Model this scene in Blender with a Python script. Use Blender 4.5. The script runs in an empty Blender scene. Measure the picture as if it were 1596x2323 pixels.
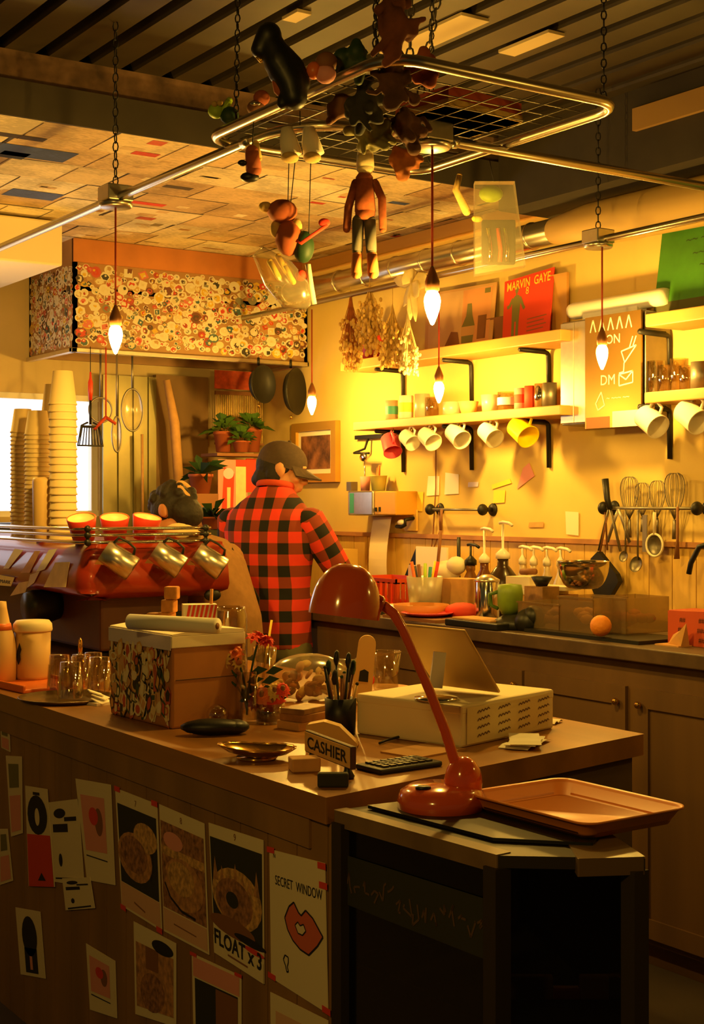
import bpy, math, random
from mathutils import Vector, Matrix, Euler
random.seed(7)
rnd = random.Random(11)
V = Vector
C = bpy.context.scene.collection
# ------------------------------------------------------------------ camera frame (metres; X towards the shelf wall, Y towards the kitchen)
F, CX, HY, CH = 3226.0, 798.0, 1140.0, 1.45
YAW = math.radians(33.7)
SA, CA = math.sin(YAW), math.cos(YAW)
def ray(px, py):
    t = (px - CX) / F
    return V((CA * t + SA, -SA * t + CA, (HY - py) / F))
def DP(px, py, d): return V((0, 0, CH)) + ray(px, py) * d
def ZP(px, py, z): return DP(px, py, (CH - z) * F / (py - HY))
def XP(px, py, X): r = ray(px, py); return DP(px, py, X / r.x)
def YP(px, py, Y): r = ray(px, py); return DP(px, py, Y / r.y)
def dep(p): return SA * p.x + CA * p.y
cam = bpy.data.cameras.new('camera'); camo = bpy.data.objects.new('camera', cam); C.objects.link(camo)
camo.location = (0, 0, CH); camo.rotation_euler = (math.pi / 2, 0, -YAW)
cam.sensor_width = 36; cam.lens = 36 * F / 2323; cam.shift_y = -(2323 / 2 - HY) / 2323
cam.clip_start = 0.05
bpy.context.scene.camera = camo
sc = bpy.context.scene
sc.view_settings.view_transform = 'Standard'; sc.view_settings.look = 'None'; sc.view_settings.gamma = 1
sc.view_settings.use_curve_mapping = False
sc.view_settings.exposure = 0.25
sc.cycles.use_denoising = True
sc.cycles.sample_clamp_indirect = 4.0
sc.cycles.max_bounces = 7; sc.cycles.transparent_max_bounces = 16
sc.cycles.caustics_reflective = False; sc.cycles.caustics_refractive = False

# ------------------------------------------------------------------ materials
MATS = {}
def s2l(c): return tuple((x / 12.92 if x <= .04045 else ((x + .055) / 1.055) ** 2.4) for x in c)
def hexc(h): return s2l(tuple(int(h[i:i + 2], 16) / 255 for i in (0, 2, 4)))
def mat(name, h, rough=.55, metal=0.0, nz=0.0, nscale=20, bump=0.0, stretch=(1, 1, 1), coat=0.0, sheen=0.0):
    m = bpy.data.materials.new(name); m.use_nodes = True; MATS[name] = m
    nt = m.node_tree; b = nt.nodes['Principled BSDF']
    c = hexc(h)
    b.inputs['Base Color'].default_value = (*c, 1); b.inputs['Roughness'].default_value = rough; b.inputs['Metallic'].default_value = metal
    if coat: b.inputs['Coat Weight'].default_value = coat
    if nz or bump:
        tc = nt.nodes.new('ShaderNodeTexCoord'); mp = nt.nodes.new('ShaderNodeMapping'); n = nt.nodes.new('ShaderNodeTexNoise')
        mp.inputs['Scale'].default_value = stretch
        n.inputs['Scale'].default_value = nscale; n.inputs['Detail'].default_value = 6
        nt.links.new(tc.outputs['Object'], mp.inputs['Vector']); nt.links.new(mp.outputs[0], n.inputs['Vector'])
        if nz:
            r = nt.nodes.new('ShaderNodeValToRGB')
            r.color_ramp.elements[0].position = .3; r.color_ramp.elements[1].position = .7
            r.color_ramp.elements[0].color = (*[max(0, x * (1 - nz)) for x in c], 1)
            r.color_ramp.elements[1].color = (*[min(1, x * (1 + nz)) for x in c], 1)
            nt.links.new(n.outputs['Fac'], r.inputs[0]); nt.links.new(r.outputs[0], b.inputs['Base Color'])
        if bump:
            bp = nt.nodes.new('ShaderNodeBump'); bp.inputs['Strength'].default_value = bump; bp.inputs['Distance'].default_value = .01
            nt.links.new(n.outputs['Fac'], bp.inputs['Height']); nt.links.new(bp.outputs[0], b.inputs['Normal'])
    return m
def emat(name, rgb, strength):
    m = bpy.data.materials.new(name); m.use_nodes = True; nt = m.node_tree; nt.nodes.clear()
    o = nt.nodes.new('ShaderNodeOutputMaterial'); e = nt.nodes.new('ShaderNodeEmission')
    e.inputs[0].default_value = (*rgb, 1); e.inputs[1].default_value = strength
    nt.links.new(e.outputs[0], o.inputs[0]); return m
def glassmat(name, tint=(.95, .93, .88), gl=.12, rough=.05, body=0.0, bodycol=(1, 1, 1)):
    m = bpy.data.materials.new(name); m.use_nodes = True; nt = m.node_tree; nt.nodes.clear()
    o = nt.nodes.new('ShaderNodeOutputMaterial'); t = nt.nodes.new('ShaderNodeBsdfTransparent'); g = nt.nodes.new('ShaderNodeBsdfGlossy')
    t.inputs[0].default_value = (*tint, 1); g.inputs['Roughness'].default_value = rough
    lw = nt.nodes.new('ShaderNodeLayerWeight'); lw.inputs['Blend'].default_value = .35
    ma = nt.nodes.new('ShaderNodeMath'); ma.operation = 'MULTIPLY_ADD'; ma.inputs[1].default_value = .55; ma.inputs[2].default_value = gl
    mx = nt.nodes.new('ShaderNodeMixShader')
    nt.links.new(lw.outputs['Facing'], ma.inputs[0]); nt.links.new(ma.outputs[0], mx.inputs[0])
    src = t
    if body:
        d = nt.nodes.new('ShaderNodeBsdfDiffuse'); d.inputs[0].default_value = (*bodycol, 1)
        m2 = nt.nodes.new('ShaderNodeMixShader'); m2.inputs[0].default_value = body
        nt.links.new(t.outputs[0], m2.inputs[1]); nt.links.new(d.outputs[0], m2.inputs[2]); src = m2
    nt.links.new(src.outputs[0], mx.inputs[1]); nt.links.new(g.outputs[0], mx.inputs[2]); nt.links.new(mx.outputs[0], o.inputs[0])
    return m
def colmat(name, rough=.6, text=0.0, tscale=60):
    m = bpy.data.materials.new(name); m.use_nodes = True; nt = m.node_tree; b = nt.nodes['Principled BSDF']
    a = nt.nodes.new('ShaderNodeAttribute'); a.attribute_name = 'Col'; b.inputs['Roughness'].default_value = rough
    if text:
        tc = nt.nodes.new('ShaderNodeTexCoord'); mp = nt.nodes.new('ShaderNodeMapping'); n = nt.nodes.new('ShaderNodeTexNoise')
        mp.inputs['Scale'].default_value = (1, 5, 1); n.inputs['Scale'].default_value = tscale; n.inputs['Detail'].default_value = 3
        n2 = nt.nodes.new('ShaderNodeTexNoise'); n2.inputs['Scale'].default_value = 5
        r = nt.nodes.new('ShaderNodeValToRGB'); r.color_ramp.elements[0].position = .42; r.color_ramp.elements[1].position = .56
        r.color_ramp.elements[0].color = (1 - text,) * 3 + (1,); r.color_ramp.elements[1].color = (1, 1, 1, 1)
        mu = nt.nodes.new('ShaderNodeMix'); mu.data_type = 'RGBA'; mu.blend_type = 'MULTIPLY'; mu.inputs[0].default_value = 1
        nt.links.new(tc.outputs['Object'], mp.inputs['Vector']); nt.links.new(mp.outputs[0], n.inputs['Vector']); nt.links.new(tc.outputs['Object'], n2.inputs['Vector'])
        ad = nt.nodes.new('ShaderNodeMath'); ad.operation = 'MULTIPLY_ADD'; ad.inputs[1].default_value = .5
        nt.links.new(n2.outputs['Fac'], ad.inputs[0])
        h = nt.nodes.new('ShaderNodeMath'); h.operation = 'MULTIPLY'; h.inputs[1].default_value = .5
        nt.links.new(n.outputs['Fac'], h.inputs[0]); nt.links.new(h.outputs[0], ad.inputs[2])
        nt.links.new(ad.outputs[0], r.inputs[0])
        nt.links.new(a.outputs['Color'], mu.inputs[6]); nt.links.new(r.outputs[0], mu.inputs[7]); nt.links.new(mu.outputs[2], b.inputs['Base Color'])
    else:
        nt.links.new(a.outputs['Color'], b.inputs['Base Color'])
    return m
def plaidmat(name, P=.083, Pz=.093):
    m = bpy.data.materials.new(name); m.use_nodes = True; nt = m.node_tree; b = nt.nodes['Principled BSDF']; b.inputs['Roughness'].default_value = .9
    tc = nt.nodes.new('ShaderNodeTexCoord'); sp = nt.nodes.new('ShaderNodeSeparateXYZ'); nt.links.new(tc.outputs['Object'], sp.inputs[0])
    outs = []
    for ax, per in ((0, P), (2, Pz)):
        d = nt.nodes.new('ShaderNodeMath'); d.operation = 'DIVIDE'; d.inputs[1].default_value = per
        ad = nt.nodes.new('ShaderNodeMath'); ad.operation = 'ADD'; ad.inputs[1].default_value = 20.3
        fr = nt.nodes.new('ShaderNodeMath'); fr.operation = 'FRACT'
        gt = nt.nodes.new('ShaderNodeMath'); gt.operation = 'GREATER_THAN'; gt.inputs[1].default_value = .5
        nt.links.new(sp.outputs[ax], d.inputs[0]); nt.links.new(d.outputs[0], ad.inputs[0]); nt.links.new(ad.outputs[0], fr.inputs[0]); nt.links.new(fr.outputs[0], gt.inputs[0])
        outs.append(gt)
    s = nt.nodes.new('ShaderNodeMath'); s.operation = 'ADD'; nt.links.new(outs[0].outputs[0], s.inputs[0]); nt.links.new(outs[1].outputs[0], s.inputs[1])
    h = nt.nodes.new('ShaderNodeMath'); h.operation = 'MULTIPLY'; h.inputs[1].default_value = .5; nt.links.new(s.outputs[0], h.inputs[0])
    r = nt.nodes.new('ShaderNodeValToRGB'); r.color_ramp.interpolation = 'CONSTANT'
    r.color_ramp.elements[0].color = (*hexc('e8402c'), 1); r.color_ramp.elements[1].position = .75; r.color_ramp.elements[1].color = (*hexc('1a1a14'), 1)
    e = r.color_ramp.elements.new(.25); e.color = (*hexc('8a3a22'), 1)
    nt.links.new(h.outputs[0], r.inputs[0]); nt.links.new(r.outputs[0], b.inputs['Base Color'])
    return m

# ------------------------------------------------------------------ mesh builder
class MB:
    def __init__(s): s.v = []; s.f = []; s.fm = []; s.fs = []; s.fc = []; s.M = Matrix.Identity(4)
    def add(s, vs, fs, m=0, smooth=False, M=None, col=None):
        o = len(s.v); T = s.M @ M if M is not None else s.M
        s.v += [T @ V(p) for p in vs]
        for f in fs: s.f.append([i + o for i in f]); s.fm.append(m); s.fs.append(smooth); s.fc.append(col)
        return s
    def box(s, c, d, m=0, M=None, col=None):
        x, y, z = [k / 2 for k in d]; cx, cy, cz = c
        vs = [(cx + a * x, cy + b * y, cz + e * z) for a in (-1, 1) for b in (-1, 1) for e in (-1, 1)]
        return s.add(vs, [(0, 1, 3, 2), (4, 6, 7, 5), (0, 4, 5, 1), (2, 3, 7, 6), (0, 2, 6, 4), (1, 5, 7, 3)], m, False, M, col)
    def b2(s, a, b, m=0, M=None): return s.box([(a[i] + b[i]) / 2 for i in range(3)], [abs(b[i] - a[i]) for i in range(3)], m, M)
    def lathe(s, prof, seg=24, m=0, M=None, cap=True, sx=1, sy=1):
        n = len(prof); vs = []; fs = []
        for r, z in prof:
            for k in range(seg):
                a = 2 * math.pi * k / seg; vs.append((r * math.cos(a) * sx, r * math.sin(a) * sy, z))
        for i in range(n - 1):
            for k in range(seg):
                k2 = (k + 1) % seg; fs.append((i * seg + k, i * seg + k2, (i + 1) * seg + k2, (i + 1) * seg + k))
        if cap:
            if prof[0][0] > 1e-5: fs.append(tuple(range(seg))[::-1])
            if prof[-1][0] > 1e-5: fs.append(tuple((n - 1) * seg + k for k in range(seg)))
        return s.add(vs, fs, m, True, M)
    def ball(s, c, r, m=0, seg=14, M=None, col=None):
        if not hasattr(r, '__len__'): r = (r, r, r)
        n = max(4, seg // 2); vs = []; fs = []
        for i in range(n + 1):
            t = math.pi * i / n
            for k in range(seg):
                a = 2 * math.pi * k / seg
                vs.append((c[0] + r[0] * math.sin(t) * math.cos(a), c[1] + r[1] * math.sin(t) * math.sin(a), c[2] - r[2] * math.cos(t)))
        for i in range(n):
            for k in range(seg):
                k2 = (k + 1) % seg; fs.append((i * seg + k, i * seg + k2, (i + 1) * seg + k2, (i + 1) * seg + k))
        return s.add(vs, fs, m, True, M, col)
    def tube(s, pts, r, m=0, seg=10, closed=False, M=None, ry=None):
        pts = [V(p) for p in pts]; n = len(pts)
        rs = r if hasattr(r, '__len__') else [r] * n
        vs = []; fs = []; up = None
        for i, p in enumerate(pts):
            if closed: t = pts[(i + 1) % n] - pts[i - 1]
            else: t = pts[min(i + 1, n - 1)] - pts[max(i - 1, 0)]
            t = t.normalized() if t.length > 1e-9 else V((0, 0, 1))
            if up is None:
                up = V((0, 0, 1)) if abs(t.z) < .9 else V((1, 0, 0))
            u = (up - t * up.dot(t)); u = u.normalized() if u.length > 1e-6 else t.orthogonal().normalized()
            up = u; w = t.cross(u)
            q = (ry[i] if ry else rs[i])
            for k in range(seg):
                a = 2 * math.pi * k / seg; vs.append(p + u * (math.cos(a) * rs[i]) + w * (math.sin(a) * q))
        for i in range(n if closed else n - 1):
            j = (i + 1) % n
            for k in range(seg):
                k2 = (k + 1) % seg; fs.append((i * seg + k, i * seg + k2, j * seg + k2, j * seg + k))
        if not closed: fs.append(tuple(range(seg))[::-1]); fs.append(tuple((n - 1) * seg + k for k in range(seg)))
        return s.add(vs, fs, m, True, M)
    def limb(s, pts, rs, seg=14):
        s.tube(pts, rs, 0, seg)
        for p, r in zip(pts, rs): s.ball(p, r, 0, seg)
        return s
    def prism(s, poly, z0, z1, m=0, M=None, mt=None):
        n = len(poly); vs = [(x, y, z0) for x, y in poly] + [(x, y, z1) for x, y in poly]
        s.add(vs, [tuple(range(n))[::-1], tuple(range(n, 2 * n))], m if mt is None else mt, False, M)
        s.f[-2:] = s.f[-2:]
        return s.add(vs, [(i, (i + 1) % n, n + (i + 1) % n, n + i) for i in range(n)], m, False, M)
    def disc(s, c, u, v, m=0, seg=18, col=None):
        c, u, v = V(c), V(u), V(v)
        return s.add([c + u * math.cos(2 * math.pi * k / seg) + v * math.sin(2 * math.pi * k / seg) for k in range(seg)], [tuple(range(seg))], m, False, None, col)
    def mesh(s, name, mats):
        me = bpy.data.meshes.new(name); me.from_pydata([tuple(p) for p in s.v], [], s.f)
        for mm in mats: me.materials.append(mm)
        me.polygons.foreach_set('material_index', s.fm); me.polygons.foreach_set('use_smooth', s.fs)
        if any(c is not None for c in s.fc):
            at = me.color_attributes.new('Col', 'FLOAT_COLOR', 'CORNER'); i = 0; vals = []
            for p, c in zip(me.polygons, s.fc):
                c = c or (1, 1, 1)
                vals += [c[0], c[1], c[2], 1] * p.loop_total
            at.data.foreach_set('color', vals)
        me.update(); return me
def tmesh(body, size, bold=0.0):
    cu = bpy.data.curves.new('lettering', 'FONT'); cu.body = body; cu.size = size; cu.resolution_u = 3; cu.align_x = 'CENTER'; cu.offset = bold
    o = bpy.data.objects.new('lettering', cu); C.objects.link(o); dg = bpy.context.evaluated_depsgraph_get(); dg.update()
    me = bpy.data.meshes.new_from_object(o.evaluated_get(dg)); vs = [v.co.copy() for v in me.vertices]; fs = [tuple(p.vertices) for p in me.polygons]
    bpy.data.objects.remove(o); bpy.data.curves.remove(cu); bpy.data.meshes.remove(me)
    return vs, fs
class Panel:
    """thin printed sheet between four corners; artwork is laid on in sheet coordinates (u to the reader's right, v up)"""
    def __init__(s, tl, tr, br, bl, base=0, thick=.0015, curl=0.0):
        s.c = [V(p) for p in (tl, tr, br, bl)]; s.b = MB(); s.curl = curl
        s.n = (s.c[3] - s.c[0]).cross(s.c[1] - s.c[0]).normalized()
        s.W = (s.c[1] - s.c[0]).length; s.H = (s.c[3] - s.c[0]).length
        N = 6; fr = [[s.p(i / N, j / N, thick) for i in range(N + 1)] for j in range(N + 1)]; bk = [[s.p(i / N, j / N, 0) for i in range(N + 1)] for j in range(N + 1)]
        vs = sum(fr, []) + sum(bk, []); K = (N + 1) ** 2; fs = []
        for j in range(N):
            for i in range(N):
                a = j * (N + 1) + i; fs += [(a, a + 1, a + N + 2, a + N + 1), (K + a, K + a + N + 1, K + a + N + 2, K + a + 1)]
        for i in range(N):
            fs += [(i, K + i, K + i + 1, i + 1)]; q = N * (N + 1) + i; fs += [(q, q + 1, K + q + 1, K + q)]
            q = i * (N + 1); fs += [(q, q + N + 1, K + q + N + 1, K + q)]; q = q + N; fs += [(q, K + q, K + q + N + 1, q + N + 1)]
        s.b.add(vs, fs, base); s.t = thick
    def p(s, u, v, h=0.0):
        tl, tr, br, bl = s.c
        q = (tl * (1 - u) + tr * u) * v + (bl * (1 - u) + br * u) * (1 - v)
        return q + s.n * (h + s.curl * math.sin(math.pi * u) * math.sin(math.pi * v))
    def poly(s, pts, m, h=.0006): s.b.add([s.p(u, v, s.t + h) for u, v in pts], [tuple(range(len(pts)))], m); return s
    def rect(s, u0, v0, u1, v1, m, h=.0006):
        return s.poly([(u0, v0), (u1, v0), (u1, v1), (u0, v1)], m, h)
    def ell(s, cu, cv, ru, rv, m, h=.0006, seg=20): return s.poly([(cu + ru * math.cos(2 * math.pi * k / seg), cv + rv * math.sin(2 * math.pi * k / seg)) for k in range(seg)], m, h)
    def text(s, body, cu, cv, size, m, h=.0012, wid=None, bold=0.0):
        vs, fs = tmesh(body, 1.0, bold); w = max(p.x for p in vs) - min(p.x for p in vs)
        k = size if wid is None else wid * s.W / w
        s.b.add([s.p(cu + p.x * k / s.W, cv + p.y * size / s.H, s.t + h) for p in vs], fs, m); return s
    def line(s, pts, w, m, h=.0009):
        for (a, b) in zip(pts, pts[1:]):
            du, dv = (b[0] - a[0]) * s.W, (b[1] - a[1]) * s.H; L = math.hypot(du, dv) or 1
            nu, nv = -dv / L * w / 2 / s.W, du / L * w / 2 / s.H
            s.poly([(a[0] + nu, a[1] + nv), (a[0] - nu, a[1] - nv), (b[0] - nu, b[1] - nv), (b[0] + nu, b[1] + nv)], m, h)
        return s
# ------------------------------------------------------------------ objects
def tag(o, label=None, cat=None, group=None, kind=None):
    if label: o['label'] = label
    if cat: o['category'] = cat
    if group: o['group'] = group
    if kind: o['kind'] = kind
    return o
def thing(name, label, cat, loc=(0, 0, 0), rz=0.0, group=None):
    o = bpy.data.objects.new(name, None); C.objects.link(o); o.location = loc; o.rotation_euler = (0, 0, rz); o.empty_display_size = .05
    return tag(o, label, cat, group)
def ob(name, mb, mats, parent=None, loc=None, rot=None, bevel=0.0, mesh=None):
    if not isinstance(mats, (list, tuple)): mats = [mats]
    o = bpy.data.objects.new(name, mesh or mb.mesh(name, mats)); C.objects.link(o)
    if mesh is not None:
        for mm in mats: mesh.materials.append(mm)
    if parent is not None: o.parent = parent
    if loc is not None: o.location = loc
    if rot is not None: o.rotation_euler = rot
    if bevel:
        b = o.modifiers.new('bevel', 'BEVEL'); b.width = bevel; b.segments = 2; b.limit_method = 'ANGLE'; b.angle_limit = .7
    return o
def one(name, mb, mats, label, cat, loc=(0, 0, 0), rz=0.0, group=None, bevel=0.0, rot=None):
    o = ob(name, mb, mats, None, loc, rot or (0, 0, rz), bevel); return tag(o, label, cat, group)
def struct(name, mb, mats, bevel=0.0): return tag(ob(name, mb, mats, bevel=bevel), kind='structure')
def sub(o):
    return [c for c in o.children]
def dup(o, loc=None, rot=None, label=None, group=None, parent=None):
    c = o.copy(); C.objects.link(c)
    if parent is not None: c.parent = parent
    if loc is not None: c.location = loc
    if rot is not None: c.rotation_euler = rot
    if label: c['label'] = label
    if group: c['group'] = group
    for ch in o.children: dup(ch, parent=c)
    return c
def fuse(mb, voxel, smooth=3):
    me = mb.mesh('tmp', []); o = bpy.data.objects.new('tmp', me); C.objects.link(o)
    r = o.modifiers.new('r', 'REMESH'); r.mode = 'VOXEL'; r.voxel_size = voxel; r.use_smooth_shade = True
    if smooth: s = o.modifiers.new('s', 'SMOOTH'); s.iterations = smooth; s.factor = .5
    dg = bpy.context.evaluated_depsgraph_get(); dg.update()
    out = bpy.data.meshes.new_from_object(o.evaluated_get(dg)); bpy.data.objects.remove(o); bpy.data.meshes.remove(me)
    for p in out.polygons: p.use_smooth = True
    return out
def aim(z, x=None):
    """rotation whose local z points along z (and local x roughly along x)"""
    z = V(z).normalized(); x = V(x) if x is not None else z.orthogonal()
    x = (x - z * x.dot(z)).normalized(); y = z.cross(x)
    return Matrix((x, y, z)).transposed().to_euler()
def arc(c, r, a0, a1, n, u, v): return [V(c) + V(u) * (r * math.cos(a0 + (a1 - a0) * i / n)) + V(v) * (r * math.sin(a0 + (a1 - a0) * i / n)) for i in range(n + 1)]
def bez(p0, p1, p2, p3, n=14):
    p0, p1, p2, p3 = map(V, (p0, p1, p2, p3)); out = []
    for i in range(n + 1):
        t = i / n; out.append(p0 * (1 - t) ** 3 + p1 * 3 * t * (1 - t) ** 2 + p2 * 3 * t * t * (1 - t) + p3 * t ** 3)
    return out
def chain_mb(mb, a, b, r=.010, w=.0022, m=0):
    a, b = V(a), V(b); L = (b - a).length; n = max(2, int(L / (r * 2.2))); t = (b - a) / L
    u = t.orthogonal().normalized(); w2 = t.cross(u)
    for i in range(n):
        c = a + t * (L * (i + .5) / n); s = u if i % 2 else w2
        mb.tube([c + t * (r * 1.35 * math.cos(k * math.pi / 4)) + s * (r * .7 * math.sin(k * math.pi / 4)) for k in range(8)], w, m, 5, True)

# palette
m_wall = mat('yellow_plaster', 'dcbf70', .8, nz=.05, nscale=3, bump=.05)
m_far = mat('far_plaster', 'cdb684', .85, nz=.1, nscale=3)
m_tile = mat('cream_board', 'e2b95e', .5, nz=.06, nscale=8, stretch=(1, 6, 1))
m_ledge = mat('ledge_wood', 'b07a48', .6, nz=.2, nscale=8)
m_deck = mat('deck_steel', '453c2c', .5, .35, nz=.25, nscale=4)
m_conc = mat('rough_concrete', '6e5440', .95, nz=.55, nscale=14, bump=.5)
m_beam = mat('dark_beam', '3a332a', .8, nz=.2, nscale=6)
m_floor = mat('floor_concrete', '4a4034', .6, nz=.2, nscale=3)
m_oak = mat('shelf_wood', 'c9964f', .5, nz=.22, nscale=5, stretch=(1, .08, 1))
m_top = mat('counter_top_wood', '9c6a32', .35, nz=.3, nscale=7, stretch=(1, .12, 1))
m_brown = mat('brown_board', '8f6a3e', .6, nz=.25, nscale=7, stretch=(1, 1, .1))
m_brown2 = mat('brown_cabinet', '6f5230', .6, nz=.22, nscale=7, stretch=(1, 1, .1))
m_slab = mat('dark_slab', '5a4630', .5, nz=.3, nscale=12)
m_black = mat('black_plastic', '14150f', .45)
m_iron = mat('black_iron', '1d1a14', .5, .3)
m_steel = mat('brushed_steel', 'd8d2c4', .28, .95, nz=.05, nscale=40)
m_chrome = mat('chrome', 'e6e2d8', .12, 1.0)
m_cond = mat('conduit_steel', 'cfc6b4', .27, 1.0)
m_dull = mat('dull_steel', '8e877a', .45, .8, nz=.15, nscale=10)
m_white = mat('white_ceramic', 'f2ecdc', .25)
m_cream = mat('cream_paper', 'efe4c8', .75)
m_paper = mat('white_paper', 'f3eede', .85)
m_kraft = mat('kraft_paper', 'd2a062', .8, nz=.1, nscale=25)
m_red = mat('red_enamel', 'c23a20', .22, coat=.5)
m_mred = mat('machine_red', '962f16', .3, coat=.4)
m_dkred = mat('dark_machine', '54301f', .5, nz=.2, nscale=10)
m_pink = mat('pink_enamel', 'e5566a', .3)
m_yel = mat('yellow_enamel', 'f2d40c', .3)
m_orange = mat('orange_plastic', 'e2712c', .4)
m_lamp = mat('lamp_orange', 'd6582c', .16, coat=.8)
m_tray = mat('tray_orange', 'e58a35', .38)
m_green = mat('green_leaf', '4a6d22', .6, nz=.3, nscale=20)
m_lime = mat('lime_plastic', 'a6c81e', .5)
m_dkgreen = mat('dark_leaf', '22401c', .6)
m_greenb = mat('green_board', '3f7d1c', .6, nz=.15, nscale=10)
m_gold = mat('gold_frame', 'd8a848', .35, .6)
m_brass = mat('brass_dish', 'c99a4a', .16, .9)
m_skin = mat('skin', 'd99a6c', .55)
m_skin2 = mat('skin_tan', 'b97a4c', .55)
m_hair = mat('dark_hair', '1d1710', .7, nz=.3, nscale=60, bump=.4)
m_cap = mat('brown_cap', '4a3a2c', .85, nz=.1, nscale=80)
m_tan = mat('tan_cotton', '9a7142', .9, nz=.1, nscale=40)
m_apron = mat('dark_apron', '2a2419', .9)
m_pants = mat('olive_trousers', '6a6340', .9)
m_cord = mat('red_cord', 'b23a1c', .7)
m_blue = mat('blue_print', '3c62a8', .6)
m_teal = mat('teal_print', '3f9a90', .6)
m_redp = mat('red_print', 'e0422a', .7)
m_pinkp = mat('pink_print', 'e79b94', .7)
m_yelp = mat('yellow_print', 'efd24a', .7)
m_ink = mat('black_ink', '1c1a15', .8)
m_brownp = mat('brown_print', '8a5a34', .7)
m_olive = mat('olive_print', '7a7440', .7)
m_bread = mat('toasted_crust', 'd08a3e', .8, nz=.25, nscale=35, bump=.3)
m_straw = mat('dried_straw', 'd9b565', .9, nz=.2, nscale=30)
m_straw2 = mat('dried_husk', 'efdda6', .9, nz=.1, nscale=20)
m_rust = mat('dried_rust', 'b0662a', .9, nz=.3, nscale=30)
m_terra = mat('terracotta', 'a8552c', .8)
m_amber = mat('amber_syrup', '6b3a14', .2)
m_dkbot = mat('dark_bottle', '33210f', .25)
m_mapl = mat('maple_wood', 'd9b06a', .55, nz=.1, nscale=8, stretch=(1, 1, .1))
m_art = mat('painting', '7c4f2e', .7, nz=.8, nscale=16)
m_cork = mat('tin_print', '9c7440', .5, nz=.4, nscale=25)
m_pale = mat('pale_lilac_card', 'd8cce0', .5)
m_glass = glassmat('clear_glass')
m_glass2 = glassmat('thick_glass', (.93, .88, .74), .16)
m_film = glassmat('clear_film', (.96, .93, .86), .10, .18, .14, (.85, .75, .5))
m_frost = glassmat('frosted_plastic', (.9, .85, .7), .06, .35, .45, (.85, .76, .55))
m_dglass = glassmat('dark_glass', (.14, .13, .10), .02, .15)
m_bulb = emat('bulb_glow', (1.0, .56, .085), 1100.0)
m_bulb2 = emat('small_bulb_glow', (1.0, .56, .085), 800.0)
m_win = emat('window_daylight', (.95, .95, 1.0), 1.7)
m_col = colmat('printed_stickers', .45)
m_news = colmat('newsprint', .9, .42, 45)
m_plaid = plaidmat('red_black_check')
# ================================================================== the setting
WX, FY, DZ = 4.0, 7.0, 2.95
b = MB().b2((-3, -3, -.06), (4.1, 7.1, 0)); struct('floor', b, m_floor)
b = MB().b2((WX, -3, 0), (WX + .12, 7.1, 3.1)); struct('wall_right', b, m_wall)
b = MB()
wl, wr = 1.2, YP(226, 1000, FY).x
wz0, wz1 = YP(100, 1172, FY).z, YP(100, 893, FY).z
b.b2((-3, FY, 0), (wl, FY + .12, 3.1)); b.b2((wr, FY, 0), (WX + .12, FY + .12, 3.1)); b.b2((wl, FY, 0), (wr, FY + .12, wz0)); b.b2((wl, FY, wz1), (wr, FY + .12, 3.1))
struct('wall_far', b, m_far)
b = MB().b2((wl, FY + .07, wz0), (wr, FY + .08, wz1)); w = struct('window_1', b, m_win)
b = MB()
for x in (wl + .02, wr - .02, (wl + wr) / 2, wr - .21): b.b2((x - .018, FY + .02, wz0), (x + .018, FY + .065, wz1))
b.b2((wl, FY + .016, wz0), (wr, FY + .06, wz0 + .03)); b.b2((wl, FY + .016, wz1 - .03), (wr, FY + .06, wz1))
ob('window_frame', b, mat('white_frame', 'eee8da', .5), w)
# ceiling deck: folded steel ribs running along Y
b = MB(); per, x = .155, -3.0; prof = []
while x < 4.1:
    prof += [(x, DZ), (x + .105, DZ), (x + .108, DZ + .012), (x + .118, DZ + .055), (x + .145, DZ + .055), (x + .152, DZ + .01)]; x += per
vs = [(px, -3, pz) for px, pz in prof] + [(px, 7.1, pz) for px, pz in prof]; n = len(prof)
b.add(vs, [(i, i + 1, n + i + 1, n + i) for i in range(n - 1)])
b.b2((-3, -3, DZ + .1), (4.1, 7.1, DZ + .14))
struct('ceiling', b, m_deck)
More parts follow.
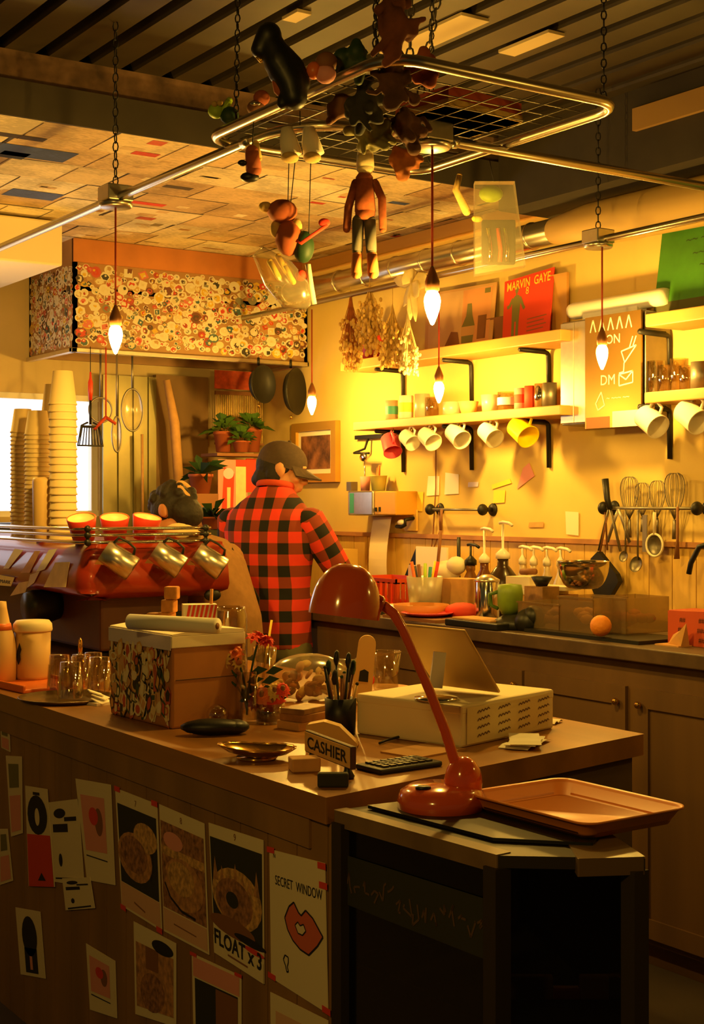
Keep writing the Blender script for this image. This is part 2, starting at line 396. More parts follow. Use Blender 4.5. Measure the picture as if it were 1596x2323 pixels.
# lowered ceiling over the kitchen, papered with newsprint
SY, SZ = 4.5, 2.72
b = MB().b2((-3, SY, SZ), (WX, FY, SZ + .12), 0).b2((-3, SY + .04, SZ + .12), (WX, FY, DZ), 1)
lowc = struct('ceiling_panel', b, [m_beam, m_conc])
b = MB(); y = SY; PAL = ['e8d6ac', 'dcc596', 'efe2c0', 'd8b987', 'cdb184', 'e5cfa0', 'c9a877']
row = 0
while y < FY:
    x = -1.6 + .13 * (row % 3)
    hgt = .27
    while x < WX:
        wd = rnd.choice([.20, .27, .38]); hc = hexc(rnd.choice(PAL))
        z = SZ - .0006 - .0006 * rnd.random(); j = lambda: rnd.uniform(-.012, .012)
        x1 = min(x + wd, WX - .01); y1 = min(y + hgt, FY - .01)
        q = [(x + j(), max(SY + .005, y + j()), z), (x1 + j(), max(SY + .005, y + j()), z), (x1 + j(), y1 + j(), z), (x + j(), y1 + j(), z)]
        b.add(q, [(0, 3, 2, 1)], 0, col=hc)
        for k in range(rnd.randint(0, 3)):      # printed pictures, mastheads and rules
            cc = hexc(rnd.choice(PAL + ['a83a24', 'c2573a', '8d6a45', '9c8a60', 'b98a52', '7b6a4c', 'd0402a', 'e9dcb8', '5a4a34'] if rnd.random() > .03 else ['4d5f9c']))
            u, v = rnd.uniform(.03, .6), rnd.uniform(.03, .7); uw, vh = rnd.uniform(.1, .35), rnd.uniform(.03, .24)
            xa, ya = x + u * (x1 - x), y + v * (y1 - y)
            if xa + uw * wd < x1 and ya + vh * hgt < y1 and ya > SY + .01:
                b.add([(xa, ya, z - .0007), (xa + uw * wd, ya, z - .0007), (xa + uw * wd, ya + vh * hgt, z - .0007), (xa, ya + vh * hgt, z - .0007)], [(0, 3, 2, 1)], 0, col=cc)
        b.b2((x1 - .003, y + .02, z - .0016), (x1, y1, z - .0012), 0); b.fc[-6:] = [hexc('4a3018')] * 6
        x += wd
    y += hgt; row += 1
for (px, py, w, h, cc) in ((60, 345, .34, .16, '3d4f8c'), (30, 352, .1, .1, '1c2340'), (75, 442, .22, .14, '46589a'), (300, 458, .3, .05, 'd8452c'), (1230, 458, .55, .10, 'd04a26'), (330, 350, .1, .05, 'c04028'), (40, 310, .2, .05, '3a2a1a')):
    p = ZP(px, py, SZ - .0022); b.add([p + V((sx * w / 2, sy * h / 2, 0)) for sx, sy in ((-1, -1), (-1, 1), (1, 1), (1, -1))], [(0, 1, 2, 3)], 0, col=hexc(cc))
tag(ob('newsprint', b, m_news, lowc), 'overlapping newspaper sheets pasted under the lowered ceiling')
b = MB().b2((WX - .28, -3, 2.64), (WX, SY, DZ)); struct('beam_1', b, m_beam)
b = MB().b2((WX - .05, SY, SZ - .06), (WX, FY, SZ - .003)); struct('trim_2', b, m_oak)
# board wainscot and ledge over the back counter
b = MB(); y = -1.0
while y < FY - .02:
    b.b2((WX - .012, y + .002, 1.0), (WX, y + .118, 1.285)); y += .12
struct('wall_right_board', b, m_tile)
b = MB().b2((WX - .03, -1, 1.283), (WX, FY, 1.302)); struct('trim_1', b, m_ledge)

# ------------------------------------------------------------------ light
wd = bpy.data.worlds.new('room_air'); sc.world = wd; wd.use_nodes = True
bg = wd.node_tree.nodes['Background']; bg.inputs[0].default_value = (.62, .50, .20, 1); bg.inputs[1].default_value = .045
def lamp(name, loc, power, col=(1, .56, .085), r=.05, kind='POINT'):
    l = bpy.data.lights.new(name, kind); l.energy = power; l.color = col
    if kind == 'POINT': l.shadow_soft_size = r
    o = bpy.data.objects.new(name, l); o.location = loc; C.objects.link(o); return o
lamp('cafe_bulb_or_fill_light', (3.1, 1.2, 1.95), 8)
lamp('cafe_bulb_or_fill_light', (1.9, 5.9, 1.95), 12, r=.04)
lamp('cafe_bulb_or_fill_light', (-.5, 1.0, 2.2), 42, r=.1)  # unseen fill lamp added to brighten the counter front
lamp('kitchen_bulbless_fill_light', (3.2, 2.5, 1.95), 6, r=.03)  # unseen fill lamp added to light the near side of the counters

# ================================================================== pipes, rack and pendants
def bent(pts, R):
    """polyline with rounded corners"""
    pts = [V(p) for p in pts]; out = [pts[0]]
    for i in range(1, len(pts) - 1):
        a, c, d = pts[i - 1], pts[i], pts[i + 1]; u = (a - c).normalized(); w = (d - c).normalized()
        s, e = c + u * R, c + w * R
        for k in range(9):
            t = k / 8; out.append(s * (1 - t) ** 2 + c * 2 * t * (1 - t) + e * t * t)
    return out + [pts[-1]]
PZ = 2.4
def junction(parent, p, ax, lab=None):
    b = MB().box((0, 0, .012), (.085, .085, .05)); b.lathe([(0, -.03), (.05, -.03), (.054, -.022), (.054, -.014)], 20)
    o = ob('junction_box', b, m_steel, parent, p, bevel=.004)
c1 = thing('conduit_pipe', 'bent steel conduit pipe turning a corner above the espresso machine', 'pipe', (1.85, 2.97, PZ))
b = MB().tube(bent([(0, 4.0, 0), (0, 0, 0), (2.1, 0, 0)], .26), .0135, 0, 14)
ob('tube', b, m_cond, c1)
for yy in (2.35, .3): ob('coupling', MB().lathe([(.0165, -.02), (.0165, .02)], 14, M=Matrix.Translation((0, yy, 0)) @ Matrix.Rotation(math.pi / 2, 4, 'X')), m_cond, c1)
for xx in (.28, .45): ob('coupling', MB().lathe([(.0165, -.012), (.0165, .012)], 14, M=Matrix.Translation((xx, 0, 0)) @ Matrix.Rotation(math.pi / 2, 4, 'Y')), m_cond, c1)
jA = XP(262, 425, 1.85) - c1.location; jA.x = 0; jA.z = 0
jB = YP(977, 322, 2.97) - c1.location; jB.y = 0; jB.z = 0
junction(c1, jA, 0); junction(c1, jB, 1)
b = MB(); chain_mb(b, jA + V((0, 0, .04)), jA + V((0, 0, DZ - PZ)), .012); ob('chain', b, m_iron, c1)
b = MB(); chain_mb(b, V((.30, 0, -.03)), V((.36, .05, DZ - PZ)), .013, .0028); ob('chain', b, m_dull, c1); b = MB(); chain_mb(b, V((.31, -.01, -.02)), V((.40, -.06, DZ - PZ)), .013, .0028); ob('chain', b, m_dull, c1)
c3 = thing('conduit_pipe', 'long straight steel conduit pipe running in front of the shelf wall', 'pipe', (3.6, 3.0, PZ))
b = MB().tube([(0, -1.6, 0), (0, 3.9, 0)], .0135, 0, 14); ob('tube', b, m_cond, c3)
jC = XP(1356, 545, 3.6) - c3.location; jC.x = 0; jC.z = 0; junction(c3, jC, 0)
b = MB(); chain_mb(b, jC + V((0, 0, .04)), jC + V((0, 0, DZ - PZ)), .012); ob('chain', b, m_iron, c3)
# rack of pipe and wire mesh
rk = thing('hanging_rack', 'square steel pipe rack with a wire mesh hung on chains from the deck', 'rack', (1.78, 2.52, PZ))
RW, RL = .70, .86
b = MB(); Rr = .09
loop = []
for cx, cy, a0 in ((RW - Rr, Rr, -90), (RW - Rr, RL - Rr, 0), (Rr, RL - Rr, 90), (Rr, Rr, 180)):
    for k in range(7):
        a = math.radians(a0 + 15 * k); loop.append((cx + Rr * math.cos(a), cy + Rr * math.sin(a), .02))
b.tube(loop, .0135, 0, 14, True); ob('tube', b, m_cond, rk)
b = MB()
for k in range(1, 10): b.tube([(RW * k / 10, .01, .032), (RW * k / 10, RL - .01, .032)], .0016, 0, 5)
for k in range(1, 12): b.tube([(.01, RL * k / 12, .035), (RW - .01, RL * k / 12, .035)], .0016, 0, 5)
ob('wire_mesh', b, m_dull, rk)
for (x, y) in ((.03, .1), (RW - .05, .02), (RW - .02, RL - .1), (.03, RL - .12), (.06, .14)):
    b = MB(); chain_mb(b, (x, y, .03), (x + .02, y + .02, DZ - PZ), .009, .002); ob('chain', b, m_iron, rk)

bulbprof = [(0, -.049), (.004, -.047), (.0125, -.027), (.0185, -.008), (.0215, .010), (.021, .022), (.017, .033), (.0125, .039)]
pend = thing('pendant_lamp', '', 'lamp')
b = MB().tube([(0, 0, .07), (0, 0, 1)], .0032, 0, 8); ob('cord', b, m_cord, pend)
b = MB().lathe([(.0135, .036), (.0185, .042), (.0195, .065), (.013, .083), (.006, .1), (.0035, .105)], 18); ob('socket', b, mat('brass_socket', '8a5a34', .4, .5), pend)
b = MB().lathe(bulbprof, 20); ob('bulb', b, m_bulb, pend)
pl = [(XP(262, 768, 1.85), PZ, 'bare candle bulb glowing on a red cord in front of the stickered hood'),
      (YP(980, 695, 2.97), PZ, 'largest bare bulb, hanging beside the dried flowers and brown bottle poster'),
      (XP(1365, 808, 3.6), PZ, 'bare bulb on a red cord in front of the steel wall cabinet'),
      (XP(707, 918, 3.6), PZ, 'small bare bulb glowing beside the hanging frying pans above the framed painting'),
      (XP(995, 888, 3.6), PZ, 'small bare bulb glowing in front of the glasses on the mug shelf')]
for i, (p, top, lab) in enumerate(pl):
    o = pend if i == 0 else dup(pend)
    o.location = p; o['label'] = lab
    L = top - .03 - p.z
    c = [k for k in o.children if k.name.startswith('cord')][0]
    if i >= 2:
        q = [k for k in o.children if k.name.startswith('bulb')][0]; q.data = q.data.copy(); q.data.materials[0] = m_bulb2
    b = MB().tube([(0, 0, .08), (0, 0, L)], .0032, 0, 8); c.data = b.mesh('cord', [m_cord])
# pale strips standing in for light reflected on the deck
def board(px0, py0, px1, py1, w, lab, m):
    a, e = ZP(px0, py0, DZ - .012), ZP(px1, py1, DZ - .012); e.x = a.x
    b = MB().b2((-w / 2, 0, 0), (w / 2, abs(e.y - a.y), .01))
    one('ceiling_bounce_strip', b, m, lab, 'board', (a.x, min(a.y, e.y), DZ - .012))
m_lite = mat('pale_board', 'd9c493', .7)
board(1078, 42, 925, 135, .11, 'pale cream strip standing in for light reflected on the ribbed deck above the pipe rack', m_lite)
board(1262, 78, 1165, 128, .07, 'dull tan strip standing in for light reflected on the deck beside the rack chains', m_lite)
one('ceiling_bounce_strip', MB().b2((-.02, 0, -.04), (0, 1.9, .04)), mat('tan_timber', 'b08a4c', .7), 'long tan strip standing in for light reflected along the dark beam over the shelf wall', 'board', (WX - .281, 1.82, 2.835))  # tan strip added to imitate a bright reflected patch by the beam
one('ceiling_unit', MB().b2((0, 0, 0), (1.15, .9, .2)), mat('cream_unit', 'efe2bc', .6), 'cream box unit fixed under the papered ceiling beside the range hood', 'ceiling unit', (1.3, 6.0, 2.505), bevel=.01)
board(690, 30, 650, 48, .05, 'small yellowish strip standing in for light reflected on the deck above the hanging toys', m_lite)
# ducts on the shelf wall
d = thing('air_duct', 'round silver duct clipped high on the yellow wall', 'duct', (3.86, 4.2, 2.545))
b = MB().tube([(0, .12, 0), (0, 2.7, 0)], .052, 0, 20); ob('duct_pipe', b, m_cond, d)
b = MB()
for k in range(11): b.lathe([(.052, -.006), (.057, -.003), (.057, .003), (.052, .006)], 20, M=Matrix.Translation((0, .25 + .24 * k, 0)) @ Matrix.Rotation(math.pi / 2, 4, 'X'))
ob('seam_ring', b, m_cond, d)
b = MB().tube([(0, -1.8, -.03), (0, -.1, -.01), (0, .12, 0)], [.1, .085, .052], 0, 20); ob('flexible_hose', b, mat('duct_wrap', 'c9a660', .6), d)

# ================================================================== range hood with stickers
HX0 = YP(167, 700, 6.41).x
hz0, hz1 = 2.17, SZ
hood = thing('range_hood', 'boxy range hood covered in round stickers under the newspaper ceiling', 'range hood', (HX0, 6.41, hz0))
HWd, HD, HH = WX - .01 - HX0, FY - 6.41 - .01, hz1 - hz0
b = MB().b2((0, 0, .02), (HWd, .02, HH)).b2((0, 0, .02), (.02, HD, HH)).b2((HWd - .02, 0, .02), (HWd, HD, HH)).b2((0, HD - .02, .02), (HWd, HD, HH)).b2((0, 0, .3), (HWd, HD, .32))
ob('hood_shell', b, mat('hood_brown', '9a7448', .6, nz=.15, nscale=6), hood)
b = MB().b2((-.004, -.012, HH - .115), (HWd, .0, HH - .003)); ob('fascia_board', b, mat('fascia_wood', 'b5723a', .6, nz=.15, nscale=6), hood)
b = MB()
for a, e in (((-.018, -.018, 0), (HWd, .012, .022)), ((-.018, -.018, 0), (.012, HD, .022)), ((HWd - .012, -.018, 0), (HWd, HD, .022))): b.b2(a, e)
ob('rim', b, m_steel, hood, bevel=.003)
b = MB(); SC = ['efe4c0', 'f2e8cc', 'e8d8a8', 'e9dcb4', 'd9b46a', 'e8c13a', 'd8452e', 'cf5a4a', 'e07a6a', 'b5462c', '7c4a34', '5a4430', '3c3a34', '4a6a6c', '8c8a70', 'f0ead6', 'caa26a', 'e9dcb4', 'efe4c0']
def sticker(fn, r):
    a = rnd.uniform(0, 6.28); asp = rnd.uniform(.72, 1); sides = rnd.choice([4, 6, 8, 16, 16, 16, 16]); c1_, c2_, c3_ = [hexc(rnd.choice(SC)) for _ in range(3)]
    if rnd.random() < .6: c1_ = hexc('f2ead0')
    h = rnd.uniform(.0005, .0018)
    sd = rnd.uniform(.5, .86)
    for k, (f, c) in enumerate(((1, c1_), (sd, c2_), (rnd.uniform(.2, .5), c3_), (rnd.uniform(.1, .3), c1_))):
        off = (rnd.uniform(-.35, .35) * r, rnd.uniform(-.35, .35) * r) if k >= 2 else (0, 0)
        pts = []
        for q in range(sides):
            t = a + 2 * math.pi * q / sides; w = 1 + (.5 * (rnd.random() - .5) if k else 0)
            pts.append(fn(off[0] + r * f * w * math.cos(t), off[1] + r * f * asp * w * math.sin(t), h + .0004 * k))
        b.add(pts, [tuple(range(sides))], 0, col=tuple(x * .72 for x in c))
def scatter(W, H, fn, r0, r1, n):
    put = []
    for _ in range(n * 12):
        if len(put) >= n: break
        r = rnd.uniform(r0, r1); u, v = rnd.uniform(r, W - r), rnd.uniform(r, H - r)
        if all((u - p[0]) ** 2 + (v - p[1]) ** 2 > (.66 * (r + p[2])) ** 2 for p in put):
            put.append((u, v, r)); sticker(lambda x, y, h, u=u, v=v: fn(u + x, v + y, h), r)
scatter(HWd, HH - .14, lambda u, v, h: (u, -h, .025 + v), .013, .034, 460)
scatter(HD, HH - .14, lambda u, v, h: (-h, HD - u, .025 + v), .013, .034, 240)
st = tag(ob('sticker', b, m_col, hood), 'dense patchwork of small round printed stickers', kind='stuff')
# ================================================================== front counter
TZ = .90
XF = 1.43
cnt = thing('service_counter', 'long brown boarded service counter with a wooden top and posters on its front', 'counter', (XF, 2.231, 0))
e2 = V((2.453 - XF, 2.427 - 2.231))
b = MB().prism([(0, 0), (e2.x, e2.y), (e2.x, 4.7), (0, 4.7)], TZ - .05, TZ); ob('worktop', b, m_top, cnt, bevel=.004)
b = MB(); y = .014
while y < 4.6:
    b.b2((.0125, y, 0), (.034, y + .108, TZ - .05)); y += .112
ob('front_board', b, m_brown, cnt)
tag(cnt.children[-1], 'vertical brown boards of the counter front')
b = MB().prism([(.034, .02), (e2.x - .02, e2.y + .02), (e2.x - .02, e2.y + .045), (.034, .045)], 0, TZ - .05)
b.b2((e2.x - .04, e2.y + .05, 0), (e2.x - .02, 4.6, TZ - .05))
ob('end_panel', b, mat('dark_end_board', '5d4830', .7, nz=.25, nscale=6), cnt)
b = MB().b2((.0115, 0.0, 0), (.05, .012, TZ - .05)); ob('corner_post', b, m_brown, cnt, bevel=.003)
b = MB().b2((.006, .07, TZ - .11), (.014, 4.6, TZ - .05)); ob('rail', b, m_brown, cnt)

# ------------------------------------------------------------------ posters taped on the counter front
PX = XF + .0105
def sheet(tl, tr, br, bl, name, label, cat, mats, draw, X=PX, curl=0.0, base=0):
    pt = [XP(*q, X) for q in (tl, tr, br, bl)]
    P = Panel(*pt, base=base, curl=curl)
    if P.n.x > 0: P.n = -P.n
    P = Panel(*pt, base=base, curl=curl); s = -1 if P.n.x > 0 else 1
    if s < 0:
        P.n = -P.n
    draw(P)
    c = sum((V(q) for q in pt), V()) / 4
    P.b.v = [q - c for q in P.b.v]
    return one(name, P.b, mats, label, cat, c)
m_pap2 = mat('poster_paper', 'e8d9b8', .8); m_pap3 = mat('poster_pinkish', 'dcae94', .8); m_dk = mat('poster_dark', '2a2a1e', .8); m_foodA = mat('print_noodle', 'b98556', .8, nz=.45, nscale=60); m_foodB = mat('print_salad', '9a6a48', .8, nz=.6, nscale=80); m_foodC = mat('print_fries', 'c69a5e', .8, nz=.5, nscale=90)
ART = [m_pap2, m_ink, m_redp, m_pinkp, m_dk, m_foodA, m_foodB, m_foodC, m_brownp, m_olive, m_yelp, m_pap3, m_teal, mat('lip_red', 'd4684e', .8)]
def tape(P, *uv):
    for u, v in uv: P.rect(u - .07, v - .025, u + .07, v + .02, 2, .0012)
def menu1(P):
    P.rect(.04, .22, .97, .88, 4); P.ell(.42, .48, .42, .20, 5, .0009); P.ell(.40, .5, .33, .15, 6, .0012); P.ell(.7, .68, .28, .12, 7, .0011); P.line([(.8, .35), (.85, .45), (.86, .6)], .006, 1); P.rect(.02, .02, .98, .215, 11); P.line([(.35, .1), (.62, .07)], .004, 8); P.text('7', .5, .91, .02, 8); tape(P, (.06, 1), (.95, 1), (.05, .0), (.95, .0))
def menu2(P):
    P.rect(.02, .2, .98, .88, 6); P.rect(.02, .62, .98, .69, 7, .0008); P.ell(.5, .44, .44, .2, 5, .001); P.ell(.45, .48, .3, .13, 7, .0012); P.line([(.08, .4), (.2, .3), (.45, .23), (.75, .22)], .006, 1, .0014); P.ell(.3, .75, .22, .07, 3, .001); P.rect(.02, .02, .98, .19, 11); P.line([(.25, .1), (.75, .09)], .003, 8); P.text('8', .5, .92, .02, 8)
def menu3(P):
    P.rect(.02, .23, .98, .9, 4); P.ell(.5, .5, .48, .22, 7, .0009); P.ell(.45, .47, .36, .17, 6, .0011); P.ell(.42, .48, .12, .06, 4, .0013)
    for k in range(7): P.poly([(.05 + .13 * k, .58), (.10 + .13 * k, .76 - .05 * (k % 3)), (.16 + .13 * k, .58)], 5, .001)
    P.ell(.4, .27, .45, .07, 8, .0012); P.ell(.74, .235, .3, .03, 1, .0013); P.ell(.82, .185, .2, .02, 2, .0014); P.rect(.0, .0, 1, .14, 0, .0013)
    P.text('FLOAT x 3', .5, .085, .044, 1, .002, wid=.94, bold=.025); P.line([(.3, .05), (.7, .05)], .004, 8, .002); P.text('9', .5, .93, .02, 8)
def secret(P):
    P.text('SECRET  WINDOW', .53, .745, .026, 1, .0013, wid=.84)
    o = [(.28, .52), (.36, .615), (.45, .66), (.53, .60), (.58, .585), (.66, .635), (.78, .60), (.95, .50), (.9, .46), (.85, .42), (.7, .33), (.55, .34), (.42, .38), (.33, .44)]
    P.poly(o, 13, .0008); P.line(o + [o[0]], .0035, 1, .0013); h = [(.47, .5), (.52, .53), (.56, .51), (.62, .53), (.66, .49), (.6, .45), (.52, .45)]
    P.poly(h, 0, .0014); P.line(h + [h[0]], .0025, 1, .0018); P.line([(.24, .2), (.27, .24), (.33, .235), (.33, .2), (.31, .16), (.33, .13), (.30, .12), (.28, .16), (.24, .2)], .003, 1)
    P.text('N', .1, .945, .012, 1); tape(P, (.03, 1.0), (.95, .98), (.97, .85), (.02, .02), (.98, .02))
sheet((262, 1787), (357, 1824), (368, 2112), (277, 2055), 'menu_poster', 'taped photo menu sheet with a round plate, beside the pair of other menu sheets', 'poster', ART, menu1)
sheet((362, 1824), (464, 1868), (475, 2166), (373, 2112), 'menu_poster', 'middle photo menu sheet showing a bowl with a pinkish caption band', 'poster', ART, menu2)
sheet((474, 1866), (598, 1906), (600, 2232), (488, 2160), 'menu_poster', 'photo menu sheet lettered FLOAT x 3 under a heaped plate', 'poster', ART, menu3)
sheet((612, 1926), (738, 1958), (745, 2300), (616, 2218), 'lips_poster', 'white sheet with red lips drawn under the words SECRET WINDOW', 'poster', ART, secret)
def low(P): P.rect(.05, .1, .95, .8, 5); P.ell(.45, .3, .3, .22, 6, .001); P.ell(.7, .86, .25, .08, 1, .001); P.rect(.3, .55, .6, .8, 8, .001)
sheet((304, 2090), (400, 2140), (400, 2330), (308, 2300), 'menu_poster', 'dim brownish menu sheet below the round plate menu', 'poster', ART, low)
def low2(P): P.rect(.06, .05, .94, .72, 4); P.rect(.5, .05, .94, .7, 8, .001); P.rect(.03, .74, .97, .97, 3, .001); tape(P, (.04, 1), (.95, 1))
sheet((436, 2162), (548, 2214), (548, 2400), (440, 2350), 'menu_poster', 'dim menu sheet with a pink top band below the FLOAT x 3 sheet', 'poster', ART, low2)
def plain(P): P.rect(.1, .2, .9, .8, 11)
sheet((614, 2250), (745, 2315), (748, 2500), (616, 2430), 'paper_sheet', 'blank pinkish sheet under the lips poster', 'poster', ART, plain)
# scraps and flyers at the far end
def fl1(P): P.rect(.1, .05, .9, .5, 3); P.rect(.15, .6, .8, .9, 9, .001)
def fl2(P): P.rect(.02, .0, .98, .52, 2); P.ell(.5, .72, .42, .2, 1, .001); P.ell(.5, .7, .1, .09, 0, .0013); P.rect(.35, .92, .65, .95, 1); P.poly([(.4, .06), (.7, .06), (.55, .14)], 1, .0012)
def fl3(P): P.rect(.1, .62, .6, .72, 1); P.rect(.5, .75, .9, .8, 1); P.ell(.35, .85, .2, .06, 1); P.ell(.3, .28, .06, .08, 1); P.line([(.1, .05), (.9, .08)], .004, 1)
def fl4(P): P.rect(.1, .3, .8, .85, 3); P.ell(.6, .6, .12, .14, 8, .001); P.ell(.45, .65, .14, .09, 2, .0012); P.line([(.1, .25), (.8, .22)], .003, 1)
def fl5(P): P.ell(.5, .6, .3, .3, 1); P.rect(.25, .05, .75, .42, 1); P.rect(.45, .1, .55, .3, 3, .001)
sheet((2, 1645), (22, 1650), (24, 1706), (4, 1696), 'paper_strip', 'short pale paper strip highest at the far end of the counter front', 'flyer', ART, fl1)
sheet((14, 1714), (50, 1716), (52, 1890), (26, 1898), 'flyer', 'tall narrow pale flyer with a reddish foot under the short strip', 'flyer', ART, fl1)
sheet((58, 1782), (108, 1790), (125, 2012), (66, 2010), 'flyer', 'flyer with a black arch shape over a red lower half', 'flyer', ART, fl2, X=PX - .002)
sheet((112, 1820), (178, 1812), (192, 2010), (122, 2000), 'flyer', 'pale flyer with scattered black print beside the black arch flyer', 'flyer', ART, fl3)
sheet((172, 1766), (252, 1780), (262, 2008), (198, 1996), 'flyer', 'pinkish flyer with a red shape and dark comma beside the first menu sheet', 'flyer', ART, fl4)
sheet((0, 1880), (18, 1880), (30, 1998), (0, 2008), 'flyer', 'pinkish flyer cut by the edge of the picture', 'flyer', ART, fl1)
sheet((36, 2058), (92, 2068), (104, 2220), (48, 2210), 'flyer', 'dim flyer with a black round emblem low on the counter front', 'flyer', ART, fl5)
sheet((142, 1992), (205, 1990), (216, 2060), (150, 2065), 'paper_strip', 'torn pale scrap with a red dot under the black print flyer', 'flyer', ART, fl3, X=PX - .002)
sheet((196, 2140), (262, 2180), (266, 2310), (205, 2290), 'flyer', 'torn brownish flyer nearly lost in the dark low on the front', 'flyer', ART, fl4)

# ------------------------------------------------------------------ showcase in front of the counter end, with lamp and tray
FZ = .88
P1, P2, P3, P4 = (1.44, 2.215), (1.475, 1.785), (1.66, 1.64), (1.92, 2.215)
cc = ((P1[0] + P3[0]) / 2, 1.93)
sh = thing('display_case', 'dark glass display case under the orange lamp and tray', 'display case', (cc[0], cc[1], 0))
loc2 = lambda p: (p[0] - cc[0], p[1] - cc[1])
Q = [loc2(p) for p in (P1, P2, P3, P4)]
m_case = mat('case_frame', '7a6040', .5, nz=.2, nscale=10)
b = MB().prism(Q, FZ - .022, FZ - .002); ob('top_panel', b, mat('case_top', '2e2619', .5), sh)
ev = (V(Q[1]) - V(Q[0])).normalized(); en = V((-ev.y, ev.x)) * -1
if (V((0, 0)) - V(Q[0])).dot(en) < 0: en = -en
a_, c_ = V(Q[0]) - en * .004, V(Q[1]) - en * .004; b = MB().prism([tuple(a_), tuple(c_), tuple(c_ + en * .034), tuple(a_ + en * .03)], FZ - .03, FZ); ob('edge_trim', b, m_case, sh, bevel=.003)
a_, c_ = V(Q[2]), V(Q[2]).lerp(V(Q[3]), .45); b = MB().prism([tuple(a_), tuple(c_), tuple(c_ - V((.09, .02))), tuple(a_ - V((.10, -.05)))], FZ - .028, FZ + .001); ob('corner_pale_reflection', b, mat('corner_tan_reflection', '6e5638', .35), sh, bevel=.003)  # paler plate standing in for a reflection on the case top
for q in Q:
    k = .94; b = MB().b2((q[0] * k - .016, q[1] * k - .016, .0), (q[0] * k + .016, q[1] * k + .016, FZ - .022)); ob('corner_post', b, bpy.data.materials.get('case_post') or mat('case_post', '2e2418', .6), sh)
b = MB()
for i in range(4):
    a, c = Q[i], Q[(i + 1) % 4]; a = (a[0] * .93, a[1] * .93); c = (c[0] * .93, c[1] * .93)
    b.add([(a[0], a[1], .35), (c[0], c[1], .35), (c[0], c[1], FZ - .022), (a[0], a[1], FZ - .022)], [(0, 1, 2, 3)])
ob('glass_pane', b, m_dglass, sh)
b = MB().prism([(q[0] * .9, q[1] * .9) for q in Q], .33, .35); b.prism([(q[0] * .88, q[1] * .88) for q in Q], .60, .606); ob('shelf', b, m_dk, sh)
b = MB().prism([(q[0] * .97, q[1] * .97) for q in Q], 0, .33); ob('base', b, m_dk, sh)
a, c = V(Q[0]) * .955, V(Q[1]) * .955
Pn = Panel((a.x, a.y, .80), (c.x, c.y, .80), (c.x, c.y, .70), (a.x, a.y, .71), thick=.001)
if Pn.n.x > 0: Pn.n = -Pn.n
for k in range(16):
    u_, v_ = .05 + .056 * k, .3 + .3 * rnd.random(); Pn.line([(u_, v_), (u_ + rnd.uniform(-.01, .03), v_ + rnd.uniform(-.25, .25)), (u_ + rnd.uniform(.01, .05), v_ + rnd.uniform(-.2, .2)), (u_ + rnd.uniform(.02, .05), v_ + rnd.uniform(-.2, .3))], .004, 1)
ob('decal', Pn.b, [m_dk, mat('decal_tan', '5a4228', .8)], sh)
b = MB().prism([(-.205, .26), (-.175, -.07), (-.06, -.19), (.06, -.10), (.17, .22)], 0, .006); one('rubber_mat', b, m_black, 'black rubber mat lying under the orange tray and lamp base', 'mat', (1.70, 1.93, FZ), 0, bevel=.002)
# small packets inside the case
for k, (px, py, w, h, lab) in enumerate(((1283, 2228, .05, .02, 'small orange packet lying inside the dark display case'), (1200, 2270, .08, .04, 'dim brown packet low in the display case'), (1360, 2205, .07, .04, 'dim tan packet beside the orange packet in the display case'))):
    p = DP(px, py, 2.42); b = MB().box((0, 0, 0), (w, .02, h)); one('snack_packet', b, m_orange if k == 0 else m_kraft, lab, 'packet', (p.x, p.y, .606 + h / 2), -.6, bevel=.004)

# lamp
lp = ZP(1000, 1838, FZ); lp.z = FZ
CR, CFW = V((CA, -SA, 0)), V((SA, CA, 0))      # along and away from the viewer's line, in room axes
lamp_o = thing('desk_lamp', 'orange gooseneck desk lamp with a domed shade standing on the display case', 'lamp', lp, -YAW)
s = dep(lp) / F
def L2(px, py, off=0.0):                       # point in the lamp's own plane
    return V(((px - 1000) * s, off, (1838 - py) * s))
b = MB().lathe([(0, 0), (.076, 0), (.081, .006), (.081, .022), (.076, .036), (.06, .046), (.0, .05)], 36)
b.ball((.042, .012, .05), (.036, .036, .048), 0, 24)
ob('base', b, m_lamp, lamp_o)
b = MB().lathe([(0, 0), (.011, 0), (.011, .004), (.009, .006), (0, .006)], 16, sx=1.3); ob('switch', b, m_black, lamp_o, (-.035, -.035, .046))
neck = [L2(1040, 1775, .012), L2(1032, 1730, .012), L2(1010, 1660, .012), L2(975, 1570, .012), L2(938, 1485, .012), L2(912, 1425, .012), L2(893, 1393, .012), L2(872, 1377, .012), L2(850, 1370, .01)]
nk = []
for i in range(len(neck) - 1):
    for k in range(3): nk.append(neck[i].lerp(neck[i + 1], k / 3))
nk.append(neck[-1])
b = MB().tube(nk, [.0085 + .0018 * min(1, abs(len(nk) / 2 - i) / 9) for i in range(len(nk))], 0, 14); ob('gooseneck', b, m_lamp, lamp_o)
rimc = L2(780, 1398, -.005)
b = MB(); prof = []
for k in range(13):
    t = k / 12 * math.pi / 2; prof.append((.067 * math.cos(t) ** .8, .098 * math.sin(t)))
prof_in = [(r * .96, z * .95) for r, z in prof[::-1]]
b.lathe(prof + prof_in, 36, cap=False)
shd = ob('lamp_shade', b, m_lamp, lamp_o, rimc, (math.radians(-4), math.radians(7), 0))
b = MB().lathe([(.014, -.006), (.018, 0), (.02, .02), (.012, .04)], 16); ob('shade_collar', b, m_lamp, lamp_o, L2(862, 1374, .01), (0, math.radians(-70), 0))
b = MB().ball((0, 0, .03), (.024, .024, .032)); ob('lamp_bulb', b, m_white, lamp_o, rimc)
b = MB().tube([V((.10, .06, .004)), V((.12, .03, .004)), V((.10, -.02, .004)), V((.075, .0, .012))], .003); ob('power_cord', b, m_black, lamp_o)

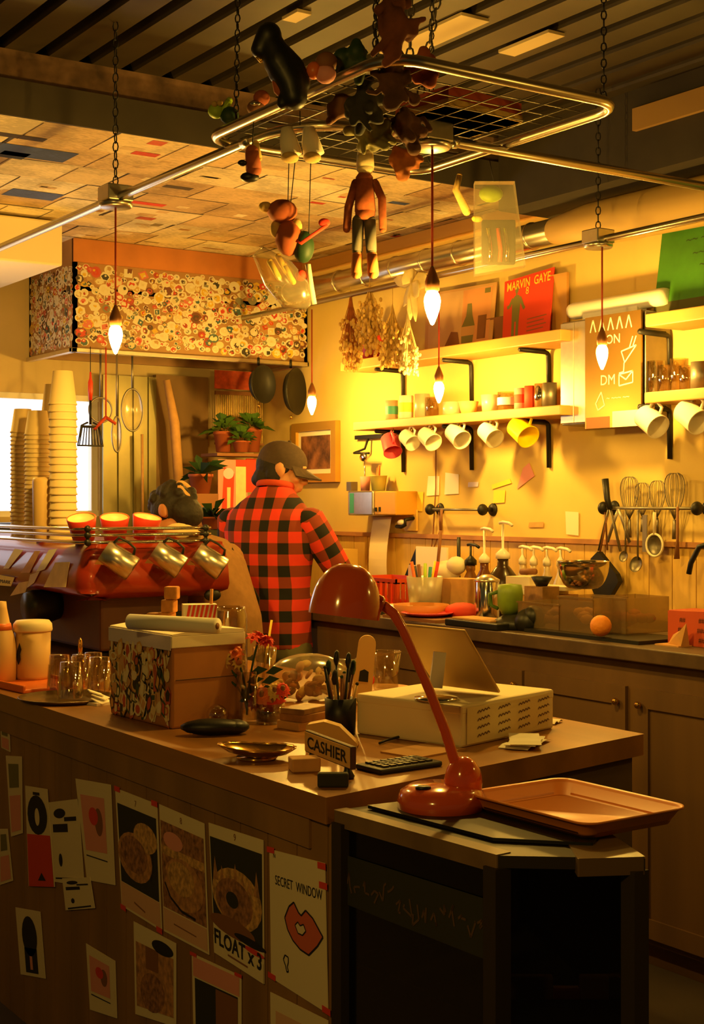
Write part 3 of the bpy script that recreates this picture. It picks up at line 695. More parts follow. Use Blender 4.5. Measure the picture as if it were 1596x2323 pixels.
# tray
tp = thing('serving_tray', 'orange rectangular serving tray with rounded rim beside the desk lamp', 'tray', (1.75, 1.905, FZ + .006), .02)
b = MB(); tw, tl = .126, .163
def rr(w, l, r, z, n=6):
    out = []
    for cx, cy, a0 in ((w - r, l - r, 0), (-w + r, l - r, 90), (-w + r, -l + r, 180), (w - r, -l + r, 270)):
        for k in range(n + 1):
            a = math.radians(a0 + 90 * k / n); out.append((cx + r * math.cos(a), cy + r * math.sin(a), z))
    return out
rings = [rr(tw - .02, tl - .02, .02, .0), rr(tw - .018, tl - .018, .022, .004), rr(tw - .004, tl - .004, .03, .026), rr(tw, tl, .032, .028), rr(tw, tl, .032, .024), rr(tw - .008, tl - .008, .03, .022), rr(tw - .022, tl - .022, .02, -.0035)]
n = len(rings[0]); vs = sum(rings, []); fs = []
for i in range(len(rings) - 1):
    for k in range(n): k2 = (k + 1) % n; fs.append((i * n + k, i * n + k2, (i + 1) * n + k2, (i + 1) * n + k))
fs += [tuple(range(n))[::-1], tuple(range((len(rings) - 1) * n, len(rings) * n))]
b.add(vs, [f[::-1] for f in fs], 0, True); ob('tray_body', b, m_tray, tp, (0, 0, .004))
bpy.context.view_layer.update()

# ------------------------------------------------------------------ things on the service counter
def on(px, py, z=TZ): return ZP(px, py, z)
def rz_view(p=None): return -YAW
# white box with tablet
bx = thing('cash_box', 'big white carton with handwritten columns on one side, under the tablet', 'box', (0, 0, 0))
f0 = V((1.967, 2.511, TZ)); ang = math.radians(15); ex, ey = V((math.cos(ang), math.sin(ang), 0)), V((-math.sin(ang), math.cos(ang), 0))
bw, bl_, bh = .375, .31, .094
bx.location = f0 + ex * bw / 2 + ey * bl_ / 2; bx.rotation_euler = (0, 0, ang)
b = MB().b2((-bw / 2, -bl_ / 2, 0), (bw / 2, bl_ / 2, bh)); ob('carton', b, mat('carton_white', 'f2e4ba', .75), bx, bevel=.006)
b = MB().b2((-bw / 2 - .001, -bl_ / 2 - .001, bh - .022), (bw / 2 + .001, bl_ / 2 + .001, bh + .002)); ob('lid', b, mat('carton_lid', 'f0e2b8', .7), bx, bevel=.006)
Pn = Panel((-bw / 2 + .02, -bl_ / 2 - .0022, bh - .006), (bw / 2 - .03, -bl_ / 2 - .0022, bh - .006), (bw / 2 - .03, -bl_ / 2 - .0022, .006), (-bw / 2 + .02, -bl_ / 2 - .0022, .006), thick=.0005)
if Pn.n.y > 0: Pn.n = -Pn.n
for cx_ in range(4):
    for r_ in range(4):
        u = .12 + .25 * cx_; v = .84 - .22 * r_
        pts = [(u + .018 * k, v + (.035 if k % 2 else -.03) + .008 * k) for k in range(9)]; Pn.line(pts, .0026, 1)
ob('note_sheet', Pn.b, [mat('note_paper', 'ead8a0', .8), mat('pen_ink', '6a4a34', .8)], bx)
tb = thing('tablet', 'silver tablet leaning back on a stand on top of the white carton', 'tablet', f0 + ex * .25 + ey * .17 + V((0, 0, bh + .002)), ang)
tdir = V((0, .52, .85)).normalized(); base = V((.0, -.055, .028))
A, Bq, Cq, Dq = DP(903, 1425, 3.37), DP(1052, 1440, 3.26), DP(1142, 1577, 3.35), DP(985, 1562, 3.46)
inv = Matrix.LocRotScale(tb.location, Euler((0, 0, ang)), None).inverted()
q = [inv @ p for p in (A, Bq, Cq, Dq)]
q[2] = q[1] + (q[3] - q[0])
low = min(p.z for p in q); q = [p - V((0, 0, low - .004)) for p in q]
nn = (q[1] - q[0]).cross(q[3] - q[0]).normalized()
b = MB(); vs = []
for h in (0, .0075):
    for p in q: vs.append(p + nn * h)
b.add(vs, [(0, 1, 2, 3), (7, 6, 5, 4), (0, 4, 5, 1), (1, 5, 6, 2), (2, 6, 7, 3), (3, 7, 4, 0)]); ob('back_shell', b, mat('tablet_silver', 'cfae72', .4, .3), tb, bevel=.003)
mid = (q[0] + q[1] + q[2] + q[3]) / 4; sa_ = [inv @ DP(x, y, d_) for x, y, d_ in ((985, 1478, 3.30), (1012, 1481, 3.29), (1003, 1562, 3.27), (973, 1560, 3.28))]
b = MB().lathe([(0, 0), (.05, 0), (.05, .006), (.02, .009), (0, .009)], 28); sfoot = (sa_[2] + sa_[3]) / 2; sfoot.z = 0; ob('stand_foot', b, m_chrome, tb, sfoot)
b = MB(); b.add(sa_ + [p_ + V((.004, .006, 0)) for p_ in sa_], [(3, 2, 1, 0), (4, 5, 6, 7), (0, 1, 5, 4), (1, 2, 6, 5), (2, 3, 7, 6), (3, 0, 4, 7)])
ob('stand_arm', b, mat('stand_white', 'e9dcc4', .5), tb)
for k, (px, py, lab) in enumerate(((1190, 1690, 'loose pale receipts lying on the counter by the carton with writing'), (1245, 1640, 'small white card standing behind the right end of the carton'), (1165, 1655, 'creased cream receipt half under the carton'))):
    p = on(px, py); b = MB()
    for q_ in range(3 if k == 0 else 1):
        a = .5 + .2 * q_; w_, l_ = (.035, .075) if k == 0 else (.025, .03)
        N = 6
        for i in range(N):
            x0, x1 = -l_ + 2 * l_ * i / N, -l_ + 2 * l_ * (i + 1) / N; z0, z1 = [.002 + .003 * q_ + .006 * math.sin(3 * x / l_ + q_) ** 2 for x in (x0, x1)]
            M_ = Matrix.Rotation(a, 4, 'Z'); t = .0012
            b.add([(x0, -w_, z0), (x1, -w_, z1), (x1, w_, z1), (x0, w_, z0), (x0, -w_, z0 + t), (x1, -w_, z1 + t), (x1, w_, z1 + t), (x0, w_, z0 + t)], [(3, 2, 1, 0), (4, 5, 6, 7), (0, 1, 5, 4), (2, 3, 7, 6), (1, 2, 6, 5), (0, 4, 7, 3)], 0, False, M_)
    one('paper_receipt', b, m_paper, lab, 'receipt', p)
p = f0 + ex * .33 + ey * .24 + V((0, 0, bh + .002)); b = MB(); N = 8
for q_ in range(2):
    for i in range(N):
        a0_, a1_ = 1.6 * i / N, 1.6 * (i + 1) / N; R_ = .035 + .006 * q_; pr_ = lambda a: (R_ * math.sin(a), R_ * (1 - math.cos(a)))
        (x0, z0_), (x1, z1_) = pr_(a0_), pr_(a1_); b.add([(x0, -.012, z0_), (x1, -.012, z1_), (x1, .012, z1_), (x0, .012, z0_), (x0, -.012, z0_ + .001), (x1, -.012, z1_ + .001), (x1, .012, z1_ + .001), (x0, .012, z0_ + .001)], [(3, 2, 1, 0), (4, 5, 6, 7), (0, 1, 5, 4), (2, 3, 7, 6)], 0, True, Matrix.Translation((.01 * q_, .02 * q_, .001)))
one('paper_receipt', b, m_paper, 'curled white receipt standing up behind the tablet on the carton', 'receipt', p, ang)
# cashier sign
a, c = on(697, 1728), on(802, 1772); z0 = .03
u = (c - a); u.z = 0; wdt = u.length; u = u.normalized(); print('SIGN', wdt)
sg = thing('counter_sign', 'small framed sign reading CASHIER on dark feet at the counter corner', 'sign', (a + c) / 2, math.atan2(u.y, u.x))
b = MB().b2((-wdt / 2, -.006, .022), (wdt / 2, .006, .068)); ob('frame', b, mat('sign_frame', '4a3018', .6), sg, bevel=.002)
Pn = Panel((-wdt / 2 + .003, -.0065, .065), (wdt / 2 - .003, -.0065, .065), (wdt / 2 - .003, -.0065, .025), (-wdt / 2 + .003, -.0065, .025), thick=.001)
if Pn.n.y > 0: Pn.n = -Pn.n
Pn.text('CASHIER', .5, .22, .034, 1, .0008, wid=.88, bold=.02)
ob('face', Pn.b, [mat('sign_face', 'e0b468', .7), m_ink], sg)
for x in (-wdt * .38, wdt * .38):
    b = MB().lathe([(.012, 0), (.014, .006), (.008, .016), (.006, .03)], 12); ob('foot', b, m_black, sg, (x, 0, 0))
b = MB().box((0, 0, .014), (.06, .02, .028)); one('card_holder', b, m_dk, 'dark lump of a card holder under the CASHIER sign', 'holder', on(755, 1785), -.6, bevel=.004)
b = MB().prism([(-.032, -.018), (.05, -.016), (.048, .016), (-.028, .02)], .0, .045); p = on(745, 1700)
b = MB(); b.prism([(-.055, 0), (-.055, .052), (-.015, .06), (.02, .05), (.06, .012), (.06, 0)], -.018, .018, M=Matrix.Rotation(math.pi / 2, 4, 'X')); one('tape_dispenser', b, mat('cream_dispenser', 'dcb46c', .5), 'cream wedge-shaped dispenser just behind the CASHIER sign', 'dispenser', p + V((.02, .02, 0)), -YAW - .1, bevel=.006)
for k, (px, py, lab) in enumerate(((690, 1748, 'upper of two small kraft card blocks beside the CASHIER sign'),)):
    b = MB().box((0, 0, .014), (.06, .045, .028)); one('card_block', b, m_kraft, 'small kraft card block between the brass dish and the CASHIER sign', 'card block', on(px, py), -.35, bevel=.003)
# brass shell dish
p = on(583, 1722); b = MB(); N = 40
vs = []; fs = []
rads = [0, .4, .8, .95, 1.0, .96]; zs = [.004, .005, .012, .022, .026, .024]
for i, (r, z) in enumerate(zip(rads, zs)):
    for k in range(N):
        a = 2 * math.pi * k / N; rr_ = (.078 if abs(math.cos(a)) > .0 else .07) * r * (1 + (.06 if k % 2 else 0) * (r > .9)); sx = 1.05; sy = .72 + .08 * math.cos(a)
        vs.append((rr_ * sx * math.cos(a), rr_ * sy * math.sin(a), z + (.008 * max(0, -math.cos(a)) * r)))
for i in range(len(rads) - 1):
    for k in range(N): k2 = (k + 1) % N; fs.append((i * N + k, i * N + k2, (i + 1) * N + k2, (i + 1) * N + k))
b.add(vs, fs, 0, True); b.lathe([(0, 0), (.04, 0), (.045, .006)], 24)
one('shell_dish', b, m_brass, 'shiny brass shell-shaped dish with beaded rim on the counter edge', 'dish', p, -YAW)
b = MB().box((0, 0, .006), (.165, .085, .012)); one('keypad', b, m_black, 'black keypad lying flat between the CASHIER sign and the lamp', 'keypad', on(905, 1742), .05, bevel=.004)
b = MB()
for i in range(7):
    for j in range(4): b.box((-.058 + .019 * i, -.026 + .017 * j, .0135), (.014, .012, .004))
ob('key', b, mat('worn_keys', '2e2619', .5), bpy.data.objects['keypad'])
b = MB().box((0, 0, .002), (.16, .11, .004)); one('paper_pad', b, mat('buff_paper', 'b98a52', .8), 'buff sheet lying in front of the white carton', 'paper', on(960, 1705), .2)
cb = bez(on(860, 1690) + V((0, 0, .004)), on(960, 1650) + V((0, 0, .01)), on(1020, 1720) + V((0, 0, .01)), on(1120, 1650) + V((0, 0, .004)))
c0 = cb[0].copy(); b = MB().tube([q - c0 for q in cb], .003, 0, 6); one('charging_cable', b, m_black, 'thin black cable snaking in front of the white carton', 'cable', c0)
b = MB().ball((0, 0, .02), (.075, .03, .02)); b.ball((.05, .01, .018), (.04, .03, .018)); one('cloth_pouch', b, m_black, 'limp black pouch lying in front of the glass ball', 'pouch', on(480, 1668), -.5)
# pen pot
pp = thing('pen_pot', 'black pot crammed with brushes and pens in front of the white carton', 'pot', on(772, 1664))
b = MB().lathe([(0, 0), (.036, 0), (.038, .085), (.034, .085), (.033, .01), (0, .01)], 28); ob('pot', b, m_black, pp)
for k in range(11):
    a = 2 * math.pi * k / 11 + .2; r = .012 + .012 * (k % 2); top = V((math.cos(a) * (r + .018), math.sin(a) * (r + .018), .12 + .02 * (k % 3)))
    b = MB().tube([V((math.cos(a) * r * .6, math.sin(a) * r * .6, .012)), top], .0034, 0, 8)
    if k % 2 == 0: b.tube([top, top + V((0, 0, .012)), top + V((.002, 0, .03)), top + V((.002, 0, .036))], [.004, .0075, .006, .001], 1, 8)
    else: b.ball(top, .0045, 1, 8)
    ob('brush' if k % 2 == 0 else 'pen', b, [[m_mapl, m_brownp, m_black][k % 3], [m_hair, m_dkgreen, m_black][k % 3]], pp)
pdl = on(815, 1600); b = MB()
b.prism([(-.026, 0), (.026, 0), (.026, .06), (.024, .165)] + [(.024 * math.cos(math.pi * k / 10), .165 + .024 * math.sin(math.pi * k / 10)) for k in range(1, 10)] + [(-.024, .165), (-.027, .06)], -.006, .006, M=Matrix.Rotation(math.pi / 2, 4, 'X'))
b.lathe([(0, 0), (.03, 0), (.03, .008), (0, .008)], 20)
b.prism([(-.013, .062), (.013, .062), (.012, .09), (0, .096), (-.012, .09)], .0062, .0072, 1, M=Matrix.Rotation(math.pi / 2, 4, 'X'), mt=1)
one('wooden_paddle', b, [m_mapl, m_ink], 'upright pale wooden paddle with rounded end beside the pen pot', 'paddle', on(818, 1597), -YAW + .15, rot=(0, math.radians(6), -YAW))
c0_, c1_ = on(770, 1585), on(812, 1590); b = MB().tube([(-.03, 0, 0), (.04, 0, 0)], .005); one('metal_pen', b, m_steel, 'slim silver pen lying above the cookie bag behind the wooden paddle', 'pen', on(795, 1560) + V((0, 0, .006)), -YAW)
# beaker on plate
p = on(868, 1570); b = MB().lathe([(0, .004), (.05, .004), (.085, .014), (.087, .012), (.05, 0), (0, 0)], 32); one('saucer', b, mat('tan_saucer', 'cf9a5e', .3), 'tan plate under the glass beaker behind the white carton', 'plate', p)
bk = thing('glass_beaker', 'wide clear glass beaker standing on the tan plate', 'glass', p + V((.01, 0, .0065)))
b = MB().lathe([(0, 0), (.034, 0), (.037, .01), (.044, .11), (.0425, .11), (.0355, .012), (.03, .006), (0, .006)], 28); ob('beaker_wall', b, m_glass2, bk)
b = MB().tube([(.0445 * math.cos(a), .0445 * math.sin(a), .11) for a in [2 * math.pi * k / 24 for k in range(24)]], .002, 0, 6, True); ob('rim', b, m_glass2, bk)
b = MB().ball((-.04, -.01, .07), (.014, .012, .016)); one('small_flower', b, m_redp, 'tiny red flower leaning on the glass beaker', 'flower', p + V((-.015, -.005, -.03)))
# bag of cookies
p = on(700, 1592); bg_ = thing('cookie_bag', 'bulging clear bag of cookies lying behind the pen pot', 'bag', p, -YAW)
b = MB(); b.ball((0, .02, .066), (.115, .06, .066), 0, 24); b.tube([(.09, .02, .085), (.13, .02, .10), (.16, .02, .11)], [.035, .016, .026], 0, 14, ry=[.02, .006, .006]); ob('bag_film', b, m_film, bg_)
for k in range(44):
    x = rnd.uniform(-.092, .092); y = .02 + rnd.uniform(-.035, .035) * math.sqrt(1 - (x / .1) ** 2); r = abs(x); z = .014 + rnd.random() * .085
    b = MB().lathe([(0, 0), (.014, 0), (.017, .004), (.013, .009), (0, .01)], 12, M=Matrix.Rotation(rnd.uniform(0, 6), 4, 'Z') @ Matrix.Rotation(rnd.uniform(.3, 1.6), 4, 'X'))
    ob('cookie', b, [m_bread, m_kraft, m_brownp, m_straw][k % 4], bg_, (x, y, .012 + (z - .012) * (1 - .75 * (r / .1) ** 2)))
# box of tins / books
for k, (z, w_, l_, h_, m_) in enumerate(((0, .11, .08, .02, m_kraft), (.02, .10, .075, .018, mat('worn_cover', 'a8763e', .6, nz=.3, nscale=30)), (.038, .105, .07, .014, m_cork))):
    b = MB().box((0, 0, h_ / 2), (w_, l_, h_)); one('small_book', b, m_, ['lowest kraft booklet of the little pile between flower glass and pen pot', 'middle worn booklet of the little pile between flower glass and pen pot', 'top printed booklet of the little pile between flower glass and pen pot'][k], 'book', on(690, 1650, TZ) + V((0, 0, z)), .2 + .1 * k, 'booklets by the pen pot', bevel=.002)
b = MB().lathe([(0, 0), (.022, 0), (.026, .004), (.008, .009), (0, .02)], 20); b.ball((0, 0, .032), .026, 0, 20); one('glass_ball', b, m_glass2, 'small clear glass ball ornament in front of the stickered napkin box', 'ornament', on(492, 1652))
# flowers
def petals(b, c, nrm, r, n, m, mc, rc):
    nrm = V(nrm).normalized(); u = nrm.orthogonal().normalized(); w = nrm.cross(u); c = V(c)
    for k in range(n):
        a = 2 * math.pi * k / n; d = u * math.cos(a) + w * math.sin(a); t = nrm.cross(d); q = c + d * r * .55
        b.add([c + d * rc * .5 + t * r * .1, q + t * r * .22 + nrm * .003, c + d * r - nrm * .003, q - t * r * .22 + nrm * .003, c + d * rc * .5 - t * r * .1], [(0, 1, 2, 3, 4)], m)
    b.ball(c + nrm * .003, (rc, rc, rc), mc, 10)
vs_ = thing('flower_vase', 'tall clear vase holding sunflowers and red blossoms by the napkin box', 'vase', on(560, 1640))
b = MB().lathe([(0, 0), (.03, 0), (.032, .006), (.028, .13), (.026, .13), (.029, .01), (0, .008)], 24); ob('vase_glass', b, m_glass2, vs_)
H = lambda px, py, o=0: V(((px - 560) * .00107 * CA + o * SA, -(px - 560) * .00107 * SA + o * CA, (1640 - py) * .00107))
for (px, py, r, k) in ((497, 1490, .034, 0), (533, 1475, .026, 1), (587, 1445, .04, 2), (540, 1500, .02, 3), (465, 1515, .012, 4)):
    b = MB().tube(bez((0, 0, .02), (0, 0, .1), H(px, py) * .7 + V((0, 0, .03)), H(px, py)), .003, 0, 6)
    ob('stem', b, m_dkgreen, vs_)
    b = MB(); hh = H(px, py)
    if k == 0: petals(b, hh, -CFW - CR * .5 + V((0, 0, .2)), r, 16, 0, 1, .014)
    elif k == 2:
        for q_ in range(9): petals(b, hh + V((rnd.uniform(-.02, .02), rnd.uniform(-.02, .02), rnd.uniform(-.012, .02))), V((rnd.uniform(-1, 1), rnd.uniform(-1, 1), 1.2)), .022, 6, 0, 0, .004)
    else: petals(b, hh, -CFW + V((.3, 0, .5)), r, 10, 0, 1, .008)
    ob('blossom', b, [[m_straw, m_orange, m_redp, m_straw, m_lime][k], [m_ink, m_orange, m_redp, m_rust, m_lime][k]], vs_)
b = MB()
for k in range(9):
    a = H(565 - 25 + 9 * k, 1590 - 22 * (k % 4)); b.add([a, a + CR * .02 + V((0, 0, .018)), a + CR * .045 + V((0, 0, .01)), a + CR * .02 - V((0, 0, .004))], [(0, 1, 2, 3)])
ob('leaf', b, m_dkgreen, vs_)
fg = thing('flower_glass', 'low square glass of orange and red flowers in front of the cookie bag', 'vase', on(612, 1640))
b = MB().lathe([(0, 0), (.034, 0), (.037, .05), (.035, .05), (.032, .006), (0, .006)], 20); ob('glass', b, m_glass2, fg)
b = MB().lathe([(0, .007), (.031, .007), (.033, .03), (0, .03)], 20); ob('water', b, mat('murky_water', '4a3a1e', .1), fg)
for (x, z, m_, r) in ((-.02, .075, m_orange, .026), (.012, .085, m_straw, .02), (.032, .088, m_redp, .018), (-.035, .06, m_redp, .02), (.005, .06, m_redp, .03)):
    b = MB(); cc_ = CR * x + V((0, 0, z)) - CFW * .004
    for q_ in range(3): petals(b, cc_ + V((0, 0, -.004 * q_)), -CFW + V((x * 10, 0, .6)), r * (1 + .12 * q_), 11, 0, 1, .006)
    ob('blossom', b, [m_, m_brownp], fg)
b = MB().tube([V((.0, 0, .03)), CR * .015 + V((0, 0, .06))], .002); ob('stem', b, m_dkgreen, fg)

# stickered napkin box
nb = thing('napkin_box', 'tall tan box with one side plastered in black and red cartoon-style stickers', 'box', (1.549, 3.108, TZ), math.radians(3))
BW, BL, BH = .205, .325, .226
b = MB().b2((0, 0, 0), (BW, BL, BH * .985)); ob('box_body', b, mat('tan_box', 'b5783f', .65, nz=.1, nscale=8), nb, bevel=.006)
b = MB().b2((-.003, -.003, BH - .03), (BW + .003, BL + .003, BH)); b.prism([(0, BH), (BW, BH), (BW, BH + .008), (BW * .5, BH + .016), (0, BH + .004)], -.003, BL, M=Matrix(((1, 0, 0, 0), (0, 0, 1, 0), (0, 1, 0, 0), (0, 0, 0, 1)))); ob('lid', b, m_cream, nb, bevel=.004)
b = MB().b2((-.0045, .0, BH - .035), (-.003, BL, BH)); ob('label_strip', b, m_pale, nb)
b = MB().b2((BW * .05, -.0015, BH * .52), (BW * .95, 0, BH * .525)); ob('seam', b, m_dk, nb)
b = MB(); SC_ = SC; SC = ['efe4c0', 'e8d8b4', 'd8a878', '14160f', '1a1c14', 'c8502e', 'd9a860', '1c1c14', 'c05a3a', 'e9d4a4', '2a4a30', 'dcb070', 'f0e0c0']
def fn_(u, v, h): return (-.001 - h, min(BL, max(0, BL - u)), max(0.0, v))
put = []
for _ in range(220):
    u, v = rnd.uniform(.012, BL - .012), rnd.uniform(.015, BH - .04); w_, h_ = rnd.uniform(.006, .02), rnd.uniform(.01, .03); a = rnd.uniform(-.5, .5)
    hh = .0004 + .00002 * _; n_ = rnd.choice([4, 5, 6, 9]); c1_, c2_ = hexc(rnd.choice(SC)), hexc(rnd.choice(SC))
    for f, c in ((1, c1_), (.66, c2_)):
        b.add([fn_(u + f * (w_ * math.cos(t) * math.cos(a) - h_ * math.sin(t) * math.sin(a)), v + f * (w_ * math.cos(t) * math.sin(a) + h_ * math.sin(t) * math.cos(a)), hh + (0 if f == 1 else .00001)) for t in [2 * math.pi * k / n_ + .5 for k in range(n_)]], [tuple(range(n_))], 0, col=c)
ob('sticker', b, m_col, nb); SC = SC_
tz = TZ + BH + .012
rl = on(420, 1425, tz); b = MB().lathe([(.019, -.13), (.019, .13)], 20, M=Matrix.Rotation(math.pi / 2, 4, 'X')); b.lathe([(.008, -.131), (.008, .131)], 14, 1, M=Matrix.Rotation(math.pi / 2, 4, 'X'))
p0, p1 = ZP(302, 1428, tz), ZP(520, 1440, tz); dd = (p1 - p0); dd.z = 0
one('paper_roll', b, [m_paper, m_brownp], 'cream paper roll lying along the top of the stickered box', 'roll', (p0 + p1) / 2 + V((-.01, .02, .019)), math.atan2(dd.y, dd.x) + math.pi / 2)
def ontop(px, py, d): p = DP(px, py, d); return p
for k, (px, py, w_, lab) in enumerate(((352, 1402, .034, 'lone rough toasted cube beside the cube stack on the stickered box'), (378, 1399, .036, 'lowest toasted cube of the stack on the stickered box'), (384, 1372, .034, 'middle toasted cube of the stack on the stickered box'), (390, 1345, .034, 'top toasted cube of the stack on the stickered box'))):
    p = DP(px, py, 3.60); b = MB().box((0, 0, w_ / 2), (w_, w_, w_ * .95)); zz = tz + (0 if k < 2 else (w_ * .98) * (k - 1)); one('toasted_cube', b, m_bread, lab, 'snack', (p.x, p.y, zz), .4 + .15 * k, 'toasted cubes', bevel=.004)
sb = thing('straw_box', 'red and cream striped carton with a paper straw on the stickered box', 'box', DP(452, 1408, 3.56), -YAW + .2); sb.location.z = tz
b = MB().b2((-.042, -.025, 0), (.042, .025, .058)); ob('carton', b, m_cream, sb)
b = MB()
for k in range(7):
    x0 = -.04 + .011 * k; b.add([(x0, -.0256, .001), (x0 + .006, -.0256, .001), (min(.0419, x0 + .018), -.0256, .057), (x0 + .011, -.0256, .057)], [(0, 1, 2, 3)])
ob('stripe', b, m_redp, sb)
b = MB().tube([(.028, 0, .02), (.031, 0, .095)], .004); ob('paper_straw', b, m_bread, sb)
jr = thing('glass_jar', 'short clear glass jar behind the striped carton', 'jar', DP(522, 1440, 3.8)); jr.location.z = TZ
b = MB().lathe([(0, 0), (.042, 0), (.046, .01), (.046, .25), (.041, .262), (.041, .272), (.039, .272), (.039, .26), (.043, .248), (.043, .012), (0, .01)], 24); ob('jar_wall', b, m_glass2, jr)
b = MB().lathe([(0, .012), (.042, .012), (.042, .20), (0, .20)], 20); ob('filling', b, m_cork, jr)
tg = thing('drink_tumbler', 'clear tumbler with a yellow straw behind the tall flower vase', 'glass', on(600, 1560))
b = MB().lathe([(0, 0), (.03, 0), (.036, .12), (.034, .12), (.028, .006), (0, .006)], 20); ob('tumbler_wall', b, m_glass2, tg)
b = MB().tube([(-.01, 0, .01), (.024, 0, .20)], .0035); ob('straw', b, m_yelp, tg)

# round tray with upturned glasses
p = on(150, 1588); b = MB().lathe([(0, .003), (.115, .003), (.13, .012), (.133, .01), (.118, 0), (0, 0)], 40); one('round_tray', b, mat('tarnished_tray', '6a563a', .3, .7), 'dark round metal tray holding upturned glasses on the counter', 'tray', p)
gl = None
for k, (px, py, s_, lab) in enumerate(((160, 1592, 1, 'upturned tumbler closest to the rim of the round tray'), (135, 1572, 1, 'upturned tumbler touching the white canister side of the tray'), (185, 1566, .95, 'upturned tumbler at the middle of the round tray'), (226, 1578, 1, 'upturned tumbler beside the stickered napkin box'), (212, 1556, .9, 'upturned tumbler half hidden behind the others on the tray'))):
    if gl is None:
        gl = thing('tumbler', lab, 'glass', p)
        b = MB().lathe([(.036, 0), (.028, .098), (.0, .1), (0, .088), (.0262, .086), (.0335, 0)], 22, cap=False); ob('tumbler_wall', b, m_glass2, gl)
        b = MB()
        for j in range(12): a = 2 * math.pi * j / 12; b.tube([(.0355 * math.cos(a), .0355 * math.sin(a), .004), (.0305 * math.cos(a), .0305 * math.sin(a), .07)], .0016, 0, 5)
        ob('flute', b, m_glass, gl); g = gl
    else: g = dup(gl)
    q = on(px, py); g.location = (q.x, q.y, TZ + .0125 if k != 9 else TZ); g['label'] = lab; g['group'] = 'upturned glasses on the round tray'; g.scale = (s_,) * 3
b = MB().ball((0, 0, .1), (.008, .008, .03), 0, 8); b.lathe([(0, 0), (.026, 0), (.028, .07), (.006, .075), (.006, .09)], 16); one('brass_bell', b, m_brass, 'small brass bell with upright handle behind the upturned glasses', 'bell', on(182, 1540))
b = MB()
for k in range(3): b.box((.012 * k, .01 * k, .012 + .006 * k), (.05, .04, .003), 0, Matrix.Rotation(.3 + .4 * k, 4, 'Z') @ Matrix.Rotation(.35, 4, 'X'))
b.box((0, 0, .004), (.06, .05, .008)); one('napkin', b, m_paper, 'crumpled white napkins between the round tray and the stickered box', 'napkin', on(228, 1598), .2)
b = MB().box((0, 0, .006), (.2, .3, .012)); b.box((-.095, 0, .014), (.01, .3, .018)); b.box((.095, 0, .014), (.01, .3, .018)); one('red_tray', b, m_orange, 'orange-red tray under the white canister', 'tray', on(70, 1556), .1, bevel=.004)
cn = thing('canister', 'frosted white canister with cream lid and black leaf emblem', 'canister', on(74, 1548) + V((0, 0, .012)), -YAW)
b = MB().lathe([(0, 0), (.05, 0), (.052, .01), (.055, .15), (0, .15)], 32); ob('canister_body', b, mat('canister_plastic', 'cfa768', .5), cn)
b = MB().lathe([(.058, .145), (.06, .15), (.058, .168), (.05, .178), (0, .18)], 32); ob('lid', b, mat('canister_lid', 'ecdcae', .5), cn)
b = MB(); 
for (x0, z0, w_, h_, m_) in ((-.036, .085, .011, .048, 0),):
    pts = [(0, -1), (.7, -.5), (.55, 0), (1, .4), (.3, 1), (-.2, .5), (-.5, .2), (-.8, -.4)]
    b.add([(-.033 + .011 * x, -math.sqrt(max(0, .0555 ** 2 - (-.033 + .011 * x) ** 2)) - .0008, .08 + .034 * z) for x, z in pts], [tuple(range(8))[::-1]])
ob('emblem', b, m_ink, cn)
bt = thing('squeeze_bottle', 'pale squeeze bottle with an orange band beside the canister', 'bottle', on(2, 1552), 0)
b = MB().lathe([(0, 0), (.045, 0), (.047, .1), (.04, .15), (.03, .17), (.018, .23), (.016, .25), (0, .252)], 24); ob('bottle_body', b, mat('pale_bottle', 'd8b070', .5), bt)
b = MB().lathe([(.0335, .165), (.029, .185), (.0295, .185), (.034, .165)], 24); ob('band', b, m_orange, bt)
# ================================================================== espresso machine
MX = 1.9
MY = XP(186, 1200, MX).y
ml, mdp = 2.0, YP(520, 1200, XP(186, 1200, MX).y).x - MX
mz = TZ
mc = thing('espresso_machine', 'long red espresso machine with steel cup rails, its end towards the flower vase', 'espresso machine', (MX, MY, mz))
zt = lambda py: YP(300, py, MY).z - mz
zlo, zhi = zt(1345), zt(1232)
def lpath(off, R=.07):
    """path along the long rear side, round the corner and along the end, offset outwards"""
    R = R + off; out = [(-off, ml)]
    out += [(-off, ml * (1 - k / 8)) for k in range(1, 8)]
    for k in range(9):
        a = math.pi + math.pi / 2 * k / 8; out.append((-off + R + R * math.cos(a), -off + R + R * math.sin(a)))
    out += [(R + (mdp - R) * k / 6, -off) for k in range(1, 7)]
    return out
b = MB(); prof = [(-.14, zlo - .03), (-.012, zlo), (.0, zlo + .02), (-.006, zlo + .07), (-.03, zhi - .03), (-.06, zhi), (-.2, zhi + .001)]
rows = [[(x, y, z) for x, y in lpath(o)] for o, z in prof]; n = len(rows[0]); vs = sum(rows, []); fs = []
for i in range(len(rows) - 1):
    for k in range(n - 1): fs.append((i * n + k, (i + 1) * n + k, (i + 1) * n + k + 1, i * n + k + 1))
b.add(vs, fs, 0, True); b.b2((.15, .15, zhi - .006), (mdp - .005, ml, zhi - .001)); b.b2((mdp - .03, .05, zlo), (mdp - .001, ml, zhi - .002))
ob('outer_panel', b, m_mred, mc)
b = MB().b2((.12, .12, .03), (mdp - .1, ml, zlo - .005)); ob('lower_body', b, m_dkred, mc, bevel=.01)
for x, y in ((.16, .2), (.16, 1.8), (mdp - .16, .2)):
    b = MB().lathe([(.03, 0), (.03, .02), (.022, .03)], 16); ob('foot', b, m_black, mc, (x, y, 0))
for z in (zt(1199), zt(1213), zt(1229)):
    b = MB().tube([(x, y, z) for x, y in lpath(.008)[:-1]] + [(YP(468, 1200, MY).x - MX, -.008, z)], .0062, 0, 10); ob('cup_rail', b, m_chrome, mc)
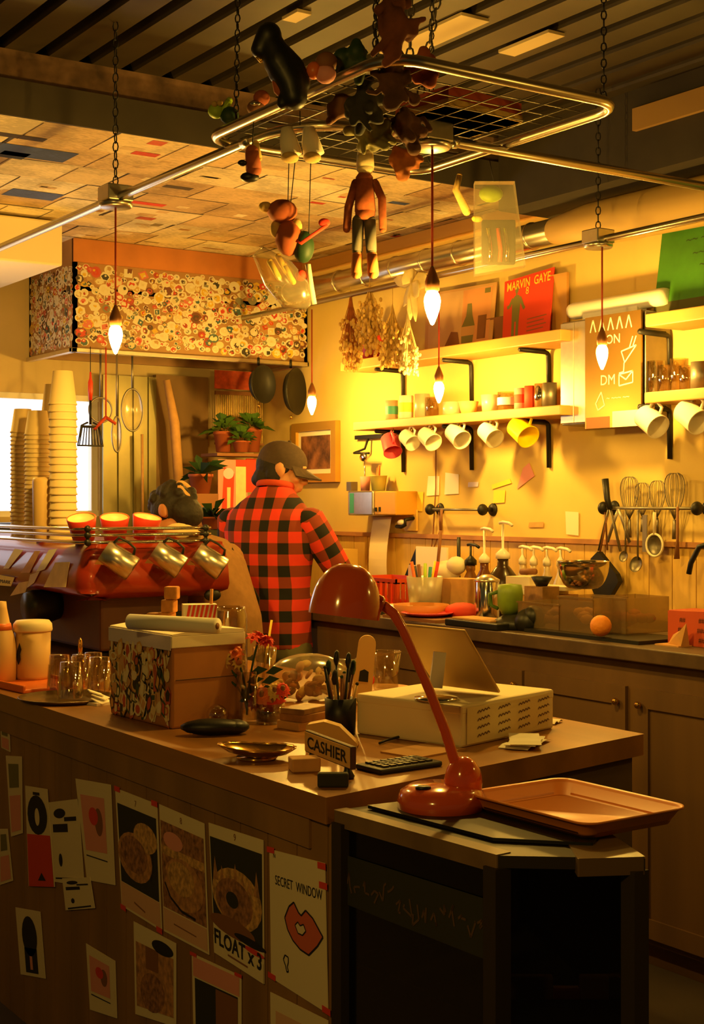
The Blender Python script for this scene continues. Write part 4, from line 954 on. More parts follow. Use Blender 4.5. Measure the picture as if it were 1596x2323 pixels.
for x, y in ((.02, .0), (YP(464, 1210, MY).x - MX, -.008)):
    b = MB()
    for z in (zt(1199), zt(1213), zt(1229)): b.ball((x, y, z), (.012, .012, .0125))
    b.tube([(x, y, zt(1234)), (x, y, zt(1195))], .006); ob('rail_bracket', b, m_black, mc)
b = MB().lathe([(.05, 0), (.06, .03), (.06, .10), (.05, .13)], 20, M=Matrix.Translation((.12, .5, .17)) @ Matrix.Rotation(-math.pi / 2, 4, 'Y')); ob('drain_cover', b, m_black, mc)
b = MB().ball((0, 0, 0), (.035, .012, .022), 0, 14); ob('badge', b, m_black, mc, (YP(488, 1352, MY).x - MX, .02, zlo - .02)); 
b = MB().b2((.3, .1, .0), (mdp - .06, .14, .16)); ob('drip_grid', b, m_black, mc)
def mpanel(tl, tr, br, bl, mats, draw=None):
    X_ = MX - .002; pts = []
    for q in (tl, tr, br, bl):
        p = XP(*q, X_) - mc.location; t = (p.z - zlo - .02) / (zhi - zlo); p.x = -.003 + .045 * max(0, t) ** 1.6; pts.append(p)
    P = Panel(*pts, thick=.001)
    if P.n.x > 0: P.n = -P.n
    if draw: draw(P)
    return P.b
for k, (q, m_, lab) in enumerate(((((118, 1276), (150, 1275), (150, 1332), (100, 1332)), m_straw2, 'square cream note'), (((20, 1245), (40, 1248), (18, 1290), (6, 1290)), m_cream, 'slanted cream note'), (((66, 1250), (78, 1250), (66, 1300), (46, 1300)), m_kraft, 'narrow kraft note'), (((96, 1248), (114, 1245), (98, 1292), (80, 1298)), m_paper, 'long white note'), (((68, 1304), (88, 1296), (78, 1322), (62, 1334)), m_cream, 'lowest cream note'), (((44, 1322), (66, 1318), (58, 1344), (24, 1352)), m_straw2, 'curled cream note'))):
    o = ob('note_card', mpanel(*q, m_), [m_], mc); o['label'] = lab + ' stuck on the red panel'
bd = mpanel((0, 1304), (34, 1310), (26, 1330), (0, 1328), 0, lambda P: P.text('MARK', .45, .25, .02, 1, .001, wid=.8)); ob('name_plate', bd, [m_steel, m_ink], mc)
# pitchers hanging from the rail
pit = None
for k, (px, py, s_, lab) in enumerate(((268, 1270, 1.0, 'steel milk pitcher hanging alone by the cream notes on the machine rail'), (380, 1268, .98, 'steel milk pitcher hanging in the middle of the machine rail'), (474, 1272, .98, 'steel milk pitcher hanging at the end of the rail by the stooping person'))):
    p = YP(px, py, MY - .06)
    rot = aim((-.72, .40, .56), (.42, -.27, .86))
    if pit is None:
        pit = thing('milk_pitcher', lab, 'pitcher', p)
        b = MB().lathe([(0, -.048), (.036, -.048), (.0405, -.044), (.039, .0), (.036, .045), (.034, .045), (.037, 0), (.038, -.04), (0, -.042)], 28)
        b.add([(-.033, -.012, .02), (-.033, .012, .02), (-.052, 0, .046), (-.034, -.012, .046), (-.034, .012, .046)], [(0, 2, 3), (1, 4, 2), (0, 1, 2)]); ob('pitcher_body', b, m_steel, pit)
        b = MB().tube([(.036, 0, .035), (.058, 0, .032), (.062, 0, .005), (.058, 0, -.02), (.040, 0, -.026)], .004, 0, 8, ry=[.007] * 5); ob('handle', b, m_iron, pit); g = pit
    else: g = dup(pit)
    g.location = p; g.rotation_euler = rot; g.scale = (s_ * 1.1, s_ * 1.1, s_ * 1.25); g['label'] = lab; g['group'] = 'milk pitchers on the machine rail'
# red cups lying in a row on top
rc = None
for k, (px, py, tilt, lab) in enumerate(((190, 1185, -.22, 'red cup with cream inside, tilted towards the paper cup towers'), (260, 1180, -.12, 'red cup with cream inside, tilted, between two others on the machine'), (325, 1180, .06, 'red cup with cream inside, standing nearly upright by the dark-haired person'))):
    p = YP(px, 1199, MY + .085); p.z = mz + zhi
    if rc is None:
        rc = thing('red_cup', lab, 'cup', p); b = MB().lathe([(0, 0), (.034, 0), (.0475, .07), (.046, .0715), (.044, .07)], 28, cap=False); ob('cup_wall', b, mat('cup_red', 'd8402a', .35), rc)
        b = MB().lathe([(.0455, .0716), (.043, .055), (0, .05)], 28, cap=False); ob('cup_lining', b, mat('cup_cream', 'f0dfa0', .4), rc)
        g = rc
    else: g = dup(rc)
    g.location = p; g.scale = (1.08, 1.08, 1.15)
    t = V((tilt * 1.1, -.28, 1)); g.rotation_euler = aim(t, (1, 0, 0)); g.location.z += .012; g['label'] = lab; g['group'] = 'red cups on the machine'
b = MB().ball((0, 0, .03), (.06, .09, .032)); b.ball((.02, .06, .035), (.05, .05, .03)); b.ball((0, -.06, .022), (.05, .05, .024)); one('folded_cloth', b, mat('cream_cloth', 'd8c08a', .95, bump=.4, nscale=30), 'crumpled cream cloth on the machine top under the leaning head', 'cloth', V((YP(410, 1205, MY + .12).x, MY + .12, mz + zhi)))
# paper cup towers on the machine
kc = None; m_cupk = mat('cup_paper', 'e6cd96', .7)
def tower(px, X, ytop, n, pitch, r, h, name, lab, grp, m_):
    global kc
    p = YP(px, 1195, X); z0 = mz + zhi + .001
    ztop = YP(px, ytop, X).z
    pitch = (ztop - z0 - h) / (n - 1)
    src = None
    for i in range(n):
        if src is None:
            src = thing(name, lab, 'cup', (p.x, p.y, z0), 0, grp)
            b = MB().lathe([(r, 0), (r + .003, .002), (r + .003, .006), (r, .008), (r * .72, h), (0, h - .004)], 22, cap=False); ob('paper_cup_wall', b, m_, src)
            g = src
        else: g = dup(src)
        g.location = (p.x + rnd.uniform(-.001, .001), p.y + rnd.uniform(-.001, .001), z0 + pitch * i)
tower(143, MY + .45, 842, 19, .02, .050, .125, 'paper_cup', 'large cream paper cup stacked upside down in the tallest tower by the window', 'paper cups in the tallest tower', m_cupk)
tower(52, MY + .86, 928, 26, .014, .046, .095, 'paper_cup', 'cream paper cup stacked upside down in the tower over the bright window edge', 'paper cups in the tower by the glass', m_cupk)
tower(86, MY + .68, 932, 24, .014, .049, .095, 'paper_cup', 'cream paper cup stacked upside down in the middle tower', 'paper cups in the middle tower', m_cupk)
tower(118, MY + .80, 872, 18, .02, .04, .11, 'paper_cup', 'cream paper cup stacked upside down in the tower half hidden behind the tallest', 'paper cups in the hidden tower', m_cupk)
cj = thing('plastic_jug', 'tall translucent jug of lids in front of the paper cup towers', 'jug', YP(100, 1198, MY + .53)); cj.location.z = mz + zhi
b = MB().lathe([(0, 0), (.038, 0), (.04, .005), (.043, .215), (.04, .23), (0, .235)], 24); ob('jug_body', b, mat('jug_plastic', 'e2bd78', .45), cj)
b = MB().tube([V((.04, -.02, .05)), V((.062, -.03, .06)), V((.066, -.03, .13)), V((.042, -.02, .15))], .005); ob('handle', b, m_frost, cj, rot=(0, 0, -.3))
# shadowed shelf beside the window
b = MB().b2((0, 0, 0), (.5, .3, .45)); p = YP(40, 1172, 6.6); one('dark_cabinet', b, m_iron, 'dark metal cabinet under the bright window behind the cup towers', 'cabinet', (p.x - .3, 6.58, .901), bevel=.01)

# ================================================================== shelf wall
def shelf(y0, y1, z0, z1, brs, name, lab, xf=3.8):
    s = thing('wall_shelf', lab, 'shelf', (xf, y0, z0)); L = y1 - y0
    b = MB().b2((0, 0, 0), (WX - xf, L, z1 - z0)); ob('plank', b, m_oak, s, bevel=.004)
    for y in brs:
        b = MB().tube([(.03, y - y0, -.006), (WX - xf - .03, y - y0, -.007)], .009, 0, 8, ry=[.004] * 2); b.tube(bent([(.03, y - y0, -.008), (WX - xf - .012, y - y0, -.012), (WX - xf - .008, y - y0, -.2)], .02), .010, 0, 8); ob('bracket', b, m_iron, s)
    return s
yb = [XP(x, 1000, WX - .012).y for x in (1243, 1068, 913)]
s1 = shelf(4.216, 5.80, 2.09, 2.136, yb, 'a', 'upper wooden shelf holding the brown and red posters')
s2 = shelf(4.216, 5.69, 1.796, 1.836, yb, 'b', 'lower wooden shelf with glasses on top and mugs hooked beneath')
yb2 = [XP(x, 900, WX - .012).y for x in (1517,)]
s3 = shelf(2.7, 3.755, 2.095, 2.143, yb2 + [2.9], 'c', 'high wooden shelf carrying the green board at the picture edge')
s4 = shelf(2.7, 3.76, 1.815, 1.855, yb2 + [2.9], 'd', 'low wooden shelf with clear tumblers beside the steel cabinet')

# posters standing on the upper shelf
def stand(tl, tr, br, bl, name, lab, mats, draw, X0, X1, cat='poster'):
    pt = [XP(*tl, X1), XP(*tr, X1), XP(*br, X0), XP(*bl, X0)]
    for q in (pt[2], pt[3]): q.z = 2.137
    P = Panel(*pt, thick=.004); 
    if P.n.x > 0: P.n = -P.n
    draw(P); c = sum((V(q) for q in pt), V()) / 4; c.z = 2.137; P.b.v = [q - c for q in P.b.v]
    return one(name, P.b, mats, lab, cat, c)
def redp(P):
    P.text('MARVIN  GAYE', .5, .82, .055, 1, .001, wid=.88, bold=.015); P.text('8', .49, .70, .045, 1, .001)
    P.ell(.27, .80, .035, .05, 2); P.rect(.255, .70, .285, .78, 2); P.poly([(.18, .66), (.24, .72), (.32, .72), (.36, .64), (.34, .3), (.19, .3)], 2)
    P.line([(.2, .68), (.13, .56), (.08, .55)], .016, 2); P.line([(.34, .68), (.42, .52), (.45, .48)], .016, 2); P.rect(.19, .02, .25, .32, 2); P.rect(.28, .02, .34, .32, 2)
    for k in range(4): P.line([(.52, .30 - .06 * k), (.92 - .05 * (k % 2), .32 - .06 * k)], .004, 3)
stand((1146, 640), (1258, 606), (1246, 752), (1140, 762), 'red_poster', 'red poster with a dark standing figure and a yellow heading on the shelf', [m_redp, m_yelp, m_olive, m_brownp], redp, WX - .07, WX - .015)
def brp(P):
    P.rect(.05, .04, .95, .96, 1); P.rect(.55, .05, .95, .95, 2, .0008); P.rect(.78, .12, .9, .5, 3, .001); P.poly([(.56, .06), (.72, .06), (.74, .35), (.7, .52), (.68, .72), (.62, .72), (.61, .52), (.55, .35)], 4, .0012); P.rect(.55, .2, .74, .35, 0, .0016); P.poly([(.3, .05), (.54, .05), (.5, .28), (.4, .3)], 3, .0014); P.rect(.85, .85, .93, .93, 4, .001)
stand((968, 668), (1128, 640), (1116, 768), (964, 792), 'bottle_poster', 'pale tan poster showing a dark bottle, propped behind the largest bulb', [mat('tan_poster', 'cfa06a', .6), mat('tan_poster_in', 'd8b080', .6), mat('tan_poster_side', 'd99a68', .6), m_brownp, m_olive], brp, WX - .06, WX - .012)
b = MB().box((0, 0, .13), (.012, .12, .26)); one('thin_board', b, m_oak, 'thin wooden board leaning behind the red poster', 'board', (WX - .02, 4.43, 2.137))
b = MB().box((0, 0, .06), (.03, .14, .12)); one('brown_box', b, m_brownp, 'small brown box between the two posters on the upper shelf', 'box', (WX - .03, XP(1130, 750, WX - .03).y, 2.137))
for k, (px, m_, lab) in enumerate(((838, m_pink, 'pinkish jar behind the dried flowers on the upper shelf'), (862, m_redp, 'red jar behind the dried flowers on the upper shelf'), (800, m_cream, 'cream tin at the far end of the upper shelf'))):
    b = MB().lathe([(0, 0), (.035, 0), (.035, .10), (.025, .12), (0, .12)], 20); p = XP(px, 800, 3.9); one('shelf_jar', b, m_, lab, 'jar', (3.9, p.y, 2.137))
# green board
b = MB(); y0, y1 = 2.85, XP(1494, 620, WX - .05).y
zt_ = XP(1497, 528, WX - .02).z
P = Panel((WX - .02, y1, zt_), (WX - .02, y0, zt_ + .02), (WX - .07, y0, 2.144), (WX - .07, y1, 2.144), thick=.012)
if P.n.x > 0: P.n = -P.n
for k, v in enumerate((.78, .62, .48, .3, .22)): P.text(('OPEN', 'COFFEE', 'BEER', 'FOOD', 'SNACK')[k] if False else '~~ ~~~ ~~', .25 + .04 * k, v, .05, 1, .001)
P.rect(.0, .0, 1, .16, 2, .0008); P.b.v = [q - V((WX - .05, y1, 2.144)) for q in P.b.v]
one('green_board', P.b, [m_greenb, mat('board_scrawl', '2c4a1c', .8), mat('board_band', '4c4a22', .8)], 'large green menu board standing on the high shelf at the picture edge', 'menu board', (WX - .05, y1, 2.144))

# glasses and cups on the mug shelf
def cyl(name, px, r, h, m_, lab, cat, zs=1.837, X=3.88, taper=1.0, wall=True, band=None, grp=None):
    p = XP(px, 920, X); t = thing(name, lab, cat, (X, p.y, zs), 0, grp)
    b = MB().lathe([(0, 0), (r * taper, 0), (r, h), (r * .92, h), (r * taper * .9, .006), (0, .006)], 22); ob('wall' if cat != 'bowl' else 'shell', b, m_, t)
    t.children[0].name = 'glass_wall' if cat == 'glass' else 'cup_wall'
    if band:
        b = MB().lathe([(r * (taper + (1 - taper) * .3) + .0008, h * .3), (r * (taper + (1 - taper) * .7) + .0008, h * .7)], 22, cap=False); ob('printed_band', b, band, t)
    return t
GS = 'glasses and cups on the mug shelf'
cyl('drinking_glass', 888, .03, .095, m_frost, 'frosted glass standing at the far end of the mug shelf', 'glass', band=m_teal, grp=GS)
cyl('printed_tumbler', 921, .033, .11, m_white, 'white tumbler with yellow print near the far end of the mug shelf', 'glass', band=m_yelp, grp=GS)
cyl('drinking_glass', 957, .035, .11, m_frost, 'tall clear glass beside the tumbler with yellow print', 'glass', grp=GS)
cyl('drinking_glass', 980, .03, .09, m_glass2, 'clear glass just behind the small glowing bulb', 'glass', grp=GS)
cyl('drinking_glass', 1024, .04, .06, m_frost, 'short squat glass beside the small glowing bulb', 'glass', grp=GS)
cyl('wooden_bowl', 1062, .045, .055, m_kraft, 'low brown bowl among the glasses on the mug shelf', 'bowl', taper=.7, grp=GS)
cyl('drinking_glass', 1112, .042, .075, m_frost, 'wide pale glass beside the low brown bowl', 'glass', taper=.85, grp=GS)
cyl('drinking_glass', 1150, .042, .08, m_glass2, 'clear printed glass between the wide pale glass and striped cup', 'glass', band=m_pale, grp=GS)
cyl('striped_cup', 1182, .03, .09, m_pinkp, 'pink and red striped cup on the mug shelf', 'cup', band=m_redp, grp=GS)
cyl('red_tin_cup', 1205, .03, .095, m_redp, 'plain red cup on the mug shelf', 'cup', grp=GS)
cyl('steel_cup', 1226, .028, .10, m_chrome, 'shiny steel cup next to the plain red cup', 'cup', grp=GS)
cyl('dark_cup', 1246, .03, .10, m_dull, 'dark metal cup at the near end of the mug shelf', 'cup', grp=GS)
for px, h, lab in ((1488, .12, 'cut clear tumbler first along the low shelf by the cabinet'), (1512, .10, 'clear tumbler partly behind the shelf bracket'), (1540, .12, 'tall clear tumbler past the shelf bracket'), (1560, .09, 'shorter clear tumbler beside the dark tin')):
    cyl('drinking_glass', px, .034, h, m_glass2, lab, 'glass', 1.856, taper=.9, grp='tumblers on the low shelf')
cyl('dark_tin', 1588, .035, .10, m_dull, 'dark steel tin at the picture edge of the low shelf', 'tin', 1.856)

# mugs hanging from hooks
mug = None; MG = 'mugs hung under the shelves'
mugs = [(886, 1006, m_pink, 1.05, 'pink-red mug hanging first under the mug shelf', 1), (927, 994, m_white, .92, 'small white enamel mug hanging against the pink-red mug', 0), (972, 991, m_white, 1.0, 'white enamel mug with a reddish dot, hanging second of the four white ones', 0), (1036, 985, m_white, 1.05, 'white enamel mug hanging touching the middle shelf bracket', 0), (1110, 982, m_white, 1.02, 'white enamel mug hanging between the middle bracket and the yellow mug', 0), (1183, 975, m_yel, 1.18, 'bright yellow mug hanging by the steel cabinet end of the shelf', 1), (1474, 952, m_white, 1.12, 'white enamel mug with a red dot hanging by the steel wall cabinet', 0), (1566, 941, m_white, 1.15, 'white enamel mug with a red dot hanging at the picture edge', 0)]
for k, (px, py, m_, s_, lab, pl_) in enumerate(mugs):
    p = XP(px, py + 2, 3.83)
    g = thing('enamel_mug', lab, 'mug', p, 0, MG)
    b = MB().lathe([(0, -.042), (.034, -.042), (.039, -.036), (.041, .044), (.043, .047), (.041, .049), (.038, .044), (.036, -.036), (0, -.038)], 26); ob('mug_body', b, m_, g)
    b = MB().tube([(.038, 0, .03), (.062, 0, .028), (.068, 0, 0), (.06, 0, -.022), (.037, 0, -.024)], .0055, 0, 8); ob('handle', b, m_, g)
    if not pl_:
        b = MB(); vs = []
        for q in range(12):
            a = 2 * math.pi * q / 12; x, z = .010 * math.cos(a), -.006 + .010 * math.sin(a); th = math.atan2(-1, -.15) + x / .0415
            vs.append((.0418 * math.cos(th), .0418 * math.sin(th), z))
        b.add(vs, [tuple(range(12))]); ob('printed_dot', b, m_redp if k in (2, 6, 7) else m_brownp, g)
    ax = V((-.10, -.86, -.50)) if k not in (0,) else V((-.1, .72, -.7))
    if k == 0: ax = V((-.2, -.62, -.75))
    hd = V((0, -.5, .86)) if k else V((0, .75, .66)) * -1 if False else V((0, -.5, .86))
    if k == 0: hd = V((0, .2, 1))
    g.rotation_euler = aim(ax, hd); g.scale = (s_,) * 3
    hk = MB().tube([(0, 0, .03), (0, 0, .005), (.012, 0, -.008), (.018, 0, .004)], .002, 0, 6)
    sh_ = s2 if px < 1400 else s4
    ob('cup_hook', hk, m_brass, sh_, V((3.83, p.y - .02, sh_.location.z)) - sh_.location + V((0, 0, -.028)))
# steel wall cabinet with doodled glass door
cy0, cy1 = XP(1462, 850, 3.86).y, XP(1272, 850, 3.86).y; cz0, cz1 = XP(1335, 962, 3.86).z, XP(1300, 728, 3.86).z
wc = thing('wall_cabinet', 'steel wall cabinet with a doodled reflective door between the shelves', 'cabinet', (3.86, cy0, cz0)); cw, chh = cy1 - cy0, cz1 - cz0
b = MB().b2((.004, 0, 0), (WX - 3.86, cw, chh)); ob('cabinet_body', b, m_dull, wc, bevel=.004)
ys = XP(1335, 850, 3.86).y - cy0
b = MB().b2((-.006, ys + .004, .008), (.004, ys + (cw - ys) / 2 - .001, chh - .006)); b.b2((-.006, ys + (cw - ys) / 2 + .001, .008), (.004, cw - .003, chh - .006)); ob('steel_door', b, m_steel, wc, bevel=.002)
P = Panel((-.012, ys, chh), (-.012, .0, chh), (-.012, .0, -.02), (-.012, ys, -.02), thick=.008)
if P.n.x > 0: P.n = -P.n
for k in range(5): P.line([(.1 + .16 * k, .86), (.15 + .16 * k, .97), (.2 + .16 * k, .86)], .006, 1)
P.text('MON', .45, .74, .05, 1); P.line([(.66, .66), (.92, .70), (.72, .56), (.66, .66)], .005, 1); P.line([(.8, .68), (.86, .78)], .005, 1); P.line([(.86, .69), (.92, .78)], .005, 1); P.line([(.71, .56), (.70, .48), (.62, .47)], .005, 1)
P.text('DM', .42, .38, .055, 1); P.line([(.62, .36), (.86, .38), (.86, .48), (.62, .46), (.62, .36)], .005, 1); P.line([(.62, .46), (.74, .41), (.86, .48)], .005, 1)
P.line([(.2, .22), (.3, .32), (.36, .2), (.24, .16), (.2, .22)], .005, 1); P.text('~ ~~~ ~~', .6, .24, .03, 1); P.rect(.5, .0, 1.0, .14, 2); P.rect(.02, .0, .45, .1, 3)
ob('glass_door', P.b, [mat('mirror_bronze', 'b08a4a', .22, .8), m_cream, m_paper, m_brownp], wc)
ru = on(0, 2000); p = XP(1400, 706, 3.86); b = MB().lathe([(.03, -.26), (.034, -.24), (.034, .24), (.03, .26)], 20, M=Matrix.Rotation(math.pi / 2, 4, 'X')); b.box((0, .02, -.03), (.05, .3, .03))
one('paper_roll', b, mat('white_roll', 'f4eee6', .5), 'white wrapped roll lying on top of the steel wall cabinet', 'roll', (3.92, XP(1400, 706, 3.92).y, cz1 + .05))
# framed painting
pt = [XP(x, y, WX - .012) for x, y in ((668, 968), (768, 952), (768, 1092), (668, 1092))]
c = sum((q for q in pt), V()) / 4; hy, hz = abs(pt[0].y - pt[1].y) / 2, (XP(720, 958, WX).z - XP(720, 1094, WX).z) / 2
fr = thing('framed_painting', 'gold framed dark painting hung on the yellow wall behind the capped man', 'picture', (WX - .003, c.y, c.z))
b = MB()
for a, e in (((-.03, -hy, -hz), (0, -hy + .045, hz)), ((-.03, hy - .045, -hz), (0, hy, hz)), ((-.03, -hy + .045, -hz), (0, hy - .045, -hz + .045)), ((-.03, -hy + .045, hz - .045), (0, hy - .045, hz))): b.b2(a, e)
ob('frame', b, m_gold, fr)
b = MB().b2((-.012, -hy + .04, -hz + .04), (0, hy - .04, hz - .04)); ob('mount', b, m_cream, fr)
b = MB().b2((-.0145, -hy + .075, -hz + .07), (-.012, hy - .075, hz - .07)); ob('canvas', b, m_art, fr)
# hook rail at the far end of the mug shelf
b = MB().b2((0, -.12, 0), (.02, .12, .02)); b.tube([(0, 0, 0), (-.02, 0, -.05), (-.05, .05, -.07), (-.05, -.08, -.075)], .006); p = XP(825, 995, 3.95); one('hook_rail', b, m_iron, 'small dark hook rail under the far end of the mug shelf', 'hook rail', (3.975, p.y, p.z))
# rails on the wall
def rail(px0, py0, px1, py1, lab, knob0=True):
    a, c = XP(px0, py0, 3.94), XP(px1, py1, 3.94); t = thing('utensil_rail', lab, 'rail', (a + c) / 2); L = (a - c).length / 2
    b = MB().tube([(0, -L, 0), (0, L, 0)], .006, 0, 10); ob('bar', b, m_dull, t)
    for y in ((-L, L) if knob0 else (-L,)):
        b = MB().ball((0, y, 0), (.026, .02, .026), 0, 16); b.tube([(0, y, 0), (.06, y, 0)], .01); b.lathe([(.03, 0), (.026, .008)], 18, M=Matrix.Translation((.06, y, 0)) @ Matrix.Rotation(-math.pi / 2, 4, 'Y')); ob('rail_end', b, m_iron, t)
    return t
rail(975, 1155, 1094, 1157, 'short empty iron rail with round ends above the pump bottles')
r2 = rail(1368, 1153, 1580, 1153, 'long iron rail hung with ladles and tongs beside the whisks')
def hang(name, px, py0, py1, lab, parts, cat='utensil', X=3.93):
    top = XP(px, py0, X); L = top.z - XP(px, py1, X).z; t = thing(name, lab, cat, top); parts(t, L); return t
def ladle(t, L, r=.03, m_=m_dull):
    b = MB().tube([(0, 0, .012), (0, 0, -L + r * 1.5)], .0045, 0, 8, ry=[.003, .003]); ob('handle', b, m_, t)
    b = MB(); pr = [(r * math.cos(a), -r * .55 * math.sin(a)) for a in [k / 8 * math.pi / 2 for k in range(9)]]; b.lathe(pr, 20, cap=False); ob('ladle_bowl', b, m_, t, (-.012, 0, -L + r), (0, math.radians(-75), 0))
hang('steel_ladle', 1418, 1165, 1275, 'small ladle hanging crookedly on the long iron rail', lambda t, L: ladle(t, L, .022))
hang('steel_ladle', 1446, 1165, 1298, 'large ladle with the lowest bowl on the long iron rail', lambda t, L: ladle(t, L, .031))
hang('flat_spatula', 1462, 1168, 1252, 'narrow steel spatula behind the large ladle', lambda t, L: ob('blade', MB().b2((-.002, -.012, -L), (.002, .012, 0)), m_dull, t))
def strainer(t, L):
    r = .042; b = MB().tube([(0, 0, .01), (0, 0, -L + 2 * r)], .009, 0, 8, ry=[.004, .004]); ob('handle', b, m_cream, t)
    b = MB().tube([(0, r * math.cos(a), -L + r + r * math.sin(a)) for a in [2 * math.pi * k / 24 for k in range(24)]], .0045, 0, 8, True); ob('rim', b, m_cream, t)
    b = MB().lathe([(r * math.cos(a), r * .7 * math.sin(a)) for a in [k / 8 * math.pi / 2 for k in range(9)]], 20, cap=False); ob('mesh_bowl', b, m_dull, t, (0, 0, -L + r), (0, math.radians(90), 0))
hang('hand_strainer', 1484, 1168, 1262, 'cream-rimmed round strainer hanging on the long iron rail', strainer)
hang('wooden_spoon', 1536, 1162, 1268, 'long brown spoon hanging near the round end of the long rail', lambda t, L: ob('handle', MB().tube([(0, 0, .02), (0, 0, -L * .6), (0, .004, -L)], [.005, .006, .016], 0, 8, ry=[.005, .005, .005]), m_brownp, t))
def tongs(t, L):
    for s_ in (-1, 1):
        b = MB().tube([(0, 0, 0), (0, s_ * .02, -L * .3), (0, s_ * .06, -L)], .008, 0, 8, ry=[.003] * 3); ob('arm', b, m_dull, t)
hang('steel_tongs', 1382, 1150, 1250, 'open steel tongs hanging at the near end of the long rail', tongs)
hang('steel_tongs', 1402, 1155, 1230, 'thin wire tongs beside the open steel tongs', tongs)
b = MB().tube([(0, .02, .11), (0, .008, .03), (0, -.01, -.01)], [.014, .012, .010], 0, 10); one('knife_handle', b, m_iron, 'dark handle sticking up behind the end of the long rail', 'knife', XP(1380, 1150, 3.93))
for k, (px, py, s_, lab) in enumerate(((1427, 1132, 1.0, 'tall wire whisk first along the long rail'), (1456, 1136, .8, 'small wire whisk between the tall whisks'), (1490, 1134, .85, 'narrow wire whisk at the middle of the rail'), (1529, 1128, 1.05, 'widest wire whisk near the round end of the rail'))):
    p = XP(px, py, 3.965); t = thing('wire_whisk', lab, 'whisk', p, 0, 'whisks behind the long rail'); t.scale = (s_,) * 3
    for q in range(6):
        a = math.pi * q / 6; u = V((math.cos(a), math.sin(a), 0)) * .045 * V((.5, 1, 0)).length / 1.118
        u.x *= .4
        b = MB().tube(bez(V((0, 0, -.08)), V((0, 0, .01)) + u * 1.5, V((0, 0, .10)) + u * 1.3, V((0, 0, .085)), 8) + bez(V((0, 0, .085)), V((0, 0, .10)) - u * 1.3, V((0, 0, .01)) - u * 1.5, V((0, 0, -.08)), 8)[1:], .0013, 0, 5); ob('wire_loop', b, m_dull, t)
    b = MB().tube([(0, 0, -.08), (0, 0, -.15)], [.006, .009], 0, 8); ob('handle', b, m_dull, t)
# notes on the wall
def note(tl, tr, br, bl, m_, lab, name='paper_note', X=WX - .004, drop=None):
    pt = [XP(*q, X) for q in (tl, tr, br, bl)]; P = Panel(*pt, thick=.0012); 
    if P.n.x > 0: P.n = -P.n
    c = sum(pt, V()) / 4; P.b.v = [q - c for q in P.b.v]; return one(name, P.b, m_, lab, 'note', c)
note((971, 1080), (996, 1080), (995, 1123), (967, 1125), m_paper, 'white note half in the mug shadow above the short rail')
note((1010, 1072), (1040, 1076), (1040, 1120), (1008, 1122), mat('bright_note', 'f6f0ec', .8), 'bright white note taped above the short rail')
note((1062, 1094), (1085, 1093), (1084, 1104), (1061, 1105), m_pale, 'tiny bluish label between the white and yellow notes')
note((1115, 1100), (1156, 1086), (1160, 1096), (1116, 1110), m_yelp, 'slim yellow note curling off the wall')
note((1120, 1112), (1146, 1112), (1144, 1140), (1118, 1142), m_yelp, 'square yellow note with a dark foot above the pump bottles')
note((1186, 1062), (1200, 1050), (1212, 1080), (1172, 1110), m_pinkp, 'pink triangular note under the yellow mug')
note((897, 1118), (960, 1116), (958, 1160), (897, 1156), m_yelp, 'broad yellow patch of note paper beside the dispenser')
note((1282, 1160), (1312, 1162), (1312, 1215), (1284, 1212), m_cream, 'small printed card on the ledge beside the spout bottles', 'printed_card')
note((1200, 1185), (1232, 1184), (1232, 1196), (1198, 1196), m_kraft, 'brown scrap on the wall above the spout bottles')
# towel dispenser on the wall and things on it
a, c = XP(788, 1140, 3.86), XP(893, 1140, 3.86); zb, zt2 = XP(840, 1170, 3.86).z, XP(840, 1113, 3.86).z
dsp = thing('towel_dispenser', 'steel and tan paper dispenser fixed on the yellow wall by the painting', 'dispenser', (3.86, (a.y + c.y) / 2, zb)); L = (a.y - c.y) / 2; hh = zt2 - zb
b = MB().b2((0, -.02, 0), (.14, L, hh)); ob('steel_half', b, m_steel, dsp, bevel=.008)
b = MB().b2((0.01, -L, 0.004), (.14, -.02, hh - .003)); ob('tan_half', b, mat('tan_case', 'd09a30', .5), dsp, bevel=.006)
b = MB().b2((-.001, L * .72, .012), (0, L * .9, hh - .012)); ob('green_label', b, m_teal, dsp)
b = MB().b2((0, -.045, .02), (-.001 + .01, -.035, .04)); b.b2((.008, -.075, .02), (.01, -.058, .042)); ob('tag', b, m_ink, dsp)
b = MB(); N = 10; w0 = .075
for i in range(N):
    z0, z1 = -.34 * i / N, -.34 * (i + 1) / N; f = lambda z: -.03 * math.sin(-z / .34 * 2.4)
    b.add([(f(z0), -w0, z0), (f(z0), w0, z0), (f(z1), w0 * 1.02, z1), (f(z1), -w0 * 1.02, z1), (f(z0) + .001, -w0, z0), (f(z0) + .001, w0, z0), (f(z1) + .001, w0, z1), (f(z1) + .001, -w0, z1)], [(0, 1, 2, 3), (7, 6, 5, 4)], 0, True)
one('paper_towel', b, mat('towel_paper', 'f0dcb4', .9), 'long paper towel sheet hanging down under the dispenser', 'paper towel', (3.95, XP(848, 1180, 3.9).y, zb - .006))
tpz = zt2 + .001
t = thing('small_pail', 'little yellowish pail of tools on the wall dispenser', 'pail', (3.93, XP(858, 1110, 3.93).y, tpz))
b = MB().lathe([(0, 0), (.032, 0), (.042, .07), (.044, .072), (.04, .07), (.03, .005), (0, .005)], 22); ob('pail_wall', b, mat('pail_yellow', 'd8d070', .5), t)
for x, y, l in ((.01, .02, .11), (-.01, -.02, .12), (.0, .0, .10)): ob('tool', MB().tube([(x * .5, y * .5, .01), (x, y, l)], .006), m_orange, t)
